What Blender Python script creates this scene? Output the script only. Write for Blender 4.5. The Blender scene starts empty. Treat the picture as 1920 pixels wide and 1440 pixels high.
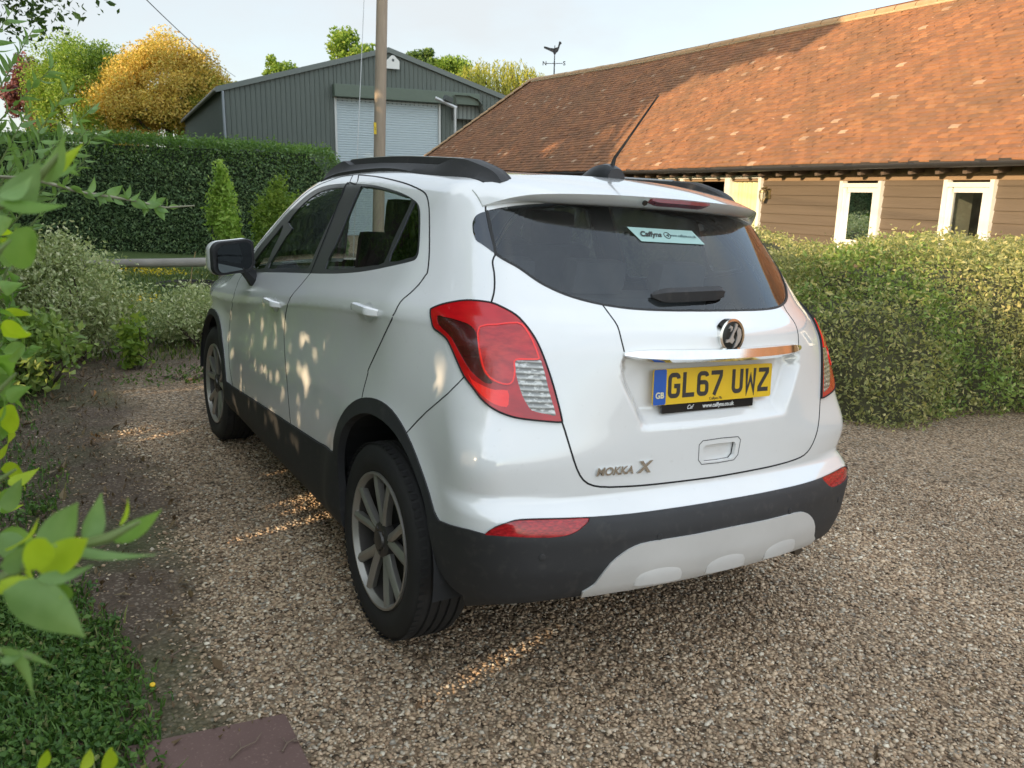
import bpy, bmesh, math, random
import numpy as np
from mathutils import Vector, Matrix
from mathutils.geometry import delaunay_2d_cdt
R = math.radians
rng = np.random.default_rng(7)
random.seed(7)
scene = bpy.context.scene
col = scene.collection
# ---------------------------------------------------------------- camera
CAM = Vector((-1.83626, -2.48455, 1.57388))
YAW, PITCH, ROLL = R(31.6582), R(-13.1977), R(1.06)
cd = bpy.data.cameras.new('camera'); cam = bpy.data.objects.new('camera', cd); col.objects.link(cam)
fw = Vector((math.sin(YAW)*math.cos(PITCH), math.cos(YAW)*math.cos(PITCH), math.sin(PITCH)))
r0 = Vector((math.cos(YAW), -math.sin(YAW), 0)); u0 = r0.cross(fw)
rt = r0*math.cos(ROLL)+u0*math.sin(ROLL); up = -r0*math.sin(ROLL)+u0*math.cos(ROLL)
cam.matrix_world = Matrix(((rt.x, up.x, -fw.x, CAM.x), (rt.y, up.y, -fw.y, CAM.y), (rt.z, up.z, -fw.z, CAM.z), (0, 0, 0, 1)))
cd.sensor_width = 36; cd.lens = 28.73; cd.clip_start = .05; cd.clip_end = 2000
cd.dof.use_dof = True; cd.dof.focus_distance = 3.8; cd.dof.aperture_fstop = 7.5
scene.camera = cam
# ---------------------------------------------------------------- light
SUN_EL, SUN_AZ = R(12.5), math.atan2(-.94, -.34)          # azimuth from +Y towards +X
SUNV = Vector((math.sin(SUN_AZ)*math.cos(SUN_EL), math.cos(SUN_AZ)*math.cos(SUN_EL), math.sin(SUN_EL)))
sl = bpy.data.lights.new('sun', 'SUN'); so = bpy.data.objects.new('sun', sl); col.objects.link(so)
sl.energy = 2.9; sl.angle = R(.5); sl.color = (1, .74, .46)
so.rotation_euler = SUNV.to_track_quat('Z', 'Y').to_euler(); so.location = (-20, -8, 12)
w = bpy.data.worlds.new('World'); scene.world = w; w.use_nodes = True
nt = w.node_tree; N = nt.nodes; L = nt.links; N.clear()
sky = N.new('ShaderNodeTexSky'); sky.sky_type = 'NISHITA'; sky.sun_disc = False
sky.sun_elevation = SUN_EL; sky.sun_rotation = SUN_AZ % (2*math.pi); sky.altitude = 50; sky.air_density = 1.0; sky.dust_density = 1.2
tc = N.new('ShaderNodeTexCoord'); mp = N.new('ShaderNodeMapping'); mp.inputs['Scale'].default_value = (1, 1, 2.6)
nz = N.new('ShaderNodeTexNoise'); nz.inputs['Scale'].default_value = 1.7; nz.inputs['Detail'].default_value = 7; nz.inputs['Roughness'].default_value = .55
rp = N.new('ShaderNodeValToRGB'); rp.color_ramp.elements[0].position = .32; rp.color_ramp.elements[1].position = .66
rp.color_ramp.elements[0].color = (.42,)*3+(1,); rp.color_ramp.elements[1].color = (.98,)*3+(1,)
mx = N.new('ShaderNodeMix'); mx.data_type = 'RGBA'; mx.inputs['B'].default_value = (2.52, 2.68, 2.78, 1)
bg = N.new('ShaderNodeBackground'); bg.inputs['Strength'].default_value = .115; wo = N.new('ShaderNodeOutputWorld')
L.new(tc.outputs['Generated'], mp.inputs[0]); L.new(mp.outputs[0], nz.inputs['Vector']); L.new(nz.outputs['Fac'], rp.inputs[0])
L.new(rp.outputs[0], mx.inputs['Factor']); L.new(sky.outputs[0], mx.inputs['A']); # the sky is brighter overhead and towards the sun (behind and left of the camera) than low in front
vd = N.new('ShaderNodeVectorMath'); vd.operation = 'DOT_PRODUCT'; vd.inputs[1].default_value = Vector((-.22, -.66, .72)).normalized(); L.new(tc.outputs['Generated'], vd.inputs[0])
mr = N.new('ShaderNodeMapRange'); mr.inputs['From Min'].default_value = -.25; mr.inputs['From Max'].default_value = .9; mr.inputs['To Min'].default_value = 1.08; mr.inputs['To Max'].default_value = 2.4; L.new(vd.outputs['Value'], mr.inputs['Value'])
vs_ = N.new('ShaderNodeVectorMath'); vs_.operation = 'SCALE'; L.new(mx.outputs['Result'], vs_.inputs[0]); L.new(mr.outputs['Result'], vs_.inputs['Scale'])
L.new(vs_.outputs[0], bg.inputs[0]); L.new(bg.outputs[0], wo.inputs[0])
scene.view_settings.view_transform = 'Standard'; scene.view_settings.look = 'None'
scene.view_settings.exposure = 1.38; scene.view_settings.gamma = 1
scene.render.engine = 'CYCLES'
scene.cycles.max_bounces = 8; scene.cycles.transparent_max_bounces = 24
# ---------------------------------------------------------------- helpers
def link(o, parent=None):
    col.objects.link(o)
    if parent is not None: o.parent = parent
    return o
def npmesh(name, V, Fc, mat=None, parent=None, smooth=False, normals=None):
    """mesh object from numpy verts and a (n,k) face array or list of those"""
    V = np.asarray(V, np.float32); me = bpy.data.meshes.new(name)
    Fl = Fc if isinstance(Fc, list) else [Fc]
    Fl = [np.asarray(f, np.int32) for f in Fl if len(f)]
    me.vertices.add(len(V)); me.vertices.foreach_set('co', V.ravel())
    nl = sum(f.size for f in Fl); npol = sum(len(f) for f in Fl)
    me.loops.add(nl); me.polygons.add(npol)
    me.loops.foreach_set('vertex_index', np.concatenate([f.ravel() for f in Fl]))
    tot = np.concatenate([np.full(len(f), f.shape[1], np.int32) for f in Fl])
    st = np.concatenate([[0], np.cumsum(tot)[:-1]]).astype(np.int32)
    me.polygons.foreach_set('loop_start', st); me.polygons.foreach_set('loop_total', tot)
    me.polygons.foreach_set('use_smooth', np.full(npol, smooth or normals is not None, bool))
    me.update(calc_edges=True)
    if normals is not None: me.normals_split_custom_set_from_vertices([tuple(map(float, n)) for n in normals])
    o = bpy.data.objects.new(name, me)
    if mat: me.materials.append(mat)
    return link(o, parent)
def bmobj(name, bm, mat, parent=None, smooth=False):
    me = bpy.data.meshes.new(name); bmesh.ops.recalc_face_normals(bm, faces=bm.faces); bm.to_mesh(me); bm.free()
    if smooth:
        me.polygons.foreach_set('use_smooth', [True]*len(me.polygons))
        me.set_sharp_from_angle(angle=R(38))
    o = bpy.data.objects.new(name, me)
    for m in (mat if isinstance(mat, (list, tuple)) else [mat]): me.materials.append(m)
    return link(o, parent)
def tag(o, label=None, cat=None, group=None, kind=None):
    if label: o['label'] = label
    if cat: o['category'] = cat
    if group: o['group'] = group
    if kind: o['kind'] = kind
    return o
def empty(name, loc=(0, 0, 0), rz=0, parent=None):
    o = bpy.data.objects.new(name, None); o.location = loc; o.rotation_euler = (0, 0, rz); return link(o, parent)
def box(bm, c, s, rot=None, bev=0):
    g = bmesh.ops.create_cube(bm, size=1); vs = g['verts']
    M = Matrix.Translation(c) @ (rot.to_4x4() if rot else Matrix.Identity(4)) @ Matrix.Diagonal((s[0], s[1], s[2], 1))
    bmesh.ops.transform(bm, matrix=M, verts=vs)
    if bev: bmesh.ops.bevel(bm, geom=list({e for v in vs for e in v.link_edges}), offset=bev, segments=2, affect='EDGES', profile=.7)
def tube(bm, pts, rad, n=8, cap=True):
    pts = [Vector(p) for p in pts]; rad = rad if isinstance(rad, (list, tuple)) else [rad]*len(pts)
    rings = []; ref = Vector((0, 0, 1))
    for i, p in enumerate(pts):
        d = (pts[min(i+1, len(pts)-1)]-pts[max(i-1, 0)]).normalized()
        a = d.cross(ref)
        if a.length < .1: a = d.cross(Vector((1, 0, 0)))
        a.normalize(); b = d.cross(a).normalized()
        rings.append([bm.verts.new(p+(a*math.cos(t)+b*math.sin(t))*rad[i]) for t in [2*math.pi*k/n for k in range(n)]])
    for q, s in zip(rings, rings[1:]):
        for k in range(n): bm.faces.new((q[k], q[(k+1) % n], s[(k+1) % n], s[k]))
    if cap: bm.faces.new(rings[0]); bm.faces.new(rings[-1][::-1])
def lathe(bm, prof, n=48, axis='X', cx=0, close=False):
    """prof: (along axis, radius) pairs"""
    rings = []
    for a, r in prof:
        ring = []
        for k in range(n):
            t = 2*math.pi*k/n; ring.append(bm.verts.new((a+cx, r*math.cos(t), r*math.sin(t)) if axis == 'X' else (r*math.cos(t), r*math.sin(t), a)))
        rings.append(ring)
    for q, s in zip(rings, rings[1:]+([rings[0]] if close else [])):
        for k in range(n): bm.faces.new((q[k], q[(k+1) % n], s[(k+1) % n], s[k]))
    return rings
# ---------------------------------------------------------------- materials
class MatB:
    def __init__(s, name):
        s.m = bpy.data.materials.new(name); s.m.use_nodes = True; s.nt = s.m.node_tree; s.N = s.nt.nodes; s.L = s.nt.links
        s.b = s.N['Principled BSDF']; s.out = s.N['Material Output']
    def new(s, t, **k):
        n = s.N.new(t)
        for a, v in k.items():
            if a in n.inputs: n.inputs[a].default_value = v
            else: setattr(n, a, v)
        return n
    def set(s, **k):
        for a, v in k.items():
            a = a.replace('_', ' ')
            s.b.inputs[a].default_value = (*v, 1) if isinstance(v, tuple) and len(v) == 3 and 'olor' in a+'r' and a in ('Base Color', 'Coat Tint', 'Emission Color') else v
        return s
    def coord(s, out='Object', scale=(1, 1, 1), rot=(0, 0, 0)):
        t = s.new('ShaderNodeTexCoord'); m = s.new('ShaderNodeMapping'); m.inputs['Scale'].default_value = scale; m.inputs['Rotation'].default_value = rot
        s.L.new(t.outputs[out], m.inputs[0]); return m.outputs[0]
    def noise(s, vec=None, scale=5, detail=4, rough=.55):
        n = s.new('ShaderNodeTexNoise'); n.inputs['Scale'].default_value = scale; n.inputs['Detail'].default_value = detail; n.inputs['Roughness'].default_value = rough
        if vec is not None: s.L.new(vec, n.inputs['Vector'])
        return n.outputs['Fac']
    def ramp(s, fac, stops, interp='LINEAR'):
        n = s.new('ShaderNodeValToRGB'); r = n.color_ramp; r.interpolation = interp
        while len(r.elements) < len(stops): r.elements.new(.5)
        for e, (p, c) in zip(r.elements, stops): e.position = p; e.color = (*c, 1) if isinstance(c, tuple) else (c, c, c, 1)
        s.L.new(fac, n.inputs[0]); return n.outputs[0]
    def mix(s, fac, a, b, mode='MIX'):
        n = s.new('ShaderNodeMix'); n.data_type = 'RGBA'; n.blend_type = mode
        for k, v in (('Factor', fac), ('A', a), ('B', b)):
            if hasattr(v, 'links') or hasattr(v, 'is_linked'): s.L.new(v, n.inputs[k])
            else: n.inputs[k].default_value = (*v, 1) if isinstance(v, tuple) and len(v) == 3 else v
        return n.outputs['Result']
    def math(s, op, a, b=0.0):
        n = s.new('ShaderNodeMath'); n.operation = op
        for k, v in ((0, a), (1, b)):
            if hasattr(v, 'is_linked'): s.L.new(v, n.inputs[k])
            else: n.inputs[k].default_value = v
        return n.outputs[0]
    def base(s, c): s.L.new(c, s.b.inputs['Base Color']); return s
    def bump(s, h, strength=.3, dist=.01):
        n = s.new('ShaderNodeBump'); n.inputs['Strength'].default_value = strength; n.inputs['Distance'].default_value = dist
        s.L.new(h, n.inputs['Height']); s.L.new(n.outputs[0], s.b.inputs['Normal']); return s
def simple(name, c, rough=.5, metal=0, coat=0, vary=.12, nscale=8, bump=0, spec=None):
    m = MatB(name); m.set(Roughness=rough, Metallic=metal, Coat_Weight=coat)
    if spec is not None: m.b.inputs['Specular IOR Level'].default_value = spec
    f = m.noise(m.coord(), nscale, 5)
    a = tuple(x*(1-vary) for x in c); b = tuple(min(1, x*(1+vary)) for x in c)
    m.base(m.mix(f, a, b))
    if bump: m.bump(m.noise(m.coord(), nscale*8, 4), bump, .004)
    return m.m
def leafmat(name, stops, trans=.35, rough=.5):
    m = MatB(name); g = m.new('ShaderNodeNewGeometry'); m.set(Roughness=rough)
    m.b.inputs['Specular IOR Level'].default_value = .35
    c = m.ramp(g.outputs['Random Per Island'], stops)
    c = m.mix(m.math('MULTIPLY', m.noise(m.coord(), 1.3, 3), .6), c, m.mix(1.0, c, (.55, .62, .5), 'MULTIPLY'))
    m.base(c)
    t = m.new('ShaderNodeBsdfTranslucent'); m.L.new(m.mix(1.0, c, (1.25, 1.3, .7), 'MULTIPLY'), t.inputs[0])
    x = m.new('ShaderNodeMixShader'); x.inputs[0].default_value = trans
    m.L.new(m.b.outputs[0], x.inputs[1]); m.L.new(t.outputs[0], x.inputs[2]); m.L.new(x.outputs[0], m.out.inputs[0]); return m.m
# ---------------------------------------------------------------- car body shape
def pch(xk, yk):
    """smooth monotone-ish cubic through knots"""
    xk=np.asarray(xk,float); yk=np.asarray(yk,float)
    h=np.diff(xk); d=np.diff(yk)/h
    m=np.zeros_like(yk); m[0]=d[0]; m[-1]=d[-1]
    for i in range(1,len(xk)-1):
        if d[i-1]*d[i]>0:
            w1=2*h[i]+h[i-1]; w2=h[i]+2*h[i-1]
            m[i]=(w1+w2)/(w1/d[i-1]+w2/d[i])
    def f(x):
        x=np.clip(x,xk[0],xk[-1]); i=np.clip(np.searchsorted(xk,x,side='right')-1,0,len(h)-1)
        t=(x-xk[i])/h[i]; t2=t*t; t3=t2*t
        return (2*t3-3*t2+1)*yk[i]+(t3-2*t2+t)*h[i]*m[i]+(-2*t3+3*t2)*yk[i+1]+(t3-t2)*h[i]*m[i+1]
    return f
def sst(a,b,x):
    t=np.clip((x-a)/(b-a),0,1); return t*t*(3-2*t)
def smax(a,b,k):
    h=np.clip(.5+.5*(a-b)/k,0,1); return b+(a-b)*h+k*h*(1-h)
# crease height along the side, half width at crease (plan view), lower section profile
ZC=pch([-.9,-.3,0,.5,1.2,2.1,2.7,3.4],[1.15,1.145,1.13,1.09,1.01,.90,.86,.82])
WP=pch([-.9,-.6,-.3,0,.6,1.3,2.0,2.6,3.0,3.3,3.5],[.80,.822,.848,.868,.872,.872,.870,.862,.80,.66,.5])
LOW=pch([-1.0,-.80,-.66,-.5,-.3,-.1,-.015,0],[-.10,-.035,.004,.010,.004,-.010,-.004,0])
UPK=pch([0,.03,.10,.22,.36,.5,.62],[0,.007,.045,.099,.160,.222,.29])
TPR=pch([-.9,-.3,0,.6,1.2,2.6],[1.36,1.24,1.14,1.03,1.0,1.0])
YC=pch([.15,.30,.40,.50,.57,.635,.655,.69,.80,1.0,1.10,1.155,1.175,1.225,1.30,1.40,1.50,1.60],
       [-.60,-.72,-.765,-.785,-.785,-.768,-.745,-.700,-.700,-.694,-.690,-.683,-.675,-.618,-.545,-.448,-.345,-.24])
WR=pch([.2,.42,.6,.75,.9,1.05,1.15,1.22,1.3,1.40,1.48,1.6],[.74,.825,.848,.845,.832,.798,.765,.732,.685,.635,.590,.52])
ZB=pch([-.9,-.78,-.6,-.42,-.3,3.5],[.42,.395,.345,.27,.25,.25])
CC=pch([.3,.45,.6,.77,.9,1.1,1.2,1.35,1.5],[.26,.25,.24,.20,.28,.43,.56,.56,.54])
KK=pch([.3,.5,.65,.77,.9,1.1,1.35,1.5],[.18,.17,.14,.10,.12,.13,.10,.10])
def F(x,y,z):
    x=np.abs(x); zc=ZC(y); dz=z-zc
    w=WP(y)+np.where(dz<0,LOW(dz*(.62/np.maximum(zc-.42,.2))*.95),-UPK(np.maximum(dz,0))*TPR(y))
    w=w+(WR(z)-w)*sst(.05,-.5,y)
    # haunch over the wheels
    for wy in (0,2.555):
        r=np.hypot(y-wy,z-.36); w=w+.022*np.exp(-((r-.40)/.085)**2)*sst(.25,.36,z)*sst(1.0,.62,z)
    fs=x-w
    xe=np.minimum(x,1.0)
    bulge=np.where(z>1.18,1.0,0)
    c=CC(z)
    yr=YC(z)+c*xe**2.3
    hw=.30+.06*sst(.9,1.05,z)
    yr=yr+.054*sst(1.094,1.078,z)*sst(.872,.932,z)*sst(hw+.035,hw-.015,x)
    fr=(yr-y)*.93
    k=KK(z)
    f=smax(fs*.97,fr,k)
    T=TY(y)-.045*(x/.6)**2.4
    f=smax(f,(z-T)*.97,.07)
    f=smax(f,(y-(3.40-.35*xe**2.5-.25*np.maximum(z-.7,0)))*.95,.2)
    f=smax(f,(ZB(y)-z),.05)
    return f
TY=pch([-.6,-.38,-.1,.3,.8,1.3,1.62,2.0,2.42,2.6,3.0,3.3,3.45],[1.535,1.585,1.625,1.645,1.658,1.650,1.607,1.415,1.120,1.075,1.02,.93,.80])
Z0=.78; Y0=.30
def chart_dir(u,p):
    u=np.asarray(u,float); p=np.asarray(p,float)
    ps=np.where(u<0,-u,0)
    oy=np.where(u>0,Y0+u,Y0)
    d=np.stack([-np.cos(p)*np.cos(ps),-np.cos(p)*np.sin(ps),np.sin(p)],-1)
    o=np.stack([np.zeros_like(oy),oy,np.full_like(oy,Z0)],-1)
    return o,d
def solve(o,d,t0,t1,n=34):
    a=np.full(o.shape[:-1],t0,float); b=np.full(o.shape[:-1],t1,float)
    for _ in range(n):
        m=(a+b)/2; P=o+d*m[...,None]; v=F(P[...,0],P[...,1],P[...,2])
        a=np.where(v<0,m,a); b=np.where(v<0,b,m)
    return o+d*((a+b)/2)[...,None]
def surf(u,p,off=0.0):
    o,d=chart_dir(u,p); P=solve(o,d,.02,2.2)
    return P
def grad(P,h=2e-3):
    x,y,z=P[...,0],P[...,1],P[...,2]
    g=np.stack([F(x+h,y,z)-F(x-h,y,z),F(x,y+h,z)-F(x,y-h,z),F(x,y,z+h)-F(x,y,z-h)],-1)
    return g/np.maximum(np.linalg.norm(g,axis=-1,keepdims=True),1e-9)
def to_chart(P):
    P=np.asarray(P,float); x,y,z=-P[...,0],P[...,1],P[...,2]
    back=y<Y0
    ps=np.arctan2(Y0-y,x); r=np.where(back,np.hypot(x,y-Y0),x)
    return np.where(back,-ps,y-Y0), np.arctan2(z-Z0,r)
SPZ=pch([0,.2,.3,.4,.5,.55,.62],[1.567,1.565,1.562,1.557,1.547,1.533,1.498])
MIRC=(.94,1.76,1.168)
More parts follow.
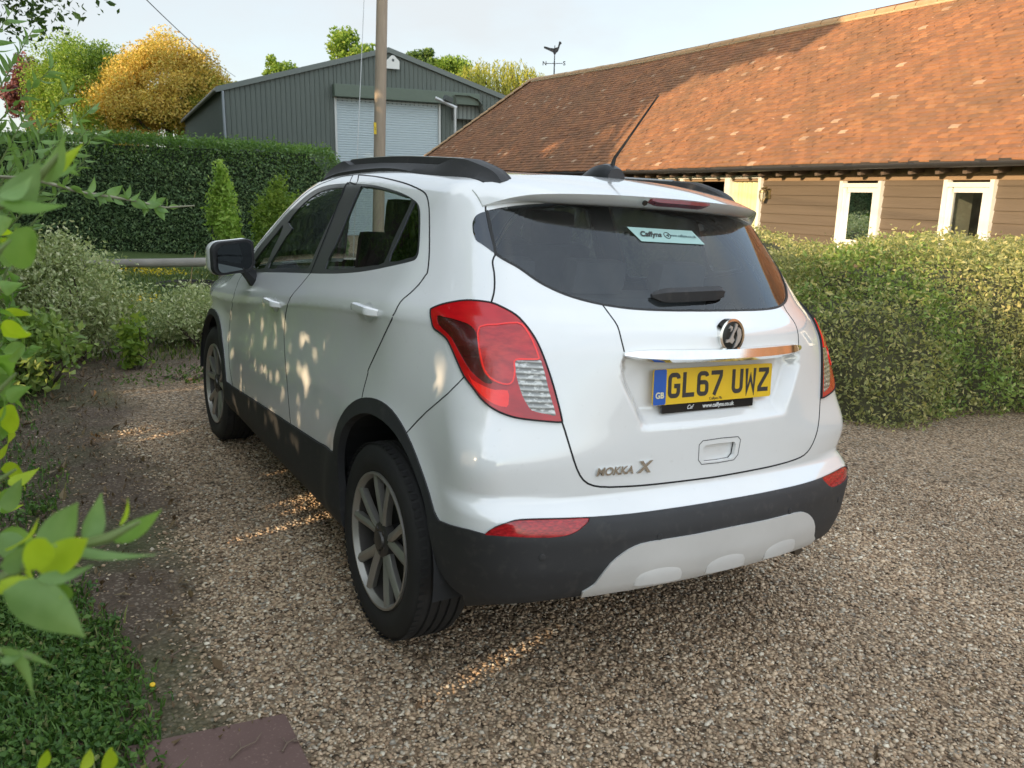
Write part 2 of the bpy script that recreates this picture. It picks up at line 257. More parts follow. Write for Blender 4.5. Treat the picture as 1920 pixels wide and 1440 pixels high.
TR = {
'window_trim': [(1.7099,0.3506),(1.7542,0.3554),(1.7632,0.3681),(1.7698,0.3827),(1.7883,0.3962),(1.8048,0.4117),(1.8106,0.4319),(1.802,0.4577),(1.7824,0.4878),(1.7539,0.5208),(1.7144,0.5573),(1.6667,0.5958),(1.6194,0.6328),(1.5751,0.6677),(1.5313,0.7012),(1.4865,0.7319),(1.4388,0.7601),(1.391,0.7858),(1.3475,0.8077),(1.3107,0.8251),(1.2765,0.8392),(1.2403,0.8512),(1.202,0.862),(1.1618,0.8709),(1.116,0.8778),(1.0655,0.8827),(1.0108,0.886),(0.9485,0.8878),(0.8741,0.888),(0.7939,0.887),(0.7186,0.8854),(0.6518,0.8834),(0.5888,0.8809),(0.5261,0.8779),(0.4637,0.8748),(0.4019,0.8713),(0.3388,0.867),(0.272,0.8613),(0.2058,0.8553),(0.1463,0.8495),(0.0942,0.844),(0.0469,0.8384),(0.0051,0.8328),(-0.0469,0.8265),(-0.094,0.819),(-0.1326,0.8112),(-0.1612,0.8042),(-0.1827,0.7974),(-0.2028,0.7891),(-0.2223,0.7789),(-0.2405,0.7672),(-0.2598,0.752),(-0.2812,0.7321),(-0.3033,0.7088),(-0.3248,0.6841),(-0.3471,0.6564),(-0.3674,0.6281),(-0.3807,0.6055),(-0.3861,0.5915),(-0.3864,0.5827),(-0.383,0.5761),(-0.3779,0.5714),(-0.3689,0.569),(-0.3499,0.5664),(-0.3128,0.5631),(-0.2602,0.5595),(-0.2063,0.5548),(-0.1566,0.5495),(-0.1065,0.5434),(-0.0542,0.5363),(0.0006,0.5279),(0.0465,0.5191),(0.0948,0.5107),(0.1456,0.5027),(0.1991,0.4952),(0.2555,0.4879),(0.3161,0.4807),(0.38,0.4739),(0.4436,0.4674),(0.499,0.4621),(0.5531,0.4573),(0.6265,0.451),(0.7394,0.4412),(0.8792,0.429),(1.0156,0.4169),(1.1309,0.4064),(1.2377,0.3965),(1.3481,0.3861),(1.4771,0.3725),(1.6093,0.3581)],
'front_window': [(1.3699,0.4114),(1.3741,0.4489),(1.3465,0.5018),(1.3235,0.5568),(1.2972,0.6066),(1.262,0.639),(1.2491,0.6621),(1.315,0.6758),(1.3776,0.6936),(1.3482,0.7334),(1.291,0.774),(1.2413,0.8009),(1.1876,0.8219),(1.1332,0.8398),(1.0707,0.8533),(0.9923,0.8615),(0.9078,0.8658),(0.8161,0.8671),(0.7391,0.8651),(0.7005,0.8626),(0.6818,0.8498),(0.6815,0.8138),(0.6922,0.7674),(0.6985,0.7196),(0.7023,0.6678),(0.7051,0.6123),(0.7064,0.5581),(0.6932,0.5093),(0.7073,0.472),(0.8091,0.4572),(0.9424,0.4505),(1.0563,0.4401),(1.1668,0.4301),(1.2832,0.414)],
'quarter_light': [(1.6556,0.3862),(1.7021,0.4003),(1.7118,0.4291),(1.6849,0.4716),(1.6364,0.5206),(1.5801,0.5723),(1.5253,0.619),(1.4854,0.658),(1.4551,0.6776),(1.4344,0.6601),(1.4238,0.6225),(1.4308,0.5733),(1.4418,0.5167),(1.4281,0.4563),(1.4389,0.4071),(1.5422,0.3873)],
'rear_window': [(0.4797,0.4894),(0.4981,0.5342),(0.4907,0.5924),(0.493,0.6383),(0.4948,0.6826),(0.4994,0.7277),(0.5031,0.7723),(0.5061,0.8211),(0.5066,0.8595),(0.4971,0.8682),(0.4643,0.864),(0.4037,0.8621),(0.3242,0.8572),(0.2255,0.8487),(0.1343,0.8402),(0.0715,0.8335),(0.0206,0.8273),(-0.0427,0.8259),(-0.0944,0.8136),(-0.102,0.7719),(-0.0955,0.7222),(-0.0954,0.6853),(-0.0966,0.6497),(-0.1088,0.6055),(-0.1065,0.5685),(-0.0611,0.5557),(0.0032,0.5498),(0.0555,0.5397),(0.1171,0.5298),(0.1936,0.5191),(0.2813,0.5086),(0.3883,0.4915)],
'rear_quarter_window': [(-0.1397,0.803),(-0.1665,0.7994),(-0.1988,0.7814),(-0.2226,0.7666),(-0.247,0.747),(-0.2772,0.7189),(-0.3082,0.6858),(-0.3409,0.6465),(-0.3637,0.6127),(-0.37,0.597),(-0.3654,0.5892),(-0.3544,0.5845),(-0.3244,0.5822),(-0.2401,0.5739),(-0.1538,0.5728),(-0.136,0.6058),(-0.1411,0.6498),(-0.1403,0.6853),(-0.1413,0.7215),(-0.1368,0.7683)],
'rear_door': [(-0.1651,0.0447),(-0.1648,0.0517),(-0.1649,0.0625),(-0.167,0.0773),(-0.1731,0.0994),(-0.1821,0.1254),(-0.1893,0.1457),(-0.1891,0.1522),(-0.1863,0.1532),(-0.1917,0.1632),(-0.2111,0.1885),(-0.2396,0.2216),(-0.2723,0.2562),(-0.3095,0.2923),(-0.3471,0.3281),(-0.3775,0.3571),(-0.3915,0.3791),(-0.3979,0.3974),(-0.4034,0.4138),(-0.4121,0.4276),(-0.4234,0.4386),(-0.4338,0.4491),(-0.4425,0.4599),(-0.4509,0.4701),(-0.4586,0.4804),(-0.4653,0.4918),(-0.471,0.5035),(-0.4753,0.5134),(-0.4787,0.5184),(-0.4806,0.5218),(-0.4788,0.5311),(-0.4726,0.5492),(-0.4625,0.5733),(-0.4481,0.6024),(-0.4255,0.6401),(-0.395,0.6839),(-0.364,0.7221),(-0.3397,0.7483),(-0.3196,0.7675),(-0.2995,0.7841),(-0.2786,0.7994),(-0.2571,0.8126),(-0.2322,0.8245),(-0.2059,0.8342),(-0.177,0.8422),(-0.1366,0.8508),(-0.0768,0.8609),(-0.0017,0.8699),(0.0512,0.8771),(0.1037,0.8835),(0.1588,0.8894),(0.2179,0.8954),(0.2832,0.9022),(0.3546,0.9097),(0.4288,0.9169),(0.5124,0.924),(0.5997,0.931),(0.6648,0.9366),(0.6648,0.9366),(0.6232,0.9157),(0.584,0.8925),(0.5762,0.8783),(0.6155,0.881),(0.6786,0.8901),(0.7133,0.8826),(0.7084,0.8554),(0.6946,0.8167),(0.6823,0.7598),(0.669,0.6619),(0.6515,0.5394),(0.6378,0.4498),(0.6378,0.4498),(0.6525,0.4319),(0.6725,0.406),(0.687,0.3796),(0.701,0.3558),(0.7187,0.3317),(0.7363,0.3069),(0.7491,0.2815),(0.7811,0.2536),(0.8059,0.2223),(0.825,0.1866),(0.8341,0.1479),(0.8322,0.1085),(0.8197,0.0684),(0.7999,0.028),(0.7792,-0.0107),(0.7595,-0.0484),(0.7418,-0.0851),(0.7269,-0.1178),(0.7164,-0.1433),(0.7081,-0.1649),(0.6978,-0.1903),(0.6825,-0.2268),(0.6665,-0.2667),(0.6563,-0.2948),(0.6563,-0.2948),(0.4631,-0.2825),(0.2645,-0.2694),(0.128,-0.2485),(0.04,-0.2314),(0.04,-0.2317),(0.0429,-0.2103),(0.0469,-0.1813),(0.0441,-0.1482),(0.0346,-0.1126),(0.0129,-0.0772),(-0.0176,-0.0441),(-0.054,-0.0161),(-0.0917,0.0072),(-0.1338,0.0274),(-0.1657,0.0408)],
'front_door': [(1.72,-0.3653),(1.7351,-0.3415),(1.7578,-0.3069),(1.7794,-0.2697),(1.7969,-0.2318),(1.8139,-0.1914),(1.8296,-0.1517),(1.8443,-0.1159),(1.8595,-0.0816),(1.8717,-0.0423),(1.8732,0.0073),(1.8483,0.0653),(1.7926,0.1241),(1.7695,0.1745),(1.8129,0.2176),(1.8517,0.2588),(1.8488,0.2983),(1.8271,0.3346),(1.8126,0.3657),(1.8204,0.3881),(1.8368,0.4056),(1.8434,0.4289),(1.8329,0.4624),(1.8121,0.5008),(1.7828,0.5397),(1.7429,0.5776),(1.6953,0.6152),(1.6471,0.6512),(1.6024,0.6859),(1.5589,0.7192),(1.515,0.7498),(1.4685,0.778),(1.4223,0.8039),(1.3811,0.8261),(1.3465,0.844),(1.3153,0.8586),(1.2826,0.8716),(1.2472,0.883),(1.2088,0.8925),(1.1655,0.9005),(1.116,0.9072),(1.0639,0.9131),(1.0148,0.919),(0.9705,0.9255),(0.9276,0.9318),(0.8846,0.9367),(0.8336,0.9389),(0.7814,0.9394),(0.7459,0.9397),(0.7459,0.9397),(0.7134,0.919),(0.6855,0.8958),(0.6763,0.8813),(0.6891,0.8835),(0.7108,0.8913),(0.7133,0.8826),(0.7007,0.8552),(0.6908,0.8166),(0.6823,0.7598),(0.669,0.6619),(0.6515,0.5394),(0.6378,0.4498),(0.6378,0.4498),(0.6525,0.4319),(0.6725,0.406),(0.687,0.3796),(0.701,0.3558),(0.7187,0.3317),(0.7363,0.3069),(0.7491,0.2815),(0.7811,0.2536),(0.8059,0.2223),(0.825,0.1866),(0.8341,0.1479),(0.8322,0.1085),(0.8197,0.0684),(0.7999,0.028),(0.7792,-0.0107),(0.7595,-0.0484),(0.7418,-0.0851),(0.7269,-0.1178),(0.7164,-0.1433),(0.7081,-0.1649),(0.6978,-0.1903),(0.6825,-0.2268),(0.6665,-0.2667),(0.6563,-0.2948),(0.6563,-0.2948),(0.9037,-0.3098),(1.2369,-0.3308),(1.5152,-0.351),(1.72,-0.3653)],
'lamp': [(-0.5682,0.3948),(-0.5682,0.3965),(-0.569,0.3974),(-0.572,0.3989),(-0.5777,0.4016),(-0.5853,0.4049),(-0.5938,0.4081),(-0.6024,0.4111),(-0.6119,0.4141),(-0.6236,0.4172),(-0.6386,0.4206),(-0.6553,0.4241),(-0.6711,0.427),(-0.6839,0.429),(-0.6959,0.4303),(-0.7108,0.4308),(-0.7313,0.4306),(-0.7543,0.4296),(-0.7747,0.4276),(-0.7906,0.4241),(-0.8042,0.4195),(-0.8178,0.4141),(-0.8323,0.4083),(-0.8466,0.4018),(-0.8601,0.3943),(-0.8726,0.3855),(-0.8842,0.3759),(-0.8953,0.3657),(-0.9061,0.3545),(-0.9165,0.3425),(-0.9261,0.33),(-0.9346,0.3174),(-0.9423,0.3043),(-0.9501,0.2899),(-0.9582,0.2735),(-0.9664,0.2555),(-0.9743,0.2372),(-0.9817,0.2187),(-0.9888,0.1998),(-0.9955,0.1811),(-1.0024,0.1611),(-1.0088,0.1413),(-1.013,0.1266),(-1.0148,0.12),(-1.0143,0.1187),(-1.0099,0.1183),(-1.0006,0.1177),(-0.9875,0.1181),(-0.9726,0.1187),(-0.9552,0.1193),(-0.9361,0.1202),(-0.9187,0.1213),(-0.9045,0.1225),(-0.8918,0.1241),(-0.8791,0.1266),(-0.8653,0.1302),(-0.8513,0.1346),(-0.8382,0.1398),(-0.8266,0.1455),(-0.8158,0.1521),(-0.8052,0.1596),(-0.7947,0.1684),(-0.7844,0.1782),(-0.7741,0.1878),(-0.7638,0.1965),(-0.7535,0.2051),(-0.7434,0.2144),(-0.7337,0.2252),(-0.7243,0.2369),(-0.715,0.2484),(-0.706,0.2597),(-0.6973,0.2708),(-0.6885,0.2814),(-0.6796,0.2916),(-0.6707,0.3013),(-0.6615,0.3097),(-0.6519,0.3164),(-0.6419,0.3217),(-0.6316,0.3268),(-0.6203,0.3315),(-0.6088,0.3359),(-0.599,0.341),(-0.5925,0.3474),(-0.588,0.3545),(-0.5837,0.3617),(-0.5789,0.3693),(-0.5746,0.377),(-0.5713,0.3835),(-0.5693,0.3883),(-0.5684,0.392)],
'lamp_clear': [(-0.8769,0.2648),(-0.8771,0.2686),(-0.8821,0.2684),(-0.8956,0.2704),(-0.9122,0.2725),(-0.9289,0.2754),(-0.9428,0.2763),(-0.9474,0.2723),(-0.9494,0.2651),(-0.9535,0.256),(-0.9582,0.244),(-0.9636,0.2276),(-0.9695,0.2094),(-0.9755,0.1924),(-0.982,0.1748),(-0.9909,0.1532),(-0.9961,0.136),(-0.99,0.1337),(-0.9794,0.1366),(-0.9688,0.1377),(-0.9573,0.1394),(-0.9442,0.1414),(-0.9325,0.1446),(-0.9258,0.1501),(-0.9207,0.1571),(-0.9143,0.1655),(-0.9083,0.1749),(-0.9032,0.1841),(-0.8982,0.1954),(-0.8915,0.2113),(-0.8851,0.2291),(-0.8799,0.2488)],
'lamp_dark': [(-0.6009,0.3781),(-0.6138,0.378),(-0.6316,0.3744),(-0.6441,0.3732),(-0.6606,0.3709),(-0.691,0.3651),(-0.7197,0.3581),(-0.7346,0.3512),(-0.7442,0.3441),(-0.752,0.3374),(-0.7578,0.3299),(-0.7622,0.3206),(-0.766,0.3096),(-0.7706,0.2957),(-0.775,0.2817),(-0.778,0.271),(-0.7823,0.2599),(-0.7898,0.2442),(-0.7998,0.2285),(-0.8151,0.2154),(-0.8262,0.2057),(-0.8221,0.2019),(-0.8128,0.2016),(-0.8066,0.2024),(-0.7976,0.2066),(-0.7805,0.2161),(-0.7598,0.23),(-0.7387,0.2496),(-0.717,0.2716),(-0.6961,0.2938),(-0.6768,0.3134),(-0.6616,0.3247),(-0.6473,0.3333),(-0.6287,0.3431),(-0.6127,0.3533),(-0.6028,0.3671)],
'lamp_dome': [(-0.7626,0.3499),(-0.7831,0.3567),(-0.8114,0.3596),(-0.8418,0.3662),(-0.8691,0.3699),(-0.8834,0.3659),(-0.8936,0.3563),(-0.9062,0.3414),(-0.9182,0.3234),(-0.9297,0.303),(-0.9376,0.286),(-0.9399,0.2797),(-0.9342,0.2774),(-0.9127,0.2752),(-0.8899,0.273),(-0.8796,0.2704),(-0.8754,0.2655),(-0.8768,0.255),(-0.8796,0.242),(-0.8794,0.2276),(-0.8772,0.2148),(-0.8722,0.2081),(-0.8648,0.2051),(-0.8544,0.205),(-0.8426,0.2074),(-0.8307,0.2109),(-0.8189,0.217),(-0.8079,0.2266),(-0.798,0.2393),(-0.7899,0.2557),(-0.7827,0.2739),(-0.7754,0.2916),(-0.7692,0.3099),(-0.7619,0.3315)],
'lamp_bright': [(-0.7503,0.2291),(-0.7548,0.2219),(-0.7671,0.2087),(-0.7857,0.2005),(-0.8054,0.1941),(-0.8202,0.1899),(-0.8343,0.1879),(-0.8519,0.1901),(-0.8666,0.1898),(-0.8717,0.1779),(-0.8723,0.1639),(-0.8729,0.1539),(-0.8689,0.1478),(-0.8545,0.1482),(-0.8365,0.1526),(-0.82,0.1599),(-0.8036,0.1699),(-0.7875,0.1818),(-0.7726,0.1957),(-0.7585,0.2152)],
'tailgate_edge': [(-0.6436,0.9504),(-0.6517,0.9247),(-0.6529,0.9011),(-0.6532,0.8754),(-0.6514,0.8508),(-0.6479,0.8279),(-0.6448,0.8067),(-0.6444,0.7875),(-0.6457,0.7709),(-0.6494,0.7579),(-0.6538,0.7479),(-0.6555,0.7438),(-0.6601,0.7367),(-0.6717,0.7184),(-0.6896,0.69),(-0.7194,0.6418),(-0.7436,0.5984),(-0.7472,0.5869),(-0.7446,0.5846),(-0.7437,0.5767),(-0.7435,0.5681),(-0.7462,0.559),(-0.7501,0.5497),(-0.754,0.5417),(-0.7586,0.5315),(-0.7644,0.5149),(-0.7698,0.4962),(-0.7736,0.4785),(-0.7758,0.4612),(-0.7755,0.4423),(-0.7746,0.4279),(-0.7746,0.4279),(-0.7937,0.4222),(-0.8178,0.4141),(-0.8395,0.4052),(-0.8601,0.3943),(-0.8785,0.3808),(-0.8953,0.3657),(-0.9114,0.3486),(-0.9261,0.33),(-0.9385,0.3109),(-0.9501,0.2899),(-0.9623,0.2646),(-0.9743,0.2372),(-0.9853,0.2093),(-0.9955,0.1811),(-1.0056,0.1504),(-1.013,0.1266),(-1.0134,0.1236),(-1.0187,0.1112),(-1.0264,0.0923),(-1.036,0.0671),(-1.0464,0.0399),(-1.0558,0.0156),(-1.0655,-0.0066),(-1.0754,-0.0247),(-1.0867,-0.0392),(-1.1005,-0.0501),(-1.1178,-0.0579),(-1.1386,-0.063),(-1.1674,-0.0664),(-1.2129,-0.0694),(-1.2665,-0.0718),(-1.3175,-0.0732),(-1.3759,-0.0741),(-1.4582,-0.0754),(-1.5409,-0.0768),(-1.5911,-0.0771),(-1.631,-0.0764),(-1.6778,-0.0749),(-1.7257,-0.0723),(-1.775,-0.0684),(-1.8258,-0.0636),(-1.8851,-0.0576),(-1.9331,-0.053)],
'glass_edge': [(-0.6599,0.7455),(-0.6621,0.7431),(-0.6654,0.7391),(-0.6705,0.732),(-0.6774,0.7212),(-0.6859,0.7073),(-0.6959,0.6905),(-0.7087,0.6682),(-0.7226,0.6431),(-0.7336,0.6226),(-0.7394,0.6101),(-0.7431,0.6019),(-0.7489,0.5948),(-0.7581,0.5884),(-0.7694,0.5831),(-0.7835,0.5772),(-0.8005,0.5705),(-0.8201,0.5633),(-0.8415,0.5543),(-0.8654,0.542),(-0.891,0.5277),(-0.9158,0.5148),(-0.9392,0.5047),(-0.9621,0.496),(-0.9846,0.4883),(-1.0065,0.4816),(-1.0282,0.476),(-1.0509,0.471),(-1.0748,0.4665),(-1.0999,0.4625),(-1.1265,0.4591),(-1.155,0.4561),(-1.1854,0.4536),(-1.2174,0.4519),(-1.2516,0.4512),(-1.2881,0.4513),(-1.3257,0.4517),(-1.3644,0.4525),(-1.4047,0.4536),(-1.4467,0.4547),(-1.4906,0.4555),(-1.5365,0.456),(-1.5848,0.4568),(-1.6376,0.4577),(-1.6942,0.4587),(-1.7493,0.4597),(-1.8036,0.4615),(-1.8564,0.4637),(-1.896,0.4649)],
'side_glass': [(-0.6538,0.7397),(-0.6454,0.7372),(-0.6358,0.7332),(-0.6284,0.7288),(-0.6225,0.7236),(-0.6193,0.7176),(-0.6178,0.7106),(-0.6175,0.7024),(-0.6188,0.6937),(-0.6219,0.6854),(-0.6261,0.6772),(-0.6301,0.6695),(-0.6358,0.6609),(-0.6452,0.6485),(-0.6559,0.6368),(-0.6663,0.631),(-0.677,0.6269),(-0.688,0.6221),(-0.6989,0.6172),(-0.7101,0.6116),(-0.7206,0.6062),(-0.7304,0.6012),(-0.7379,0.5979),(-0.7414,0.5967),(-0.7405,0.6009),(-0.7328,0.615),(-0.7205,0.6355),(-0.7042,0.6618),(-0.6865,0.6897),(-0.6707,0.7163),(-0.6585,0.7366),(-0.6554,0.7415)],
'gate_inner': [(-1.1258,0.4589),(-1.1312,0.451),(-1.1386,0.4396),(-1.1457,0.4271),(-1.1526,0.4149),(-1.1594,0.4022),(-1.1649,0.389),(-1.1686,0.3753),(-1.1717,0.3614),(-1.175,0.3486),(-1.1787,0.3361),(-1.1822,0.3242),(-1.1847,0.316)],
'bumper_gap': [(-0.7434,0.2148),(-0.7245,0.1921),(-0.6953,0.1613),(-0.6544,0.1285),(-0.6088,0.0926),(-0.5716,0.0584),(-0.542,0.0281),(-0.5193,0.0031),(-0.5049,-0.0136)],
'bumper_top': [(-0.7136,-0.1735),(-0.7283,-0.1705),(-0.7503,-0.1651),(-0.7781,-0.1574),(-0.8058,-0.152),(-0.8331,-0.1503),(-0.8528,-0.1509),(-0.8519,-0.153),(-0.8487,-0.1519),(-0.859,-0.1415),(-0.8735,-0.1299),(-0.8891,-0.1223),(-0.9049,-0.1173),(-0.9164,-0.1151),(-0.9322,-0.1143),(-0.961,-0.115),(-0.9993,-0.1166),(-1.0488,-0.1188),(-1.1043,-0.1212),(-1.1593,-0.1229),(-1.2173,-0.1242),(-1.2801,-0.1251),(-1.3476,-0.1258),(-1.4196,-0.1266),(-1.4968,-0.1271),(-1.5791,-0.1273),(-1.6667,-0.1265),(-1.7739,-0.1243),(-1.8635,-0.1225)],
'fog': [(-0.8502,-0.1516),(-0.8591,-0.142),(-0.8737,-0.1313),(-0.8892,-0.1239),(-0.9051,-0.1188),(-0.9166,-0.1164),(-0.9324,-0.1155),(-0.9642,-0.1164),(-0.9994,-0.1178),(-1.0256,-0.1189),(-1.0498,-0.1199),(-1.0796,-0.1205),(-1.1015,-0.1224),(-1.0985,-0.1288),(-1.0867,-0.137),(-1.0773,-0.1433),(-1.0665,-0.1485),(-1.0552,-0.1522),(-1.0415,-0.1545),(-1.0233,-0.1556),(-1.0023,-0.1555),(-0.9788,-0.1541),(-0.9546,-0.1521),(-0.931,-0.1503),(-0.9081,-0.1495),(-0.8851,-0.1501),(-0.8658,-0.1514),(-0.8538,-0.1531)],
'skid_edge': [(-1.0989,-0.3082),(-1.1117,-0.3003),(-1.1262,-0.2908),(-1.1318,-0.2839),(-1.1373,-0.2738),(-1.1499,-0.2545),(-1.1657,-0.2358),(-1.1812,-0.2233),(-1.1973,-0.2135),(-1.2131,-0.2053),(-1.2309,-0.1991),(-1.2492,-0.1952),(-1.279,-0.1931),(-1.3387,-0.1933),(-1.413,-0.1946),(-1.4872,-0.1946),(-1.5666,-0.1942),(-1.6617,-0.1926),(-1.7411,-0.1916)],
'arch_out': [(0.04,-0.2317),(0.0429,-0.2103),(0.0469,-0.1813),(0.0441,-0.1482),(0.0346,-0.1126),(0.0129,-0.0772),(-0.0176,-0.0441),(-0.054,-0.0161),(-0.0917,0.0072),(-0.1274,0.0257),(-0.1657,0.0408),(-0.2106,0.0541),(-0.2568,0.0638),(-0.3007,0.0688),(-0.3422,0.0693),(-0.3807,0.0657),(-0.4174,0.0576),(-0.453,0.0444),(-0.488,0.027),(-0.5224,0.006),(-0.5559,-0.0182),(-0.5895,-0.0462),(-0.6199,-0.0743),(-0.6452,-0.0999),(-0.6657,-0.1232),(-0.6804,-0.1437),(-0.6922,-0.1598),(-0.7046,-0.169),(-0.7136,-0.1735)],
'arch_in': [(0.0063,-0.3587),(0.0081,-0.3306),(0.0083,-0.2934),(0.0053,-0.2588),(-0.0003,-0.2243),(-0.0099,-0.1917),(-0.0222,-0.1606),(-0.0354,-0.1312),(-0.0526,-0.1038),(-0.0781,-0.0784),(-0.1116,-0.0545),(-0.1539,-0.031),(-0.1994,-0.0114),(-0.2422,0.0012),(-0.287,0.0086),(-0.3357,0.0116),(-0.3823,0.0091),(-0.425,0.0015),(-0.466,-0.0112),(-0.507,-0.0297),(-0.5452,-0.0515),(-0.5787,-0.0754),(-0.6081,-0.1006),(-0.634,-0.1268),(-0.6548,-0.1542),(-0.6683,-0.1839),(-0.6783,-0.2148),(-0.6886,-0.2451),(-0.6992,-0.2729),(-0.711,-0.2947),(-0.7243,-0.3125),(-0.7397,-0.3278),(-0.7563,-0.3401),(-0.7768,-0.3473),(-0.7932,-0.3511)],
'sill_top': [(1.72,-0.3653),(1.5152,-0.351),(1.2369,-0.3308),(0.9341,-0.3117),(0.6563,-0.2948),(0.4343,-0.2807),(0.2645,-0.2694),(0.128,-0.2485),(0.04,-0.2314)],
}
DAP=[[-0.814, 2.162, 0.886], [-0.832, 2.136, 0.766], [-0.815, 1.437, 1.03], [-0.813, 1.491, 0.934], [-0.823, 1.422, 0.857], [-0.828, 1.662, 0.813], [-0.836, 1.715, 0.75], [-0.841, 1.569, 0.716], [-0.84, 1.373, 0.727], [-0.849, 1.804, 0.616], [-0.84, 1.176, 0.735], [-0.854, 1.836, 0.54], [-0.855, 1.532, 0.529], [-0.854, 1.28, 0.546], [-0.854, 1.997, 0.446], [-0.846, 1.08, 0.667], [-0.83, 0.875, 0.832], [-0.837, 0.759, 0.769], [-0.757, -0.318, 1.067], [-0.767, -0.339, 1.02], [-0.781, -0.533, 0.842], [-0.856, 1.159, 0.504], [-0.856, 0.952, 0.503], [-0.855, 0.837, 0.503], [-0.83, 0.765, 0.831], [-0.817, 0.691, 0.932], [-0.812, 0.571, 0.974], [-0.819, 1.014, 0.9], [-0.847, 1.958, 0.388], [-0.856, 1.341, 0.483], [-0.814, 1.715, 0.919], [-0.812, 1.11, 0.967], [-0.854, 1.748, 0.54], [-0.833, 1.032, 0.801], [-0.855, 1.659, 0.499], [-0.831, 0.816, 0.826], [-0.82, 1.248, 0.886], [-0.845, 2.075, 0.669], [-0.811, 1.148, 0.987], [-0.814, 0.871, 0.949], [-0.814, 1.703, 0.923], [-0.837, 0.585, 0.769], [-0.835, 0.728, 0.795], [-0.839, 2.025, 0.704], [-0.813, 1.273, 0.945], [-0.819, 0.675, 0.919], [-0.855, 1.783, 0.455], [-0.841, 1.278, 0.715], [-0.841, 1.453, 0.718], [-0.814, 1.787, 0.915], [-0.813, 0.786, 0.962], [-0.813, 0.889, 0.957], [-0.844, 0.605, 0.694], [-0.843, 0.858, 0.697], [-0.846, 1.083, 0.663], [-0.846, 1.836, 0.649], [-0.812, 0.834, 0.97], [-0.855, 0.882, 0.522], [-0.855, 1.22, 0.525], [-0.855, 1.191, 0.529], [-0.85, 0.842, 0.615], [-0.855, 1.513, 0.505], [-0.856, 1.016, 0.467], [-0.855, 1.16, 0.518], [-0.856, 1.126, 0.481]]
DAPG=[[-0.65, -0.394, 0.031], [-0.591, -0.379, 0.028], [-0.533, -0.37, 0.025], [-1.033, 0.982, 0.066], [-0.988, 1.002, 0.064], [-0.954, 1.015, 0.062], [-0.649, 1.105, 0.047], [-0.605, 1.117, 0.044], [-0.569, 1.141, 0.043], [-0.588, 1.406, 0.046], [-0.614, 1.827, 0.052], [-0.66, 1.27, 0.049], [-1.294, 2.769, 0.099], [-1.127, 2.679, 0.089], [-1.39, 2.836, 0.105]]
DAPB=[([-0.787, 3.99, 0.084], 0.16), ([-0.659, 4.153, 0.079], 0.16), ([0.084, 12.411, 0.125], 0.3), ([0.381, 12.73, 0.112], 0.25), ([-0.604, 8.731, 0.124], 0.25), ([-0.544, 8.484, 0.118], 0.2), ([0.031, 8.231, 0.084], 0.22), ([-0.051, 8.477, 0.091], 0.2), ([-1.838, 6.775, 0.17], 0.2), ([-1.684, 9.229, 0.187], 0.2), ([-0.604, 9.255, 0.129], 0.2), ([-1.608, 15.488, 0.248], 0.15)]
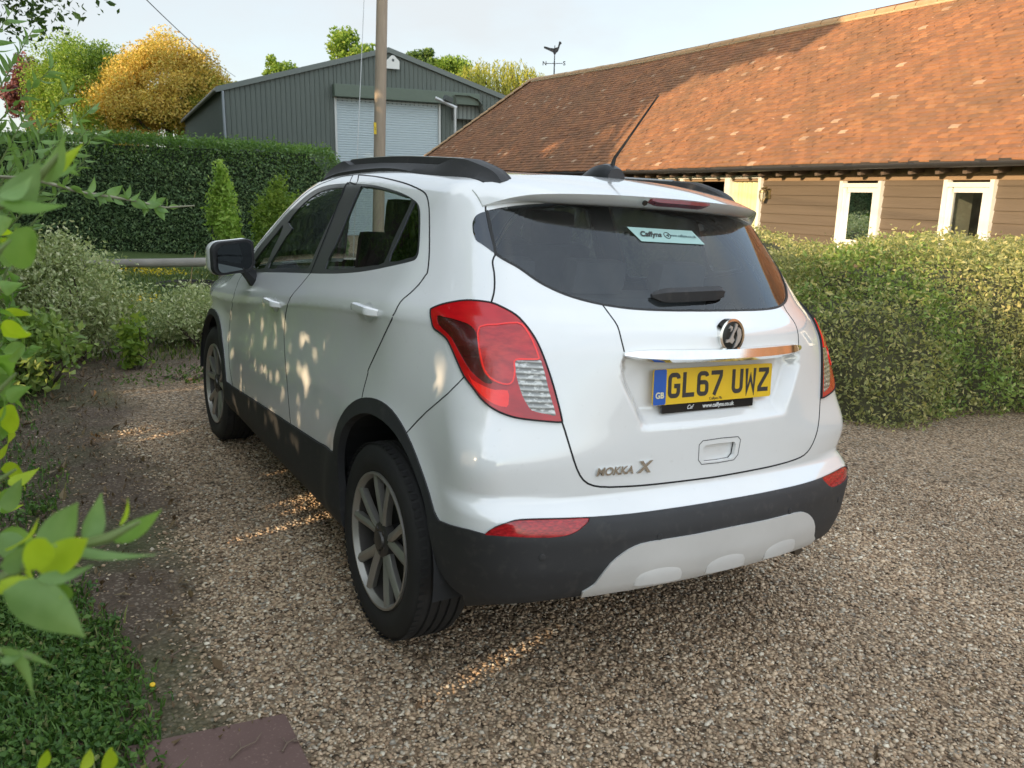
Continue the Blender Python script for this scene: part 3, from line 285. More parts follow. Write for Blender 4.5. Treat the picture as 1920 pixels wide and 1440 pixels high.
HERO=[([-1.8433, -1.8065, 1.3037], [-1.8107, -1.8384, 1.3464], 0.55, 0, 0.3), ([-1.8067, -1.828, 1.3076], [-1.7937, -1.8218, 1.3448], 0.42, 0, -0.5), ([-1.791, -1.8145, 1.3042], [-1.7549, -1.8413, 1.3311], 0.35, 1, 0.5), ([-1.7827, -1.8167, 1.3145], [-1.7745, -1.8074, 1.332], 0.35, 2, 0.2), ([-1.8294, -1.8359, 1.3157], [-1.7649, -1.8674, 1.3062], 0.13, 0, 0.9), ([-1.8443, -1.8308, 1.301], [-1.8087, -1.8814, 1.334], 0.5, 2, 0.4), ([-1.8476, -1.8514, 1.3063], [-1.8341, -1.8905, 1.343], 0.5, 2, -0.4), ([-1.8418, -1.8565, 1.3009], [-1.8057, -1.8506, 1.3002], 0.35, 0, 0.8), ([-1.8638, -1.8456, 1.2913], [-1.8176, -1.9001, 1.27], 0.5, 0, 0.2), ([-1.8656, -1.8209, 1.2891], [-1.8286, -1.8671, 1.2879], 0.4, 2, 0.6), ([-1.8643, -1.8185, 1.3005], [-1.8435, -1.7893, 1.2969], 0.6, 0, 0), ([-1.8718, -1.8091, 1.2304], [-1.8544, -1.8325, 1.194], 0.45, 0, -0.3), ([-1.8672, -1.7709, 1.2042], [-1.839, -1.7631, 1.179], 0.2, 0, 0.5), ([-1.8729, -1.8112, 1.2205], [-1.8566, -1.8213, 1.2278], 0.4, 0, 0.5), ([-1.8225, -1.8483, 1.2862], [-1.8486, -1.828, 1.2577], 0.4, 1, 0.3), ([-1.8051, -1.5975, 1.5783], [-1.7828, -1.6378, 1.6196], 0.5, 0, 0.4), ([-1.8051, -1.5975, 1.5783], [-1.7652, -1.5986, 1.6106], 0.4, 2, -0.2), ([-1.8024, -1.5865, 1.5808], [-1.7661, -1.5639, 1.597], 0.35, 1, 0.6), ([-1.8369, -1.6206, 1.5547], [-1.8026, -1.6285, 1.5942], 0.7, 0, 0.1), ([-1.8366, -1.6442, 1.5574], [-1.7868, -1.6509, 1.5557], 0.28, 1, 0.5), ([-1.8362, -1.6432, 1.5619], [-1.8104, -1.6367, 1.5803], 0.6, 0, 0.3), ([-1.8411, -1.6288, 1.5158], [-1.8131, -1.6875, 1.5302], 0.6, 1, 0.2), ([-1.8401, -1.6269, 1.5249], [-1.8265, -1.6054, 1.5355], 0.5, 2, 0.3), ([-1.79, -1.5414, 1.5966], [-1.7664, -1.5495, 1.582], 0.3, 1, 0.2), ([-1.9083, -0.8923, 1.3625], [-1.884, -0.8409, 1.3929], 0.573338816056206, 1, -0.23108051119836337), ([-1.8491, -1.2494, 1.3498], [-1.8301, -1.2007, 1.3696], 0.4277371270712902, 1, 0.61373968853523), ([-1.859, -0.8889, 1.2972], [-1.8249, -0.8258, 1.2931], 0.43112502484712295, 1, 0.40036070059692674), ([-1.8676, -1.2309, 1.174], [-1.8286, -1.217, 1.1867], 0.5922192484079934, 2, 0.15203650764351173), ([-1.8489, -1.0708, 1.4235], [-1.8205, -1.0353, 1.4263], 0.5678673474529896, 1, -0.9052601951585977), ([-1.915, -0.6639, 1.269], [-1.8797, -0.7172, 1.2534], 0.38972181344849954, 2, 0.5755959637378791), ([-1.8813, -1.1005, 1.2613], [-1.8645, -1.0858, 1.2895], 0.38792282438373127, 0, -0.9306644496480939), ([-1.8901, -0.753, 1.4869], [-1.8633, -0.6776, 1.4764], 0.38933588143866493, 1, -0.4095728561845984), ([-1.9202, -0.9274, 1.0635], [-1.8856, -0.8637, 1.0332], 0.5110430524484335, 2, -0.8743397834578345), ([-1.9306, -0.7572, 1.0585], [-1.8897, -0.7675, 1.0746], 0.4762380671137229, 1, 0.04648004521865312), ([-1.8626, -1.2596, 1.5196], [-1.8258, -1.3036, 1.5317], 0.5190797177651454, 0, 0.2937722681473973), ([-1.8485, -1.0928, 1.3628], [-1.8147, -1.1515, 1.382], 0.5096629304686702, 0, 1.0192722768497662), ([-1.8738, -1.0214, 1.3049], [-1.8462, -0.9926, 1.2816], 0.4612138745609299, 2, -0.5188980545037335), ([-1.8486, -0.7281, 1.4454], [-1.8356, -0.7934, 1.4803], 0.49000235743044557, 1, -0.5748706108247478), ([-1.8655, -1.0576, 1.3207], [-1.8506, -0.9975, 1.2756], 0.5633785561426079, 1, 0.6814829892082319), ([-1.852, -0.8181, 1.4649], [-1.8298, -0.8989, 1.4485], 0.5531415263310242, 0, 0.06518078227846513), ([-1.8764, -1.1301, 1.1663], [-1.8494, -1.2138, 1.1554], 0.5212261964292637, 2, -0.34037782924728366), ([-1.8546, -1.0269, 1.3817], [-1.8276, -1.0637, 1.3654], 0.4723496604340754, 1, -1.021802626361346), ([-1.8769, -0.7749, 1.3994], [-1.8511, -0.791, 1.4316], 0.5029517299610038, 1, -1.0289000686991916), ([-1.8854, -0.9106, 1.1295], [-1.8646, -0.9821, 1.1924], 0.5695368472857392, 2, 1.036121098931317), ([-1.9073, -0.8531, 1.386], [-1.8811, -0.9555, 1.4207], 0.5743832363033925, 1, 0.1692974888427934), ([-1.9311, -0.7883, 1.1061], [-1.8981, -0.8868, 1.1109], 0.471025098500507, 2, -0.850107923515321), ([-1.8955, -1.3048, 1.1554], [-1.8735, -1.271, 1.1677], 0.4068886259020876, 0, -0.7231350263446235), ([-1.8773, -1.3522, 1.1891], [-1.8491, -1.3943, 1.2324], 0.5697620049719592, 0, 0.5642756595989575), ([-1.8863, -1.0663, 1.2391], [-1.8694, -1.1621, 1.2192], 0.5685449373130752, 1, -0.9983933219747416), ([-1.917, -0.8769, 1.2683], [-1.8864, -0.862, 1.2858], 0.4145491643936005, 0, -0.3271629717293858), ([-1.8946, -1.0529, 1.2518], [-1.8756, -1.0593, 1.2278], 0.5022157076058354, 1, 0.6496439693553946), ([-1.8702, -0.8244, 1.4844], [-1.8342, -0.8163, 1.5016], 0.3895566549676942, 1, -0.9832575140943804), ([-1.9114, -0.9938, 1.1541], [-1.8948, -1.0708, 1.2029], 0.42810278414103553, 1, 0.42937212510246403), ([-1.8984, -0.5412, 1.2375], [-1.8781, -0.5011, 1.2626], 0.5775279236063103, 1, -0.8328078626013172), ([-1.8986, -0.9386, 1.0403], [-1.8736, -1.0178, 1.0948], 0.4038984769688676, 1, 0.1404567001040049), ([-1.9376, -0.6729, 1.1689], [-1.9205, -0.7158, 1.1523], 0.40019575271122726, 0, 0.3502553026156827), ([-1.897, -1.316, 1.2215], [-1.8785, -1.2792, 1.2364], 0.48602264645665905, 1, 0.17396812184632293), ([-1.8493, -0.6914, 1.4807], [-1.8209, -0.7457, 1.4857], 0.5447722827045691, 2, -0.9654931037853687), ([-1.8615, -1.189, 1.2889], [-1.838, -1.1935, 1.2661], 0.5155158157201479, 1, -0.5436287208762993), ([-1.9049, -1.0539, 1.0824], [-1.8912, -1.0418, 1.1117], 0.5844876859398402, 1, -0.18640370875713363), ([-1.8565, -1.2125, 1.2869], [-1.825, -1.1889, 1.2982], 0.5752621386412682, 1, -0.8891063921488199), ([-1.9194, -0.7772, 1.0008], [-1.8902, -0.7928, 0.9972], 0.438818619738903, 1, -0.7775785663101222), ([-1.8967, -0.7471, 0.975], [-1.8587, -0.7513, 0.9761], 0.5681647094406497, 2, 0.7780068403934142), ([-1.8945, -0.8908, 1.3785], [-1.8843, -0.9097, 1.3449], 0.4178945032162634, 1, -0.5745842553042417), ([-1.9225, -0.7809, 1.0338], [-1.8982, -0.6929, 1.0213], 0.5077137449653043, 2, -1.0389055217887575), ([-1.8371, -0.5659, 1.4526], [-1.8141, -0.51, 1.4713], 0.580396424461248, 1, 0.32614969744469513), ([-1.8976, -0.5215, 1.4527], [-1.868, -0.4637, 1.4229], 0.4102455458132987, 2, 0.4504154941835601), ([-1.9191, -1.0881, 1.1161], [-1.8947, -1.1327, 1.1602], 0.5403730551582385, 0, -0.8404714137031652), ([-1.9571, -0.742, 0.9976], [-1.925, -0.7652, 0.9967], 0.3864645170692833, 1, -0.14031304839785042), ([-1.8657, -0.9735, 1.4144], [-1.8482, -0.9859, 1.4535], 0.4062188739652721, 1, -0.932263229310865), ([-1.8811, -0.8829, 1.2891], [-1.8509, -0.9464, 1.2736], 0.5292542321229893, 1, 0.5661113216795461), ([-1.8798, -1.1227, 1.2254], [-1.8487, -1.1951, 1.2733], 0.5914917999094477, 2, 0.07956807133925747), ([-1.9002, -0.758, 1.2373], [-1.8693, -0.6913, 1.2464], 0.4200355532920626, 1, -0.7059702752849868), ([-1.9054, -1.2027, 1.2585], [-1.8868, -1.2348, 1.2988], 0.5385050213553723, 2, -0.175697453164813), ([-1.8776, -0.7046, 1.3992], [-1.855, -0.6616, 1.4175], 0.41987212260056805, 2, 0.09489727666145065), ([-1.9068, -0.577, 1.2846], [-1.8811, -0.5915, 1.2772], 0.4910365946566982, 1, 0.4299812606840061), ([-1.8855, -0.7219, 1.0009], [-1.8582, -0.7205, 0.9928], 0.48956126262481814, 0, -0.7665183440217935), ([-1.8811, -1.2435, 1.2547], [-1.8594, -1.2096, 1.2852], 0.5047601885472549, 1, 0.6946459901593764), ([-1.9029, -1.1558, 1.2741], [-1.8684, -1.1992, 1.2715], 0.5050410051595833, 1, 0.8108509223932869), ([-1.8521, -0.979, 1.3747], [-1.8124, -1.0047, 1.3716], 0.4495084498939917, 2, -0.41886898432662956), ([-1.8757, -0.7868, 1.2209], [-1.8598, -0.7376, 1.2379], 0.42190676689076095, 0, -0.8635379620268625), ([-1.8874, -1.1204, 1.4209], [-1.8491, -1.0677, 1.4305], 0.4266159108888633, 2, 0.9373055519246187), ([-1.8758, -1.152, 1.4744], [-1.8428, -1.1488, 1.4908], 0.3995217598760213, 0, -1.0438623443858162), ([-1.8814, -1.0424, 1.2862], [-1.8734, -0.9994, 1.2398], 0.4556367422105755, 1, -0.9228675001245689), ([-1.9605, -0.5159, 1.0133], [-1.9407, -0.5537, 0.9767], 0.425118267573288, 0, 0.7952119874950729), ([-1.887, -1.3022, 1.2409], [-1.8728, -1.3216, 1.2168], 0.4240666077679683, 1, -0.2387128018311555), ([-1.8433, -0.8876, 1.4752], [-1.8244, -0.913, 1.4568], 0.4806679454934725, 1, -0.13558082433569496), ([-1.8821, -0.8942, 1.4911], [-1.8584, -0.946, 1.5228], 0.46839803106521316, 0, 0.6692259092613246), ([-1.8517, -1.1899, 1.3708], [-1.8251, -1.2779, 1.3868], 0.5085963079990774, 2, -0.7297932058514723), ([-1.8795, -1.2264, 1.4807], [-1.8528, -1.2109, 1.4797], 0.47856506355053496, 1, -1.0277544502349558), ([-1.9212, -0.5192, 1.3507], [-1.8778, -0.6222, 1.362], 0.4331438092942505, 1, -0.05591080770330148), ([-1.888, -1.2806, 1.2891], [-1.8689, -1.2373, 1.2375], 0.4405195446005706, 1, 0.6363832596869876), ([-1.8764, -1.0455, 1.2945], [-1.8639, -0.9864, 1.2321], 0.4497497451351396, 0, 0.4012769979079316), ([-1.9064, -1.2355, 1.2929], [-1.897, -1.2483, 1.2624], 0.3880533189028953, 0, -0.6839689475336239), ([-1.8686, -1.6389, 1.2582], [-1.8356, -1.6194, 1.2278], 0.40099746562941596, 1, 0.6678009909575171), ([-1.8674, -1.6692, 1.2695], [-1.8534, -1.7144, 1.2578], 0.4919809185650448, 0, 0.7157006298712913), ([-1.8623, -1.7029, 1.2057], [-1.8341, -1.6997, 1.1898], 0.43047747501736255, 1, -0.520590402633353), ([-1.8623, -1.7017, 1.2052], [-1.8304, -1.7222, 1.2258], 0.4885254642187751, 1, 0.482705311950717), ([-1.8776, -1.7263, 1.2456], [-1.8481, -1.7361, 1.2382], 0.473139653917115, 2, 0.35300649109772353), ([-1.8792, -1.6979, 1.2333], [-1.8538, -1.6804, 1.2338], 0.3730834139566971, 2, 0.40266377953235666), ([-1.8652, -1.6639, 1.2514], [-1.8459, -1.6695, 1.2189], 0.3980128156809184, 2, 0.5498479223411579), ([-1.8637, -1.706, 1.268], [-1.8367, -1.6695, 1.278], 0.48453414909776504, 2, 0.23454569975985984), ([-1.849, -1.6597, 1.2033], [-1.8374, -1.7116, 1.1969], 0.4873560221176556, 1, 0.11023121251252943), ([-1.8474, -1.7662, 1.2511], [-1.831, -1.8131, 1.242], 0.35732300167267567, 0, 0.6967186050958247), ([-1.8264, -1.577, 0.9482], [-1.813, -1.5262, 0.9331], 0.4, 2, 0.2), ([-1.8064, -1.5892, 0.9486], [-1.7962, -1.6327, 0.997], 0.4, 2, 0.2), ([-1.8665, -1.5525, 0.9473], [-1.8539, -1.5781, 0.983], 0.4, 2, 0.2)]
TWIG=[([[-1.8958, -1.7852, 1.2633], [-1.8663, -1.7984, 1.2816], [-1.8297, -1.8154, 1.302], [-1.7923, -1.8353, 1.3134], [-1.7713, -1.8448, 1.3256]], 0.004), ([[-1.9024, -1.7849, 1.2062], [-1.8726, -1.7986, 1.2228], [-1.8522, -1.8128, 1.2173]], 0.003), ([[-1.8758, -1.5774, 1.5369], [-1.8369, -1.5966, 1.5541], [-1.8056, -1.6093, 1.5783], [-1.7845, -1.6157, 1.6022]], 0.004), ([[-1.8676, -1.6189, 1.4924], [-1.8411, -1.6288, 1.5158], [-1.8278, -1.6337, 1.5275]], 0.003), ([[-1.8989, -1.4885, 1.3263], [-1.8623, -1.5019, 1.3594], [-1.841, -1.509, 1.3814]], 0.003), ([[-1.9081, -1.5066, 1.2399], [-1.8718, -1.5206, 1.2703], [-1.8514, -1.5293, 1.2842]], 0.003)]
BRANCH=[[-1.879, 0.201, 1.591], [-1.757, 0.125, 1.587], [-1.642, 0.165, 1.553], [-1.522, 0.147, 1.534], [-1.425, 0.141, 1.512], [-1.351, 0.097, 1.519]]
# ================================================================ setting
def gh(x, y):
    x = np.asarray(x, float); y = np.asarray(y, float)
    return -.05408*np.clip(x, -7, 10)+.01042*np.clip(y, -5, 14)
def gz_(x, y): return float(gh(x, y))
def fbm(x, y, s=1.0, seed=0):
    """cheap smooth value noise, about -1..1"""
    v = 0; a = 1
    for k in range(4):
        f = s*2**k; v = v+a*(np.sin(x*f*1.3+1.7*k+seed+1.1*np.sin(y*f*.9+k))*np.sin(y*f*1.17+2.3*k+seed*1.7+1.3*np.sin(x*f*.8-k))); a *= .5
    return v/1.6
def grav(x, y):
    """how much gravel lies at a spot, 0..1 (left verge and far end are soil)"""
    e = fbm(x, y, 2.2, 3)*.16
    a = sst(-1.50, -1.16, x+e+.10*np.clip(y, -1, 3)*0-.05*(y-1)); b = sst(5.0, 4.2, y+e*2-.15*x*(x < 0)+np.clip(x-1.5, 0, 9)*-3); return np.clip(a*b, 0, 1)
# ground sheet
xs = np.concatenate([np.linspace(-80, -9, 6), np.arange(-7, -3, .5), np.arange(-3, 7, .1), np.linspace(7.2, 10, 5), np.linspace(14, 140, 8)])
ys = np.concatenate([np.linspace(-40, -6, 4), np.arange(-5, 6, .1), np.linspace(6.3, 14, 12), np.linspace(20, 220, 9)])
X, Y = np.meshgrid(xs, ys); Zg = gh(X, Y)+fbm(X, Y, 1.1, 5)*.006*((X > -3) & (X < 7))
V = np.stack([X, Y, Zg], -1).reshape(-1, 3); n = len(xs); i = (np.arange(len(ys)-1)[:, None]*n+np.arange(n-1)[None]).ravel()
m = MatB('gravel_and_soil'); m.set(Roughness=.9); m.b.inputs['Specular IOR Level'].default_value = .25
vc = m.new('ShaderNodeAttribute'); vc.attribute_name = 'gravel'
co = m.coord('Object')
vo = m.new('ShaderNodeTexVoronoi'); vo.inputs['Scale'].default_value = 66; m.L.new(co, vo.inputs['Vector'])
vo2 = m.new('ShaderNodeTexVoronoi'); vo2.inputs['Scale'].default_value = 110; m.L.new(co, vo2.inputs['Vector'])
sepc = m.new('ShaderNodeSeparateColor'); m.L.new(vo.outputs['Color'], sepc.inputs[0])
STONE = [(0.0, (.12, .082, .052)), (.14, (.33, .225, .140)), (.38, (.52, .375, .240)), (.58, (.41, .31, .21)), (.74, (.65, .495, .335)), (.92, (.50, .44, .35)), (1.0, (.82, .735, .575))]
stc = m.ramp(sepc.outputs[0], STONE, 'CONSTANT')
dk = m.ramp(vo.outputs['Distance'], [(.2, 1.0), (.6, .5)]); stc = m.mix(1.0, stc, dk, 'MULTIPLY')
sepd = m.new('ShaderNodeSeparateColor'); m.L.new(vo2.outputs['Color'], sepd.inputs[0]); 
soil = m.mix(m.noise(co, 7, 8, .65), (.06, .043, .032), (.15, .11, .08))
soil = m.mix(m.ramp(sepd.outputs[0], [(.80, 0.0), (.84, .7)], 'CONSTANT'), soil, (.26, .21, .16))
soil = m.mix(m.ramp(m.noise(co, 1.6, 5), [(.45, 0.0), (.7, .7)]), soil, (.055, .075, .025))
big = m.ramp(m.noise(co, .9, 4), [(.3, .70), (.7, 1.14)])
c = m.mix(m.math('MULTIPLY', vc.outputs['Fac'], m.ramp(m.noise(co, 9, 5), [(.25, .75), (.5, 1.0)])), soil, m.mix(1.0, stc, big, 'MULTIPLY')); m.base(c)
m.bump(m.math('SUBTRACT', 1.0, vo.outputs['Distance']), .9, .008)
ground = npmesh('gravel_drive', V, np.stack([i, i+1, i+n+1, i+n], 1), m.m, smooth=True); tag(ground, kind='structure')
at = ground.data.attributes.new('gravel', 'FLOAT', 'POINT'); at.data.foreach_set('value', grav(X, Y).ravel().astype(np.float32))
# loose stones, modelled near the camera where single stones can be seen
def pebbles(n_, name):
    # more stones close to the camera, where they show large
    r = .35+rng.random(n_*3)**.72*5.2; a = rng.uniform(-.62, 1.32, n_*3)
    x = CAM.x+r*np.sin(a); y = CAM.y+.0+r*np.cos(a)
    ok = (rng.random(len(x)) < grav(x, y)**1.6*1.1+.05) & (y > -2.4); x = x[ok][:n_]; y = y[ok][:n_]; k = len(x)
    s = rng.lognormal(math.log(.0050), .34, k); s = np.clip(s, .0028, .0115)
    base = np.array([(1, 0, 0), (-1, 0, 0), (0, 1, 0), (0, -1, 0), (0, 0, 1), (0, 0, -1), (.62, .62, .5), (-.62, .62, .5), (-.62, -.62, .5), (.62, -.62, .5)], float)
    Fb = np.array([(4, 6, 7), (4, 7, 8), (4, 8, 9), (4, 9, 6), (6, 0, 2), (6, 2, 7), (7, 2, 1), (7, 1, 8), (8, 1, 3), (8, 3, 9), (9, 3, 0), (9, 0, 6), (5, 2, 0), (5, 1, 2), (5, 3, 1), (5, 0, 3)])
    B = base[None]*(1+rng.normal(0, .16, (k, 10, 1)))*np.stack([rng.uniform(.85, 1.5, k), rng.uniform(.7, 1.05, k), rng.uniform(.42, .8, k)], -1)[:, None]*s[:, None, None]
    an = rng.uniform(0, 6.28, k); tx = rng.normal(0, .35, k)
    c, sn = np.cos(tx)[:, None], np.sin(tx)[:, None]; B = np.stack([B[..., 0], B[..., 1]*c-B[..., 2]*sn, B[..., 1]*sn+B[..., 2]*c], -1)
    c, sn = np.cos(an)[:, None], np.sin(an)[:, None]; B = np.stack([B[..., 0]*c-B[..., 1]*sn, B[..., 0]*sn+B[..., 1]*c, B[..., 2]], -1)
    z = gh(x, y)+fbm(x, y, 1.1, 5)*.006+s*rng.uniform(.05, .55, k)
    V = (B+np.stack([x, y, z], -1)[:, None]).reshape(-1, 3); Fq = (Fb[None]+np.arange(k)[:, None, None]*10).reshape(-1, 3)
    m = MatB('stone'); g = m.new('ShaderNodeNewGeometry'); m.set(Roughness=.72)
    c_ = m.ramp(g.outputs['Random Per Island'], [(p, tuple(min(1, q*1.12) for q in c)) for p, c in STONE]); c_ = m.mix(m.noise(m.coord(), 220, 3), m.mix(1.0, c_, (.78, .76, .74), 'MULTIPLY'), c_); 
    m.base(m.mix(1.0, c_, m.ramp(m.noise(m.coord(), .9, 4), [(.3, .72), (.7, 1.14)]), 'MULTIPLY'))
    return tag(npmesh(name, V, Fq, m.m, smooth=True), 'loose tan and grey gravel stones covering the drive', 'gravel', kind='stuff')
pebbles(125000, 'gravel')
# lawn beyond the drive
def sheet(name, poly, z, mat, step=.35):
    bm = bmesh.new(); res_ = delaunay_2d_cdt([Vector(p) for p in poly], [], [list(range(len(poly)))], 1, 1e-5)
    vv = [bm.verts.new((v.x, v.y, gz_(v.x, v.y)+z)) for v in res_[0]]
    for f in res_[2]: bm.faces.new([vv[k] for k in f])
    bmesh.ops.recalc_face_normals(bm, faces=bm.faces)
    return bmobj(name, bm, mat)
m = MatB('lawn_grass'); m.set(Roughness=.9); co = m.coord('Object')
c = m.mix(m.noise(co, 1.1, 6), (.045, .085, .016), (.10, .15, .03)); c = m.mix(m.ramp(m.noise(co, 60, 4), [(.35, 0.0), (.7, .6)]), c, (.035, .055, .012)); m.base(c); m.bump(m.noise(co, 90, 3), .6, .02); LAWN = m.m
lp_ = [(-60, 7.2), (-6, 6.6)]+[(x, 6.3+.25*math.sin(x*2.1)+.1*math.sin(x*5)) for x in np.arange(-5, 3, .35)]+[(3.2, 8), (4, 16), (4, 90), (-60, 90)]
gx, gy = np.meshgrid(np.linspace(-40, 4.2, 90), np.linspace(6.2, 90, 120)); 
tag(npmesh('lawn', np.stack([gx, gy, gh(gx, gy)+.012], -1).reshape(-1, 3), np.array([(j*90+k, j*90+k+1, (j+1)*90+k+1, (j+1)*90+k) for j in range(119) for k in range(89)]), LAWN), kind='structure')
# ---------------------------------------------------------------- foliage helpers
def leafcloud(name, C, size, mat, parent=None, nrm=None, aspect=.5, flat=0.0, sizevar=.25, droop=0.0):
    C = np.asarray(C, float); k = len(C); d = rng.normal(0, 1, (k, 3)); d[:, 2] -= droop
    d /= np.linalg.norm(d, axis=1, keepdims=True)
    u = rng.normal(0, 1, (k, 3))
    if nrm is not None: u = u*(1-flat)+nrm*flat*2
    s = np.cross(d, u); s /= np.linalg.norm(s, axis=1, keepdims=True)+1e-9; n_ = np.cross(s, d)
    L_ = (size*rng.lognormal(0, sizevar, k))[:, None]; Wd = L_*aspect*.5
    b = C-d*L_*.5; t = C+d*L_*.5; m1 = C+s*Wd-d*L_*.08+n_*L_*.10; m2 = C-s*Wd-d*L_*.08+n_*L_*.10
    V = np.stack([b, m1, t, m2], 1).reshape(-1, 3); i = np.arange(k)*4
    return npmesh(name, V, np.concatenate([np.stack([i, i+1, i+2], 1), np.stack([i, i+2, i+3], 1)]), mat, parent)
def tunnels(C, targets, rads):
    """drop the leaves that stand in the way of the sun spots seen in the photograph"""
    ok = np.ones(len(C), bool); s = np.array(SUNV)
    for T_, r in zip(targets, rads):
        v = C-np.array(T_); t = v@s; d = np.linalg.norm(v-t[:, None]*s, axis=1); ok &= ~((t > 1.5) & (d < r))
    return ok
SPOTS = [(p, .047 if i_ < 32 else .042) for i_, p in enumerate(DAP)]+[(p, .062) for p in DAPG]+[(p, r) for p, r in DAPB]
STG = [p for p, r in SPOTS]; SRD = [r for p, r in SPOTS]
def shape_shell(n_, f, lo, hi, jit=.0):
    """points near the surface of a body given by f(x,y,z)<0"""
    out = []; got = 0
    while got < n_:
        P = rng.uniform(lo, hi, (n_*4, 3)); v = f(P[:, 0], P[:, 1], P[:, 2]); P = P[(v < 0) & (v > -jit)]; out.append(P); got += len(P)
        if len(P) == 0: break
    return np.vstack(out)[:n_]
def trunk(bm, base, top, r0_, r1_, wob=.06, n_=7):
    b = Vector(base); t = Vector(top); pts = [b.lerp(t, k/n_)+Vector((random.gauss(0, wob), random.gauss(0, wob), 0))*(k/n_)*(t-b).length*.3 for k in range(n_+1)]
    tube(bm, pts, [r0_+(r1_-r0_)*(k/n_)**.8 for k in range(n_+1)], 8); return pts[-1]
BARK = simple('bark', (.085, .065, .05), .95, vary=.4, nscale=6, bump=.5)
def tree(name, label, cat, x, y, h, rad, mat, zc=None, rz=None, nclump=60, per=260, leaf=.28, tr=.22, group=None, spread=.16, seedr=None, z0=None, droop=0, lean=(0, 0)):
    z0 = gz_(x, y) if z0 is None else z0; root = empty(name, (x, y, z0)); tag(root, label, cat, group)
    rz = rz or h*.36; zc = zc or h-rz
    bm = bmesh.new(); top = trunk(bm, (0, 0, -.1), (lean[0]*.6, lean[1]*.6, zc+rz*.3), tr, tr*.35)
    cc = []
    for k in range(nclump):
        d = rng.normal(0, 1, 3); d[2] = abs(d[2])*1.0-.35*(rng.random() < .5); d /= np.linalg.norm(d); q = rng.uniform(.55, 1.0)**.6
        q *= 1+.12*math.sin(d[0]*5+x)+.10*math.sin(d[1]*6+y)
        cc.append((d*q*np.array([rad, rad, rz])+np.array([lean[0], lean[1], zc])))
    cc = np.array(cc)
    for k in range(0, min(nclump, 26), 2):
        s_ = Vector((0, 0, zc*random.uniform(.45, .95))); e = Vector(cc[k]); mid = s_.lerp(e, .5)+Vector((0, 0, -.08*rad)); tube(bm, [s_, mid, e], [tr*.38, tr*.22, tr*.06], 6)
    bmobj('trunk', bm, BARK, root, True)
    sz = rng.uniform(.75, 1.3, nclump)*spread*(rad+rz)*.9
    gd = rng.normal(0, 1, (nclump, per, 3)); gd /= np.linalg.norm(gd, axis=2, keepdims=True); gd *= rng.random((nclump, per, 1))**.40*1.15
    P = (cc[:, None]+gd*sz[:, None, None]*np.array([1, 1, .8])).reshape(-1, 3)
    leafcloud('crown', P, leaf, mat, root, droop=droop)
    return root
# leaf materials
L_DARK = leafmat('dark_hedge_leaf', [(0, (.11, .18, .09)), (.5, (.175, .275, .125)), (.85, (.24, .35, .155)), (1, (.36, .46, .21))], .25)
L_HTOP = leafmat('hedge_top_leaf', [(0, (.10, .20, .045)), (.6, (.16, .28, .06)), (1, (.25, .37, .09))], .4)  # yellower, more translucent green for the top of the clipped hedge
L_GOLD = leafmat('golden_leaf', [(0, (.46, .29, .065)), (.35, (.60, .40, .085)), (.7, (.68, .49, .11)), (1, (.54, .50, .13))], .3)
L_YEL = leafmat('yellow_green_leaf', [(0, (.20, .22, .035)), (.5, (.34, .34, .05)), (1, (.50, .46, .07))], .35)
L_LIME = leafmat('lime_leaf', [(0, (.12, .20, .03)), (.6, (.22, .33, .05)), (1, (.36, .44, .09))], .45)
L_GRN = leafmat('mid_green_leaf', [(0, (.05, .10, .02)), (.6, (.10, .17, .035)), (1, (.17, .25, .06))], .35)
L_PUR = leafmat('purple_leaf', [(0, (.10, .03, .04)), (.6, (.18, .06, .07)), (1, (.26, .11, .10))], .3)
L_VAR = leafmat('variegated_leaf', [(0, (.23, .28, .12)), (.4, (.37, .43, .20)), (.70, (.52, .56, .30)), (.88, (.66, .66, .42)), (1, (.80, .78, .56))], .3)
L_EVG = leafmat('evergreen_shrub_leaf', [(0, (.20, .22, .095)), (.4, (.33, .345, .15)), (.72, (.47, .465, .21)), (.9, (.66, .58, .27)), (1, (.80, .70, .38))], .45)
L_EVB = leafmat('bright_shrub_leaf', [(0, (.15, .23, .06)), (.5, (.25, .36, .09)), (1, (.40, .48, .15))], .35)
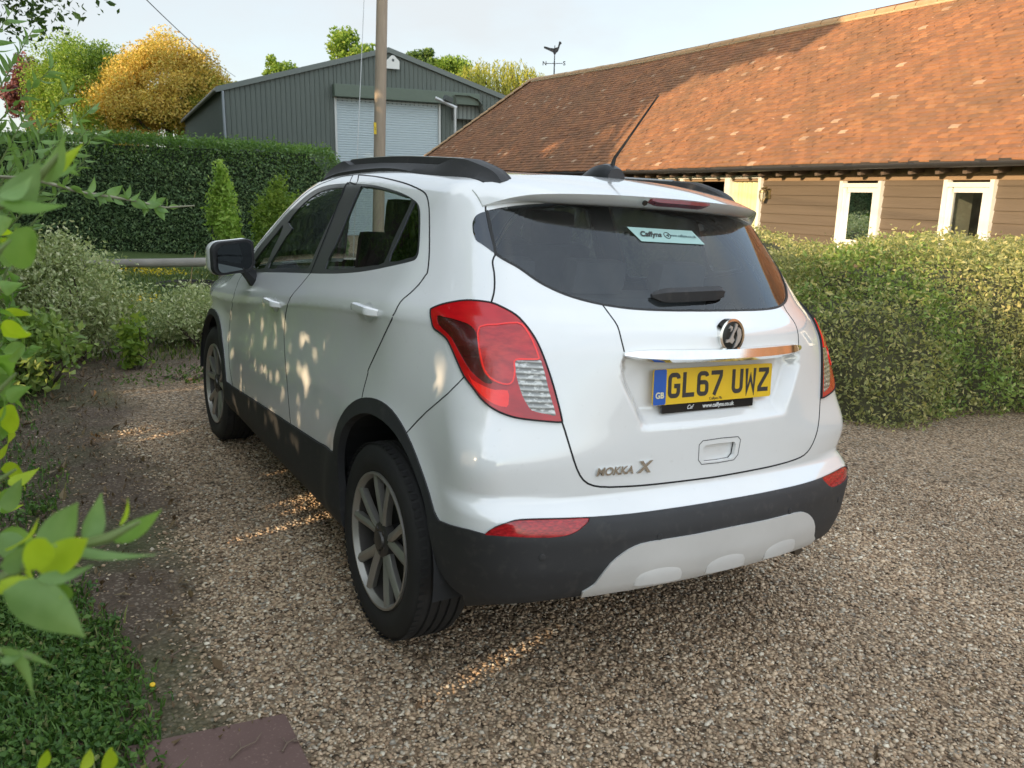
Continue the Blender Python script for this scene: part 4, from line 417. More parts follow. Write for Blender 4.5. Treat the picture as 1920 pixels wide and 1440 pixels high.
# ---------------------------------------------------------------- right hand hedge beside the drive
def sbox(P, c, r, rot=0.0, p=4):
    x = P[0]-c[0]; y = P[1]-c[1]; z = P[2]-c[2]; cr, sr = math.cos(rot), math.sin(rot); u = x*cr+y*sr; v = -x*sr+y*cr
    return ((np.abs(u)/r[0])**p+(np.abs(v)/r[1])**p+(np.abs(z)/r[2])**p)**(1/p)-1
def hedge_obj(name, label, cat, comps, n_, leaf, mats, zl=(-.6, 1.6), rough=.10, lo=None, hi=None, group=None, stems=0, depth=.16):
    def f(x, y, z):
        v = np.full(np.shape(x), 9.0)
        for c, r, rot, p in comps: v = np.minimum(v, sbox((x, y, z), c, r, rot, p)*min(r[0], r[1]))
        return v+rough*fbm(x*1.0+z*.7, y+z*1.3, 2.6, 1)+.045*fbm(x+z*2, y-z*2, 9, 2)
    root = empty(name, (comps[0][0][0], comps[0][0][1], gz_(*comps[0][0][:2]))); tag(root, label, cat, group); off = np.array(root.location)
    P = shape_shell(n_, f, lo, hi, depth)
    P = P[P[:, 2] > gh(P[:, 0], P[:, 1])+.005]
    # a few shoots stick out beyond the clipped face
    k = rng.random(len(P)) < .10; P[k] += rng.normal(0, .045, (k.sum(), 3))+np.array([0, 0, .02])
    if isinstance(mats, list):
        sel = fbm(P[:, 0]*1.0+P[:, 2], P[:, 1]-P[:, 2]*.8, 1.3, 4) + rng.normal(0, .25, len(P)) > mats[2]
        leafcloud('foliage', P[~sel]-off, leaf, mats[0], root, aspect=.48); leafcloud('foliage', P[sel]-off, leaf*1.05, mats[1], root, aspect=.5)
    else: leafcloud('foliage', P-off, leaf, mats, root, aspect=.5)
    bm = bmesh.new()
    for c, r, rot, p in comps:
        for j in range(max(3, int(r[0]*5))):
            t = random.uniform(-.75, .75); cx, cy = c[0]+t*r[0]*math.cos(rot), c[1]+t*r[0]*math.sin(rot); g_ = gz_(cx, cy)
            for q in range(3): tube(bm, [Vector((cx, cy, g_-.05))-Vector(off), Vector((cx+random.gauss(0, .06), cy+random.gauss(0, .06), g_+r[2]*.55))-Vector(off), Vector((cx+random.gauss(0, .2), cy+random.gauss(0, .2), g_+r[2]*1.0))-Vector(off)], [.018, .012, .005], 5)
    bmobj('stems', bm, BARK, root)
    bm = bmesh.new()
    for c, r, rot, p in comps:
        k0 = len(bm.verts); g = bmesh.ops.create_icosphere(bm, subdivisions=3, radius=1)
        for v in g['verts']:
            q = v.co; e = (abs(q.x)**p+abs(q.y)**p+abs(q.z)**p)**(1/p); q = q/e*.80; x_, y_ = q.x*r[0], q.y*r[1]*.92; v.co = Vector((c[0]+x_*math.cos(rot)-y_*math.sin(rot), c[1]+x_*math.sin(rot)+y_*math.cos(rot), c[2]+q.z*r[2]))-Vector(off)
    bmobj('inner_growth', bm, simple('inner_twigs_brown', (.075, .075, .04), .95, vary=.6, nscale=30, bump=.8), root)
    return root
hedge_obj('hedge', 'long low evergreen hedge with sunlit yellow top below the barn windows', 'hedge',
          [((5.75, 2.05, .02), (1.75, .86, 1.20), -.12, 4.5), ((8.2, 1.05, .0), (2.2, .98, 1.20), -.35, 4.5), ((4.50, 1.95, -.05), (.85, .78, .98), .1, 3.2)], 128000, .037, [L_EVG, L_EVB, .62], lo=(3.4, -1.2, -.7), hi=(10.6, 4.6, 1.6))
hedge_obj('shrub', 'rounded golden tipped shrub growing in front of the pale barn doorway', 'shrub',
          [((6.2, 4.75, .28), (.95, 1.0, .93), .3, 2.4), ((5.6, 3.6, .12), (.8, .8, .85), .3, 2.4)], 34000, .038, [L_EVG, L_EVB, .6], lo=(4.5, 2.6, -.6), hi=(7.4, 6.1, 1.6))
hedge_obj('hedge', 'silvery variegated hedge along the barn, glimpsed through the rear window of the car', 'hedge',
          [((6.75, 8.9, .12), (.75, 2.9, 1.12), -.14, 4)], 42000, .046, L_VAR, lo=(5.4, 5.8, -.6), hi=(8.2, 12.2, 1.5))
# ---------------------------------------------------------------- long clipped hedge across the garden
def lh(x, y, z):
    t = np.array([.956, -.293]); px_ = x+1.2; py_ = y-18.9; s = px_*t[0]+py_*t[1]; d = px_*t[1]*-1+py_*t[0]
    a = np.abs(d)-.75; e = np.abs(s-(-4.2))-11.0+.5*np.clip(z-1.9, 0, 1)*1.2; top = z-2.62-.05*np.sin(s*.6)+.020*(s-0)*.8
    return np.maximum(np.maximum(a, e), top)+.06*fbm(s+z, d+z*1.7, 2.2, 2)+.03*fbm(s*2+z*3, z*4, 5, 1)
hr = empty('clipped_hedge', (.5, 17.5, .12)); tag(hr, 'long tall dark green clipped hedge behind the rail fence and lawn', 'hedge')
P = shape_shell(125000, lh, (-8, 13, .05), (6.6, 22, 3.0), .14); 
topm = (P[:, 2] > 2.28+rng.normal(0, .26, len(P))-.015*P[:, 0]); off = np.array(hr.location)
k = topm & (rng.random(len(P)) < .4); P[k, 2] += np.abs(rng.normal(0, .07, k.sum()))
leafcloud('foliage', P[~topm]-off, .062, L_DARK, hr, aspect=.55); leafcloud('foliage', P[topm]-off, .058, L_HTOP, hr, aspect=.5)
bm = bmesh.new()
for s in np.arange(-14, 6.0, .6):
    bx_, by_ = -1.2+s*.956, 18.9-s*.293; 
    for q in range(3): tube(bm, [Vector((bx_-off[0], by_-off[1], -.1)), Vector((bx_-off[0]+random.gauss(0, .1), by_-off[1]+random.gauss(0, .1), 1.2)), Vector((bx_-off[0]+random.gauss(0, .25), by_-off[1]+random.gauss(0, .2), 2.2))], [.03, .02, .008], 5)
bmobj('stems', bm, BARK, hr)
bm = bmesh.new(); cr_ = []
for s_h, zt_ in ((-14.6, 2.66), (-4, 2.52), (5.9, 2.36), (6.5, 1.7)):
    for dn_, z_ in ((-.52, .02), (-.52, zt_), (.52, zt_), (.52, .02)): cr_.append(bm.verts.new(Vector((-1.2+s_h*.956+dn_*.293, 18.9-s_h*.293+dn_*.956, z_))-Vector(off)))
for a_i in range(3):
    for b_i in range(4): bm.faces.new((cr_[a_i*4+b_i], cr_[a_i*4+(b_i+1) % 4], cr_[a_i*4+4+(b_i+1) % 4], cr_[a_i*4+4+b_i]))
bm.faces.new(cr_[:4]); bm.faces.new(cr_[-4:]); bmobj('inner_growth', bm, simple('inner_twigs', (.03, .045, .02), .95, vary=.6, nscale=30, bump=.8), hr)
# ---------------------------------------------------------------- shrubs and bushes at the end of the drive
def bush(name, label, cat, x, y, h, rx, ry, mat, n_, leaf, stems=9, group=None, zlow=.12, lean=0, clumps=40, aspect=.5, power=1.0, sp=.30):
    g_ = gz_(x, y); root = empty(name, (x, y, g_)); tag(root, label, cat, group); bm = bmesh.new(); cc = []
    for k in range(clumps):
        d = rng.normal(0, 1, 3); d /= np.linalg.norm(d); q = rng.uniform(.35, 1)**.5
        zz = zlow*h+(h-zlow*h)*(.5+.5*d[2]*q); w_ = math.sin(math.pi*min(.98, max(.10, (zz/h)**power)))**.6
        cc.append((d[0]*q*rx*w_+lean*zz, d[1]*q*ry*w_, zz))
    cc = np.array(cc)
    for k in range(stems):
        e = Vector(cc[k % clumps]); b_ = Vector((random.gauss(0, .05), random.gauss(0, .05), -.03)); tube(bm, [b_, b_.lerp(e, .5)+Vector((random.gauss(0, .04), random.gauss(0, .04), .02)), e], [.014, .009, .004], 5)
    bmobj('stems', bm, BARK, root)
    per = n_//clumps; P = (cc[:, None]+rng.normal(0, 1, (clumps, per, 3))*np.array([rx, ry, h*.5])*sp).reshape(-1, 3); P = P[P[:, 2] > .02]
    leafcloud('foliage', P, leaf, mat, root, aspect=aspect); return root
bush('variegated_bush', 'big dome of silvery variegated leaves in front of the rail fence at left', 'bush', -1.42, 5.25, .98, .56, .50, L_VAR, 15000, .036, 16, clumps=70, sp=.17)
bush('variegated_bush', 'low loose silvery bush beside the front wheel of the car', 'bush', -.35, 5.75, .55, .50, .35, L_VAR, 6500, .034, 12, clumps=40, sp=.20)
bush('variegated_bush', 'small grey leaved bush between the silvery dome and the lawn', 'bush', -.05, 6.3, .52, .40, .35, L_VAR, 5000, .036, 10, clumps=36, sp=.20)
bush('young_shrub', 'narrow bright lime shrub in front of the dark hedge', 'shrub', 1.30, 11.8, 1.78, .30, .28, leafmat('acer_leaf', [(0, (.24, .38, .06)), (.6, (.36, .52, .10)), (1, (.50, .62, .15))], .4), 5200, .075, 6, clumps=46, power=.55, sp=.14)
bush('young_shrub', 'broad green shrub behind the car window beside the lime shrub', 'shrub', 2.15, 11.5, 1.62, .52, .45, L_LIME, 7500, .065, 8, clumps=60, power=.7, sp=.14)
bush('young_shrub', 'low yellow green shrub at the foot of the narrow lime shrub', 'shrub', 1.28, 10.9, .72, .32, .30, L_LIME, 2200, .06, 6, clumps=22, sp=.2)
bush('nettle_clump', 'leafy green weeds at the left edge of the drive below the silvery dome', 'weeds', -1.75, 4.05, .50, .34, .40, L_EVB, 1900, .06, 8, clumps=26, aspect=.6, sp=.24)
bush('ivy_clump', 'small pale green leaf clump climbing at the base of the silvery dome', 'weeds', -1.02, 4.72, .42, .13, .13, L_LIME, 420, .055, 5, clumps=14, aspect=.75, sp=.3)
bush('nettle_clump', 'sparse low weeds on the soil between the bushes and the gravel', 'weeds', -.75, 4.2, .10, .45, .3, L_GRN, 420, .03, 5, clumps=22, sp=.3)
# rail fence
fr_ = empty('rail_fence', (-.9, 9.28, .12)); tag(fr_, 'weathered timber rail fence with one low round rail across the lawn', 'fence')
WOODG = simple('weathered_rail', (.27, .25, .22), .9, vary=.35, nscale=3, bump=.5)
bm = bmesh.new(); pts = [(-4.2+k*.55, .93-.285*(.55*k-3.3)-.93+.0, .50+.006*math.sin(k*1.3)) for k in range(19)]; tube(bm, pts, [.056+.004*math.sin(k*2.1) for k in range(19)], 12); bmobj('rail', bm, WOODG, fr_, True)
for px_ in (-3.2, -.95, 1.5, 3.9):
    bm = bmesh.new(); py_ = -.285*(px_+.9)+.0; tube(bm, [(px_, py_+.02+.26, -.25), (px_, py_+.28, .44)], .06, 10); bmobj('post', bm, WOODG, fr_, True)
# bare soil ring round a young plant
rr = empty('planting_ring', (.46, 10.75, gz_(.46, 10.75))); tag(rr, 'dark round planting ring in the lawn with edging', 'planting ring')
bm = bmesh.new(); tube(bm, [(.42*math.cos(t), .42*math.sin(t), .03) for t in np.linspace(0, 2*math.pi, 33)], .035, 6, False); bmobj('edging', bm, simple('dark_edging', (.03, .028, .025), .8), rr, True)
bm = bmesh.new(); bmesh.ops.create_circle(bm, cap_ends=True, segments=32, radius=.41); bmesh.ops.translate(bm, vec=(0, 0, .02), verts=bm.verts); bmobj('soil', bm, simple('ring_soil', (.07, .05, .04), .95, vary=.5, nscale=20), rr)
bm = bmesh.new(); tube(bm, [(.05, 0, 0), (.1, .02, .3), (.16, .0, .52)], .008, 5); bmobj('cane', bm, simple('cane', (.3, .22, .1), .7), rr)
# ---------------------------------------------------------------- trees beyond
tree('oak_tree', 'big round golden orange tree behind the left end of the shed', 'tree', 7.9, 55.5, 10.1, 4.5, L_GOLD, nclump=230, per=420, leaf=.15, tr=.5, rz=4.2, zc=6.0, spread=.105, z0=0)
tree('maple_tree', 'yellow green tree touching the shed roof, right of the golden tree', 'tree', 10.0, 53.5, 8.0, 2.7, L_YEL, nclump=90, per=380, leaf=.15, tr=.3, rz=3.4, zc=4.9, spread=.12, z0=0)
tree('lime_tree', 'pale green tree left of and behind the golden tree', 'tree', 3.4, 58, 9.8, 3.3, L_LIME, nclump=110, per=360, leaf=.16, tr=.4, rz=4.4, zc=5.8, spread=.13, z0=0)
tree('copper_tree', 'dark red leaved tree peeping out behind the pale green tree', 'tree', .6, 62, 8.8, 1.4, L_PUR, nclump=40, per=160, leaf=.30, tr=.35, rz=4.0, zc=5.8, spread=.13, z0=0)
tree('ash_tree', 'green tree top showing over the shed ridge left of the pole', 'tree', 21.6, 59.5, 13.2, 1.7, L_LIME, nclump=34, per=150, leaf=.28, tr=.25, rz=2.6, zc=10.4, spread=.15, z0=0)
tree('ash_tree', 'small pale tree top over the left slope of the shed roof', 'tree', 16.6, 61, 10.9, 1.2, L_LIME, nclump=22, per=130, leaf=.26, tr=.2, rz=1.6, zc=9.2, spread=.17, z0=0)
tree('ash_tree', 'thin pointed green tree top just right of the shed apex', 'tree', 25.8, 56, 11.9, 1.3, L_GRN, nclump=26, per=130, leaf=.26, tr=.22, rz=2.4, zc=9.4, spread=.15, z0=0)
tree('ash_tree', 'round green tree beyond the right slope of the shed', 'tree', 27.6, 54.5, 11.2, 2.1, L_LIME, nclump=50, per=170, leaf=.26, tr=.28, rz=2.8, zc=8.2, spread=.13, z0=0)
def willow():
    x, y = 22.9, 39.5; root = empty('willow_tree', (x, y, -.3)); tag(root, 'bright yellow green willow between the shed and the tiled barn roof', 'tree')
    bm = bmesh.new(); trunk(bm, (0, 0, 0), (0, 0, 6.5), .35, .12); P = []
    for k in range(300):
        a = rng.uniform(0, 6.28); r = rng.uniform(.1, 1)**.5*2.9; z1 = 9.0-1.25*(r/2.9)**2+rng.normal(0, .18); ln = rng.uniform(1.2, 3.6); n_ = int(ln*24)
        t = np.arange(n_)/24; P.append(np.stack([r*math.cos(a)*(1+.05*t)+rng.normal(0, .05, n_)+.05*np.sin(t*3+k), r*math.sin(a)*(1+.05*t)+rng.normal(0, .05, n_), z1-t], -1))
    for k in range(14):
        a = k*.45; tube(bm, [(0, 0, 5.0), (1.2*math.cos(a), 1.2*math.sin(a), 7.6), (2.2*math.cos(a), 2.2*math.sin(a), 8.0)], [.12, .07, .02], 6)
    bmobj('trunk', bm, BARK, root, True); leafcloud('crown', np.vstack(P), .17, L_YEL, root, aspect=.30, droop=2.2)
willow()
tree('overhanging_tree', 'dark green tree hanging into the top left corner', 'tree', -3.1, 9.2, 6.0, 2.0, L_GRN, nclump=110, per=200, leaf=.085, tr=.16, rz=1.9, zc=3.75, spread=.115)
# ---------------------------------------------------------------- the trees and hedge at the left that shade the drive (out of the frame)
def shade_h(y): return np.interp(y, [-14, -5, -3.2, -1.8, 0, 1.7, 3.2, 4.7, 8, 30], [3.3, 2.85, 2.85, 3.2, 3.75, 4.2, 4.6, 5.0, 6.2, 7.2])
sh = empty('boundary_hedge', (-6.3, 5, .3)); tag(sh, 'tall boundary hedge at the left of the drive, outside the photo', 'hedge')
for n_, y0_, y1_, lsz, asp, th_ in ((120000, -5.2, 1.6, .105, .7, 1.5), (26000, -14, -5.2, .21, .7, 1.6), (120000, 1.6, 50, .26, .75, 1.8)):
    P = rng.uniform(0, 1, (n_, 3)); P = np.stack([-7.2+th_*P[:, 0], y0_+(y1_-y0_)*P[:, 1], P[:, 2]], -1); P[:, 2] = .25+P[:, 2]*(shade_h(P[:, 1])-.25)+rng.normal(0, .05, len(P))
    P = P[tunnels(P, STG, SRD)]; leafcloud('foliage', P-np.array(sh.location), lsz, L_DARK, sh, aspect=asp, sizevar=.12)
bm = bmesh.new()
for y in np.arange(-13, 32, 1.5): tube(bm, [Vector((-6.3, y, 0))-sh.location, Vector((-6.3, y, 2.4))-sh.location], [.05, .03], 6)
bmobj('stems', bm, BARK, sh)
shn = 0
for (x, y, h, r, zc, rz) in ((-8.6, 5.9, 13.8, 3.4, 9.8, 4.2), (-8.9, 9.4, 13.6, 3.2, 8.8, 4.6), (-8.2, 12.9, 13.5, 3.8, 8.2, 5.0), (-8.6, 18.5, 14, 4.4, 8.0, 5.6), (-9, 25.5, 14, 4.6, 8, 5.6), (-9, 32, 13, 4.2, 7.5, 5.4), (-9, 39, 12.5, 4.2, 7, 5.4), (-9.5, 45.0, 12, 3.6, 6.5, 5.2)):
    shn += 1
    tree('shade_tree', ['tall tree beyond the left boundary hedge, nearest the drive, outside the photo', 'slimmer tree crowded between the two shade trees nearest the drive, outside the photo', 'tall tree beyond the left boundary hedge, second from the drive, outside the photo', 'tall tree beyond the left boundary hedge, third from the drive, outside the photo', 'tall tree beyond the left boundary hedge, fourth from the drive, outside the photo', 'tall tree beyond the left boundary hedge, fifth from the drive, outside the photo', 'tall tree beyond the left boundary hedge, second farthest from the drive, outside the photo', 'tall tree beyond the left boundary hedge, farthest from the drive, outside the photo'][shn-1],
         'tree', x, y, h, r, L_GRN, nclump=120, per=270, leaf=.46, tr=.3, rz=rz, zc=zc, spread=.13, group='trees shading the drive')

nr_ = empty('added_shade_shrubs', (-3.0, 1.5, .25)); tag(nr_, 'unseen row of leafy shrubs added at the left to darken the car side', 'shrubs')  # unseen row, added to darken the left side of the car
P = rng.uniform(0, 1, (75000, 3)); P = np.stack([-3.7+1.2*P[:, 0], -2.2+9.2*P[:, 1], .12+(2.5+.25*np.sin(P[:, 1]*9))*P[:, 2]], -1); P = P[(P[:, 0] < -2.75+.15*np.sin(P[:, 1]*5)+.1*rng.normal(size=len(P))) & ((P[:, 1] > -.9) | (P[:, 0] < -2.9))]
P = P[tunnels(P, STG, [q*.9 if q < .1 else q for q in SRD])]; leafcloud('foliage', P-np.array(nr_.location), .075, L_EVB, nr_, aspect=.6)

#CAR
# ================================================================ the car
CARM = Matrix(((0.99854, 0, 0.053994), (0.0005626, 0.999946, -0.0104043), (-0.0539914, 0.0104195, 0.998487)))
car = bpy.data.objects.new('car', None); car.matrix_world = CARM.to_4x4(); link(car)
tag(car, 'white compact SUV parked on the gravel seen from behind, red tail lamps and yellow plate', 'car')
# materials
m = MatB('white_paint'); m.set(Roughness=.28, Coat_Weight=1.0, Coat_Roughness=.02, Coat_IOR=1.7)
g = m.new('ShaderNodeNewGeometry')
dirt = m.ramp(m.noise(m.coord('Object', (1, 1, 1)), 3.2, 8, .6), [(.35, 0.0), (.8, .35)])
sp = m.ramp(m.noise(m.coord('Object'), 60, 3, .5), [(.66, 0.0), (.78, .5)])
sepx = m.new('ShaderNodeSeparateXYZ'); tcx = m.new('ShaderNodeTexCoord'); m.L.new(tcx.outputs['Object'], sepx.inputs[0])
low = m.math('MULTIPLY', m.math('SUBTRACT', 1.15, sepx.outputs['Z']), .35)
dfac = m.math('MULTIPLY', m.math('ADD', dirt, low), .32)
c = m.mix(dfac, (.76, .765, .76), (.47, .45, .41))
c = m.mix(m.math('MULTIPLY', sp, .25), c, (.42, .39, .34))
c = m.mix(g.outputs['Backfacing'], c, (.05, .05, .052)); m.base(c)
rr = m.math('ADD', m.math('MULTIPLY', dirt, .25), .12); m.L.new(rr, m.b.inputs['Roughness']); PAINT = m.m
m = MatB('black_plastic_trim'); m.set(Roughness=.62)
c = m.mix(m.noise(m.coord('Object'), 4, 7), (.016, .017, .020), (.036, .035, .035))
c = m.mix(m.ramp(m.noise(m.coord('Object'), 30, 4), [(.55, 0.0), (.8, .3)]), c, (.10, .09, .08)); m.base(c)
m.bump(m.noise(m.coord('Object'), 900, 2), .15, .0004); CLAD = m.m
GLOSSB = simple('gloss_black', (.012, .012, .013), .08, coat=.5, vary=.05)
SATB = simple('satin_black', (.035, .036, .040), .33, coat=.3, vary=.05)
DARK = simple('dark_interior', (.018, .018, .019), .9)
RUBS = simple('window_seal', (.014, .014, .014), .6)
def glass(name, tint, refl=1.0, haze=0.0):
    m = MatB(name); t = m.new('ShaderNodeBsdfTransparent'); t.inputs[0].default_value = (*tint, 1)
    gl = m.new('ShaderNodeBsdfGlossy'); gl.inputs['Roughness'].default_value = .015; gl.inputs[0].default_value = (.92, .96, 1, 1)
    fr = m.new('ShaderNodeFresnel'); fr.inputs['IOR'].default_value = 1.52
    df = m.new('ShaderNodeBsdfDiffuse'); df.inputs[0].default_value = (.33, .33, .31, 1)
    a = m.new('ShaderNodeMixShader'); m.L.new(m.math('MULTIPLY', m.ramp(m.noise(m.coord('Object'), 5, 6), [(.3, .4), (.75, 1.0)]), haze), a.inputs[0])
    m.L.new(t.outputs[0], a.inputs[1]); m.L.new(df.outputs[0], a.inputs[2])
    x = m.new('ShaderNodeMixShader'); m.L.new(m.math('MINIMUM', m.math('ADD', m.math('MULTIPLY', fr.outputs[0], refl), .02), .95), x.inputs[0])
    m.L.new(a.outputs[0], x.inputs[1]); m.L.new(gl.outputs[0], x.inputs[2]); m.L.new(x.outputs[0], m.out.inputs[0]); return m.m
SGL = glass('side_glass_tint', (.93, .97, .94), 1.1, .015)
RGL = glass('rear_glass_tint', (.92, .97, .95), .95, .02)
DGL = glass('dark_glass', (.06, .07, .07), 1.6)
def lens(name, c, c2, sc=40, rough=.16):
    m = MatB(name); m.set(Roughness=rough, Coat_Weight=.45, Coat_Roughness=.02)
    f = m.noise(m.coord('Object', (1, 1, 3)), sc, 3); m.base(m.mix(m.ramp(f, [(.35, 0.0), (.65, 1.0)]), c, c2))
    m.b.inputs['Subsurface Weight'].default_value = .0; return m.m
LRED = lens('red_lens', (.52, .006, .010), (.36, .003, .007), 9)
LDOME = lens('red_lens_dome', (.54, .018, .018), (.34, .006, .010), 22)
LBRT = lens('bright_red_lens', (1.0, .02, .012), (.9, .012, .01), 14)
LDRK = lens('dark_red_lens', (.085, .006, .008), (.03, .003, .004), 5)
m = MatB('clear_lens'); m.set(Roughness=.22, Coat_Weight=1.0, Metallic=.35)
wv = m.new('ShaderNodeTexWave'); wv.wave_type = 'BANDS'; wv.bands_direction = 'Z'; wv.inputs['Scale'].default_value = 20; wv.inputs['Distortion'].default_value = .4
m.L.new(m.coord('Object'), wv.inputs['Vector'])
cc = m.mix(wv.outputs['Fac'], (.14, .14, .13), (.34, .34, .32)); cc = m.mix(m.ramp(m.noise(m.coord('Object', (1, 1, 2)), 55, 2), [(.52, 0.0), (.64, .7)]), cc, (.62, .62, .58)); m.base(cc)
m.bump(wv.outputs['Fac'], .5, .004); LCLR = m.m
LFOG = lens('fog_lens', (.50, .015, .02), (.22, .006, .01), 70)
SKIDM = simple('silver_skid_paint', (.62, .61, .59), .42, metal=.25, vary=.10, nscale=6)
CHROME = simple('chrome', (.78, .78, .76), .10, metal=1, vary=.10, nscale=30)
RIMM = simple('bronze_grey_alloy', (.36, .34, .31), .34, metal=.6, vary=.2, nscale=10)
BARR = simple('dark_barrel', (.06, .053, .047), .6, metal=.3)  # inner barrel, darker than the rim flange
HUBD = simple('brake_dark', (.02, .019, .018), .8)
m = MatB('tyre_rubber'); m.set(Roughness=.78)
m.base(m.mix(m.noise(m.coord('Object'), 9, 6), (.010, .010, .011), (.026, .024, .022)))
m.bump(m.noise(m.coord('Object'), 160, 3), .2, .001); TYRE = m.m
TREAD = simple('tread_groove', (.006, .006, .006), .9)
PLATEY = simple('plate_yellow', (.78, .50, .02), .35, coat=.5, vary=.10, nscale=14)
PLATEB = simple('plate_blue', (.02, .10, .42), .35, vary=.12, nscale=14)
INK = simple('plate_ink', (.035, .032, .03), .5, vary=.5, nscale=60)
WHTX = simple('white_print', (.7, .7, .68), .5)
STICK = simple('pale_sticker', (.33, .50, .47), .5, vary=.05)
SEAT = simple('seat_cloth', (.035, .036, .04), .95, vary=.3, nscale=30)
TRIMG = simple('grey_interior_trim', (.16, .17, .16), .85)
MIRG = simple('mirror_glass', (.14, .16, .165), .02, metal=1, vary=.02)
GAP = simple('panel_gap', (.012, .012, .013), .9)

def arr(k): return np.array(TR[k], float)
def side_chart(y, z):
    y = np.asarray(y, float); z = np.asarray(z, float); o = np.stack([np.zeros_like(y), y, z], -1)
    return np.stack(to_chart(solve(o, np.broadcast_to([-1., 0, 0], o.shape), .05, 1.3)), -1)
def top_chart(x, y):
    o = np.stack([-np.asarray(x, float), np.asarray(y, float), np.full(len(x), .6)], -1)
    return np.stack(to_chart(solve(o, np.broadcast_to([0, 0, 1.], o.shape), 0, 1.4)), -1)
def rear_chart(x, z):
    o = np.stack([-np.asarray(x, float), np.full(len(x), .2), np.asarray(z, float)], -1)
    return np.stack(to_chart(solve(o, np.broadcast_to([0, -1., 0], o.shape), 0, 1.4)), -1)
UMIN, UMAX, PMIN, PMAX = -math.pi/2, 3.12, -.80, 1.20
# outlines that the photograph does not show are drawn from the geometry of the same car
th = np.linspace(R(195), R(-15), 40); th2 = np.linspace(R(167), R(-15), 40)
f_arch_out = side_chart(2.555+.455*np.cos(th2), .355+.44*np.sin(th2))
f_arch_in = side_chart(2.555+.410*np.cos(th), .350+.41*np.sin(th))
low_line = np.concatenate([[[3.3, -.28]], f_arch_out[::-1], arr('sill_top')[(arr('sill_top')[:, 0] < 1.80)][::-1 if arr('sill_top')[0, 0] < arr('sill_top')[-1, 0] else 1], arr('arch_out'), arr('bumper_top')[2:], [[-1.95, arr('bumper_top')[-1][1]]]])
REG = {}
REG['windscreen'] = np.concatenate([top_chart(np.linspace(.585, .66, 12), np.linspace(1.66, 2.42, 12)), [[2.12, 1.4], [1.36, 1.4]]])
REG['front_door'] = arr('front_door'); REG['rear_door'] = arr('rear_door')
REG['window_trim'] = arr('window_trim')
for k in ('front_window', 'quarter_light', 'rear_window', 'rear_quarter_window'): REG[k] = arr(k)
te = arr('tailgate_edge'); REG['tailgate'] = np.concatenate([te, [[-1.95, te[-1][1]], [-1.95, 1.5], [te[0][0], 1.5]]])
ge = arr('glass_edge'); REG['rear_windscreen'] = np.concatenate([ge, [[-1.95, ge[-1][1]], [-1.95, .90], [-1.57, .90], [-1.25, .885], [-1.0, .85], [-.82, .80]]])
REG['side_glass'] = arr('side_glass')
REG['cladding'] = np.concatenate([low_line, [[-1.95, -1], [3.3, -1]]])
REG['fog'] = arr('fog'); sk = arr('skid_edge')
REG['skid'] = np.concatenate([[[sk[0][0]+.02, -1]], sk, [[-1.95, sk[-1][1]], [-1.95, -1]]])
REG['lamp'] = arr('lamp')
for k in ('lamp_dark', 'lamp_dome', 'lamp_bright', 'lamp_clear'): REG[k] = arr(k)
hx = np.array([.0, .078, .092, .088, .072, .0]); hz = np.array([.832, .830, .818, .768, .752, .750])
REG['tailgate_handle'] = np.concatenate([rear_chart(hx*.80, (hz-.79)*.72+.785), [[-1.8, -.003], [-1.8, .05]]])
ai = arr('arch_in'); REG['hole_r'] = np.concatenate([ai, [[ai[-1][0], -1], [ai[0][0], -1]]])
REG['hole_f'] = np.concatenate([f_arch_in, [[f_arch_in[-1][0], -1], [f_arch_in[0][0], -1]]])
ORDER = ['windscreen', 'front_door', 'rear_door', 'window_trim', 'front_window', 'quarter_light', 'rear_window', 'rear_quarter_window', 'tailgate',
         'rear_windscreen', 'side_glass', 'cladding', 'skid', 'fog', 'lamp', 'lamp_bright', 'lamp_dark', 'lamp_dome', 'lamp_clear', 'tailgate_handle', 'hole_r', 'hole_f']
def dens(p, h, closed=True):
    q = np.vstack([p, p[:1]]) if closed else p; out = []
    for a, b in zip(q, q[1:]):
        n = max(1, int(np.hypot(*(b-a))/h)); out += [a+(b-a)*k/n for k in range(n)]
    if not closed: out.append(q[-1])
    return np.array(out)
def inpoly(P, poly):
    x, y = P[:, 0], P[:, 1]; c = np.zeros(len(P), bool); q = np.roll(poly, -1, 0)
    for (x1, y1), (x2, y2) in zip(poly, q):
        if y1 == y2: continue
        c ^= ((y1 > y) != (y2 > y)) & (x < (x2-x1)*(y-y1)/(y2-y1)+x1)
    return c
# bottom edge of the shell
ub = np.linspace(UMIN, UMAX, 260); pb = []
lo = np.full(len(ub), PMIN); hi = np.full(len(ub), 0.0)
for _ in range(22):
    mid = (lo+hi)/2; P = surf(ub, mid); under = P[:, 2] < ZB(P[:, 1])+.022
    lo = np.where(under, mid, lo); hi = np.where(under, hi, mid)
bottom = np.stack([ub, hi], -1)
polys = [dens(REG[k], .014) for k in ORDER]
polys = [np.clip(p, [UMIN, PMIN], [UMAX, PMAX]) for p in polys]
vs = []; es = []
for p in polys:
    k = len(vs); vs += [tuple(a) for a in p]; n = len(p)
    es += [(k+i, k+(i+1) % n) for i in range(n) if np.hypot(*(p[i]-p[(i+1) % n])) > 1e-6]
for dz_ in (-.012, 0, .014, .035):   # follow the shoulder crease
    yy_ = np.linspace(-.55, 3.2, 260); q_ = side_chart(yy_, ZC(yy_)+dz_); k = len(vs); vs += [tuple(a) for a in q_]; es += [(k+i, k+i+1) for i in range(len(q_)-1)]
k = len(vs); vs += [tuple(a) for a in bottom]; es += [(k+i, k+i+1) for i in range(len(bottom)-1)]
fr = dens(np.array([[UMIN, PMIN], [UMAX, PMIN], [UMAX, PMAX], [UMIN, PMAX]]), .018); k = len(vs)
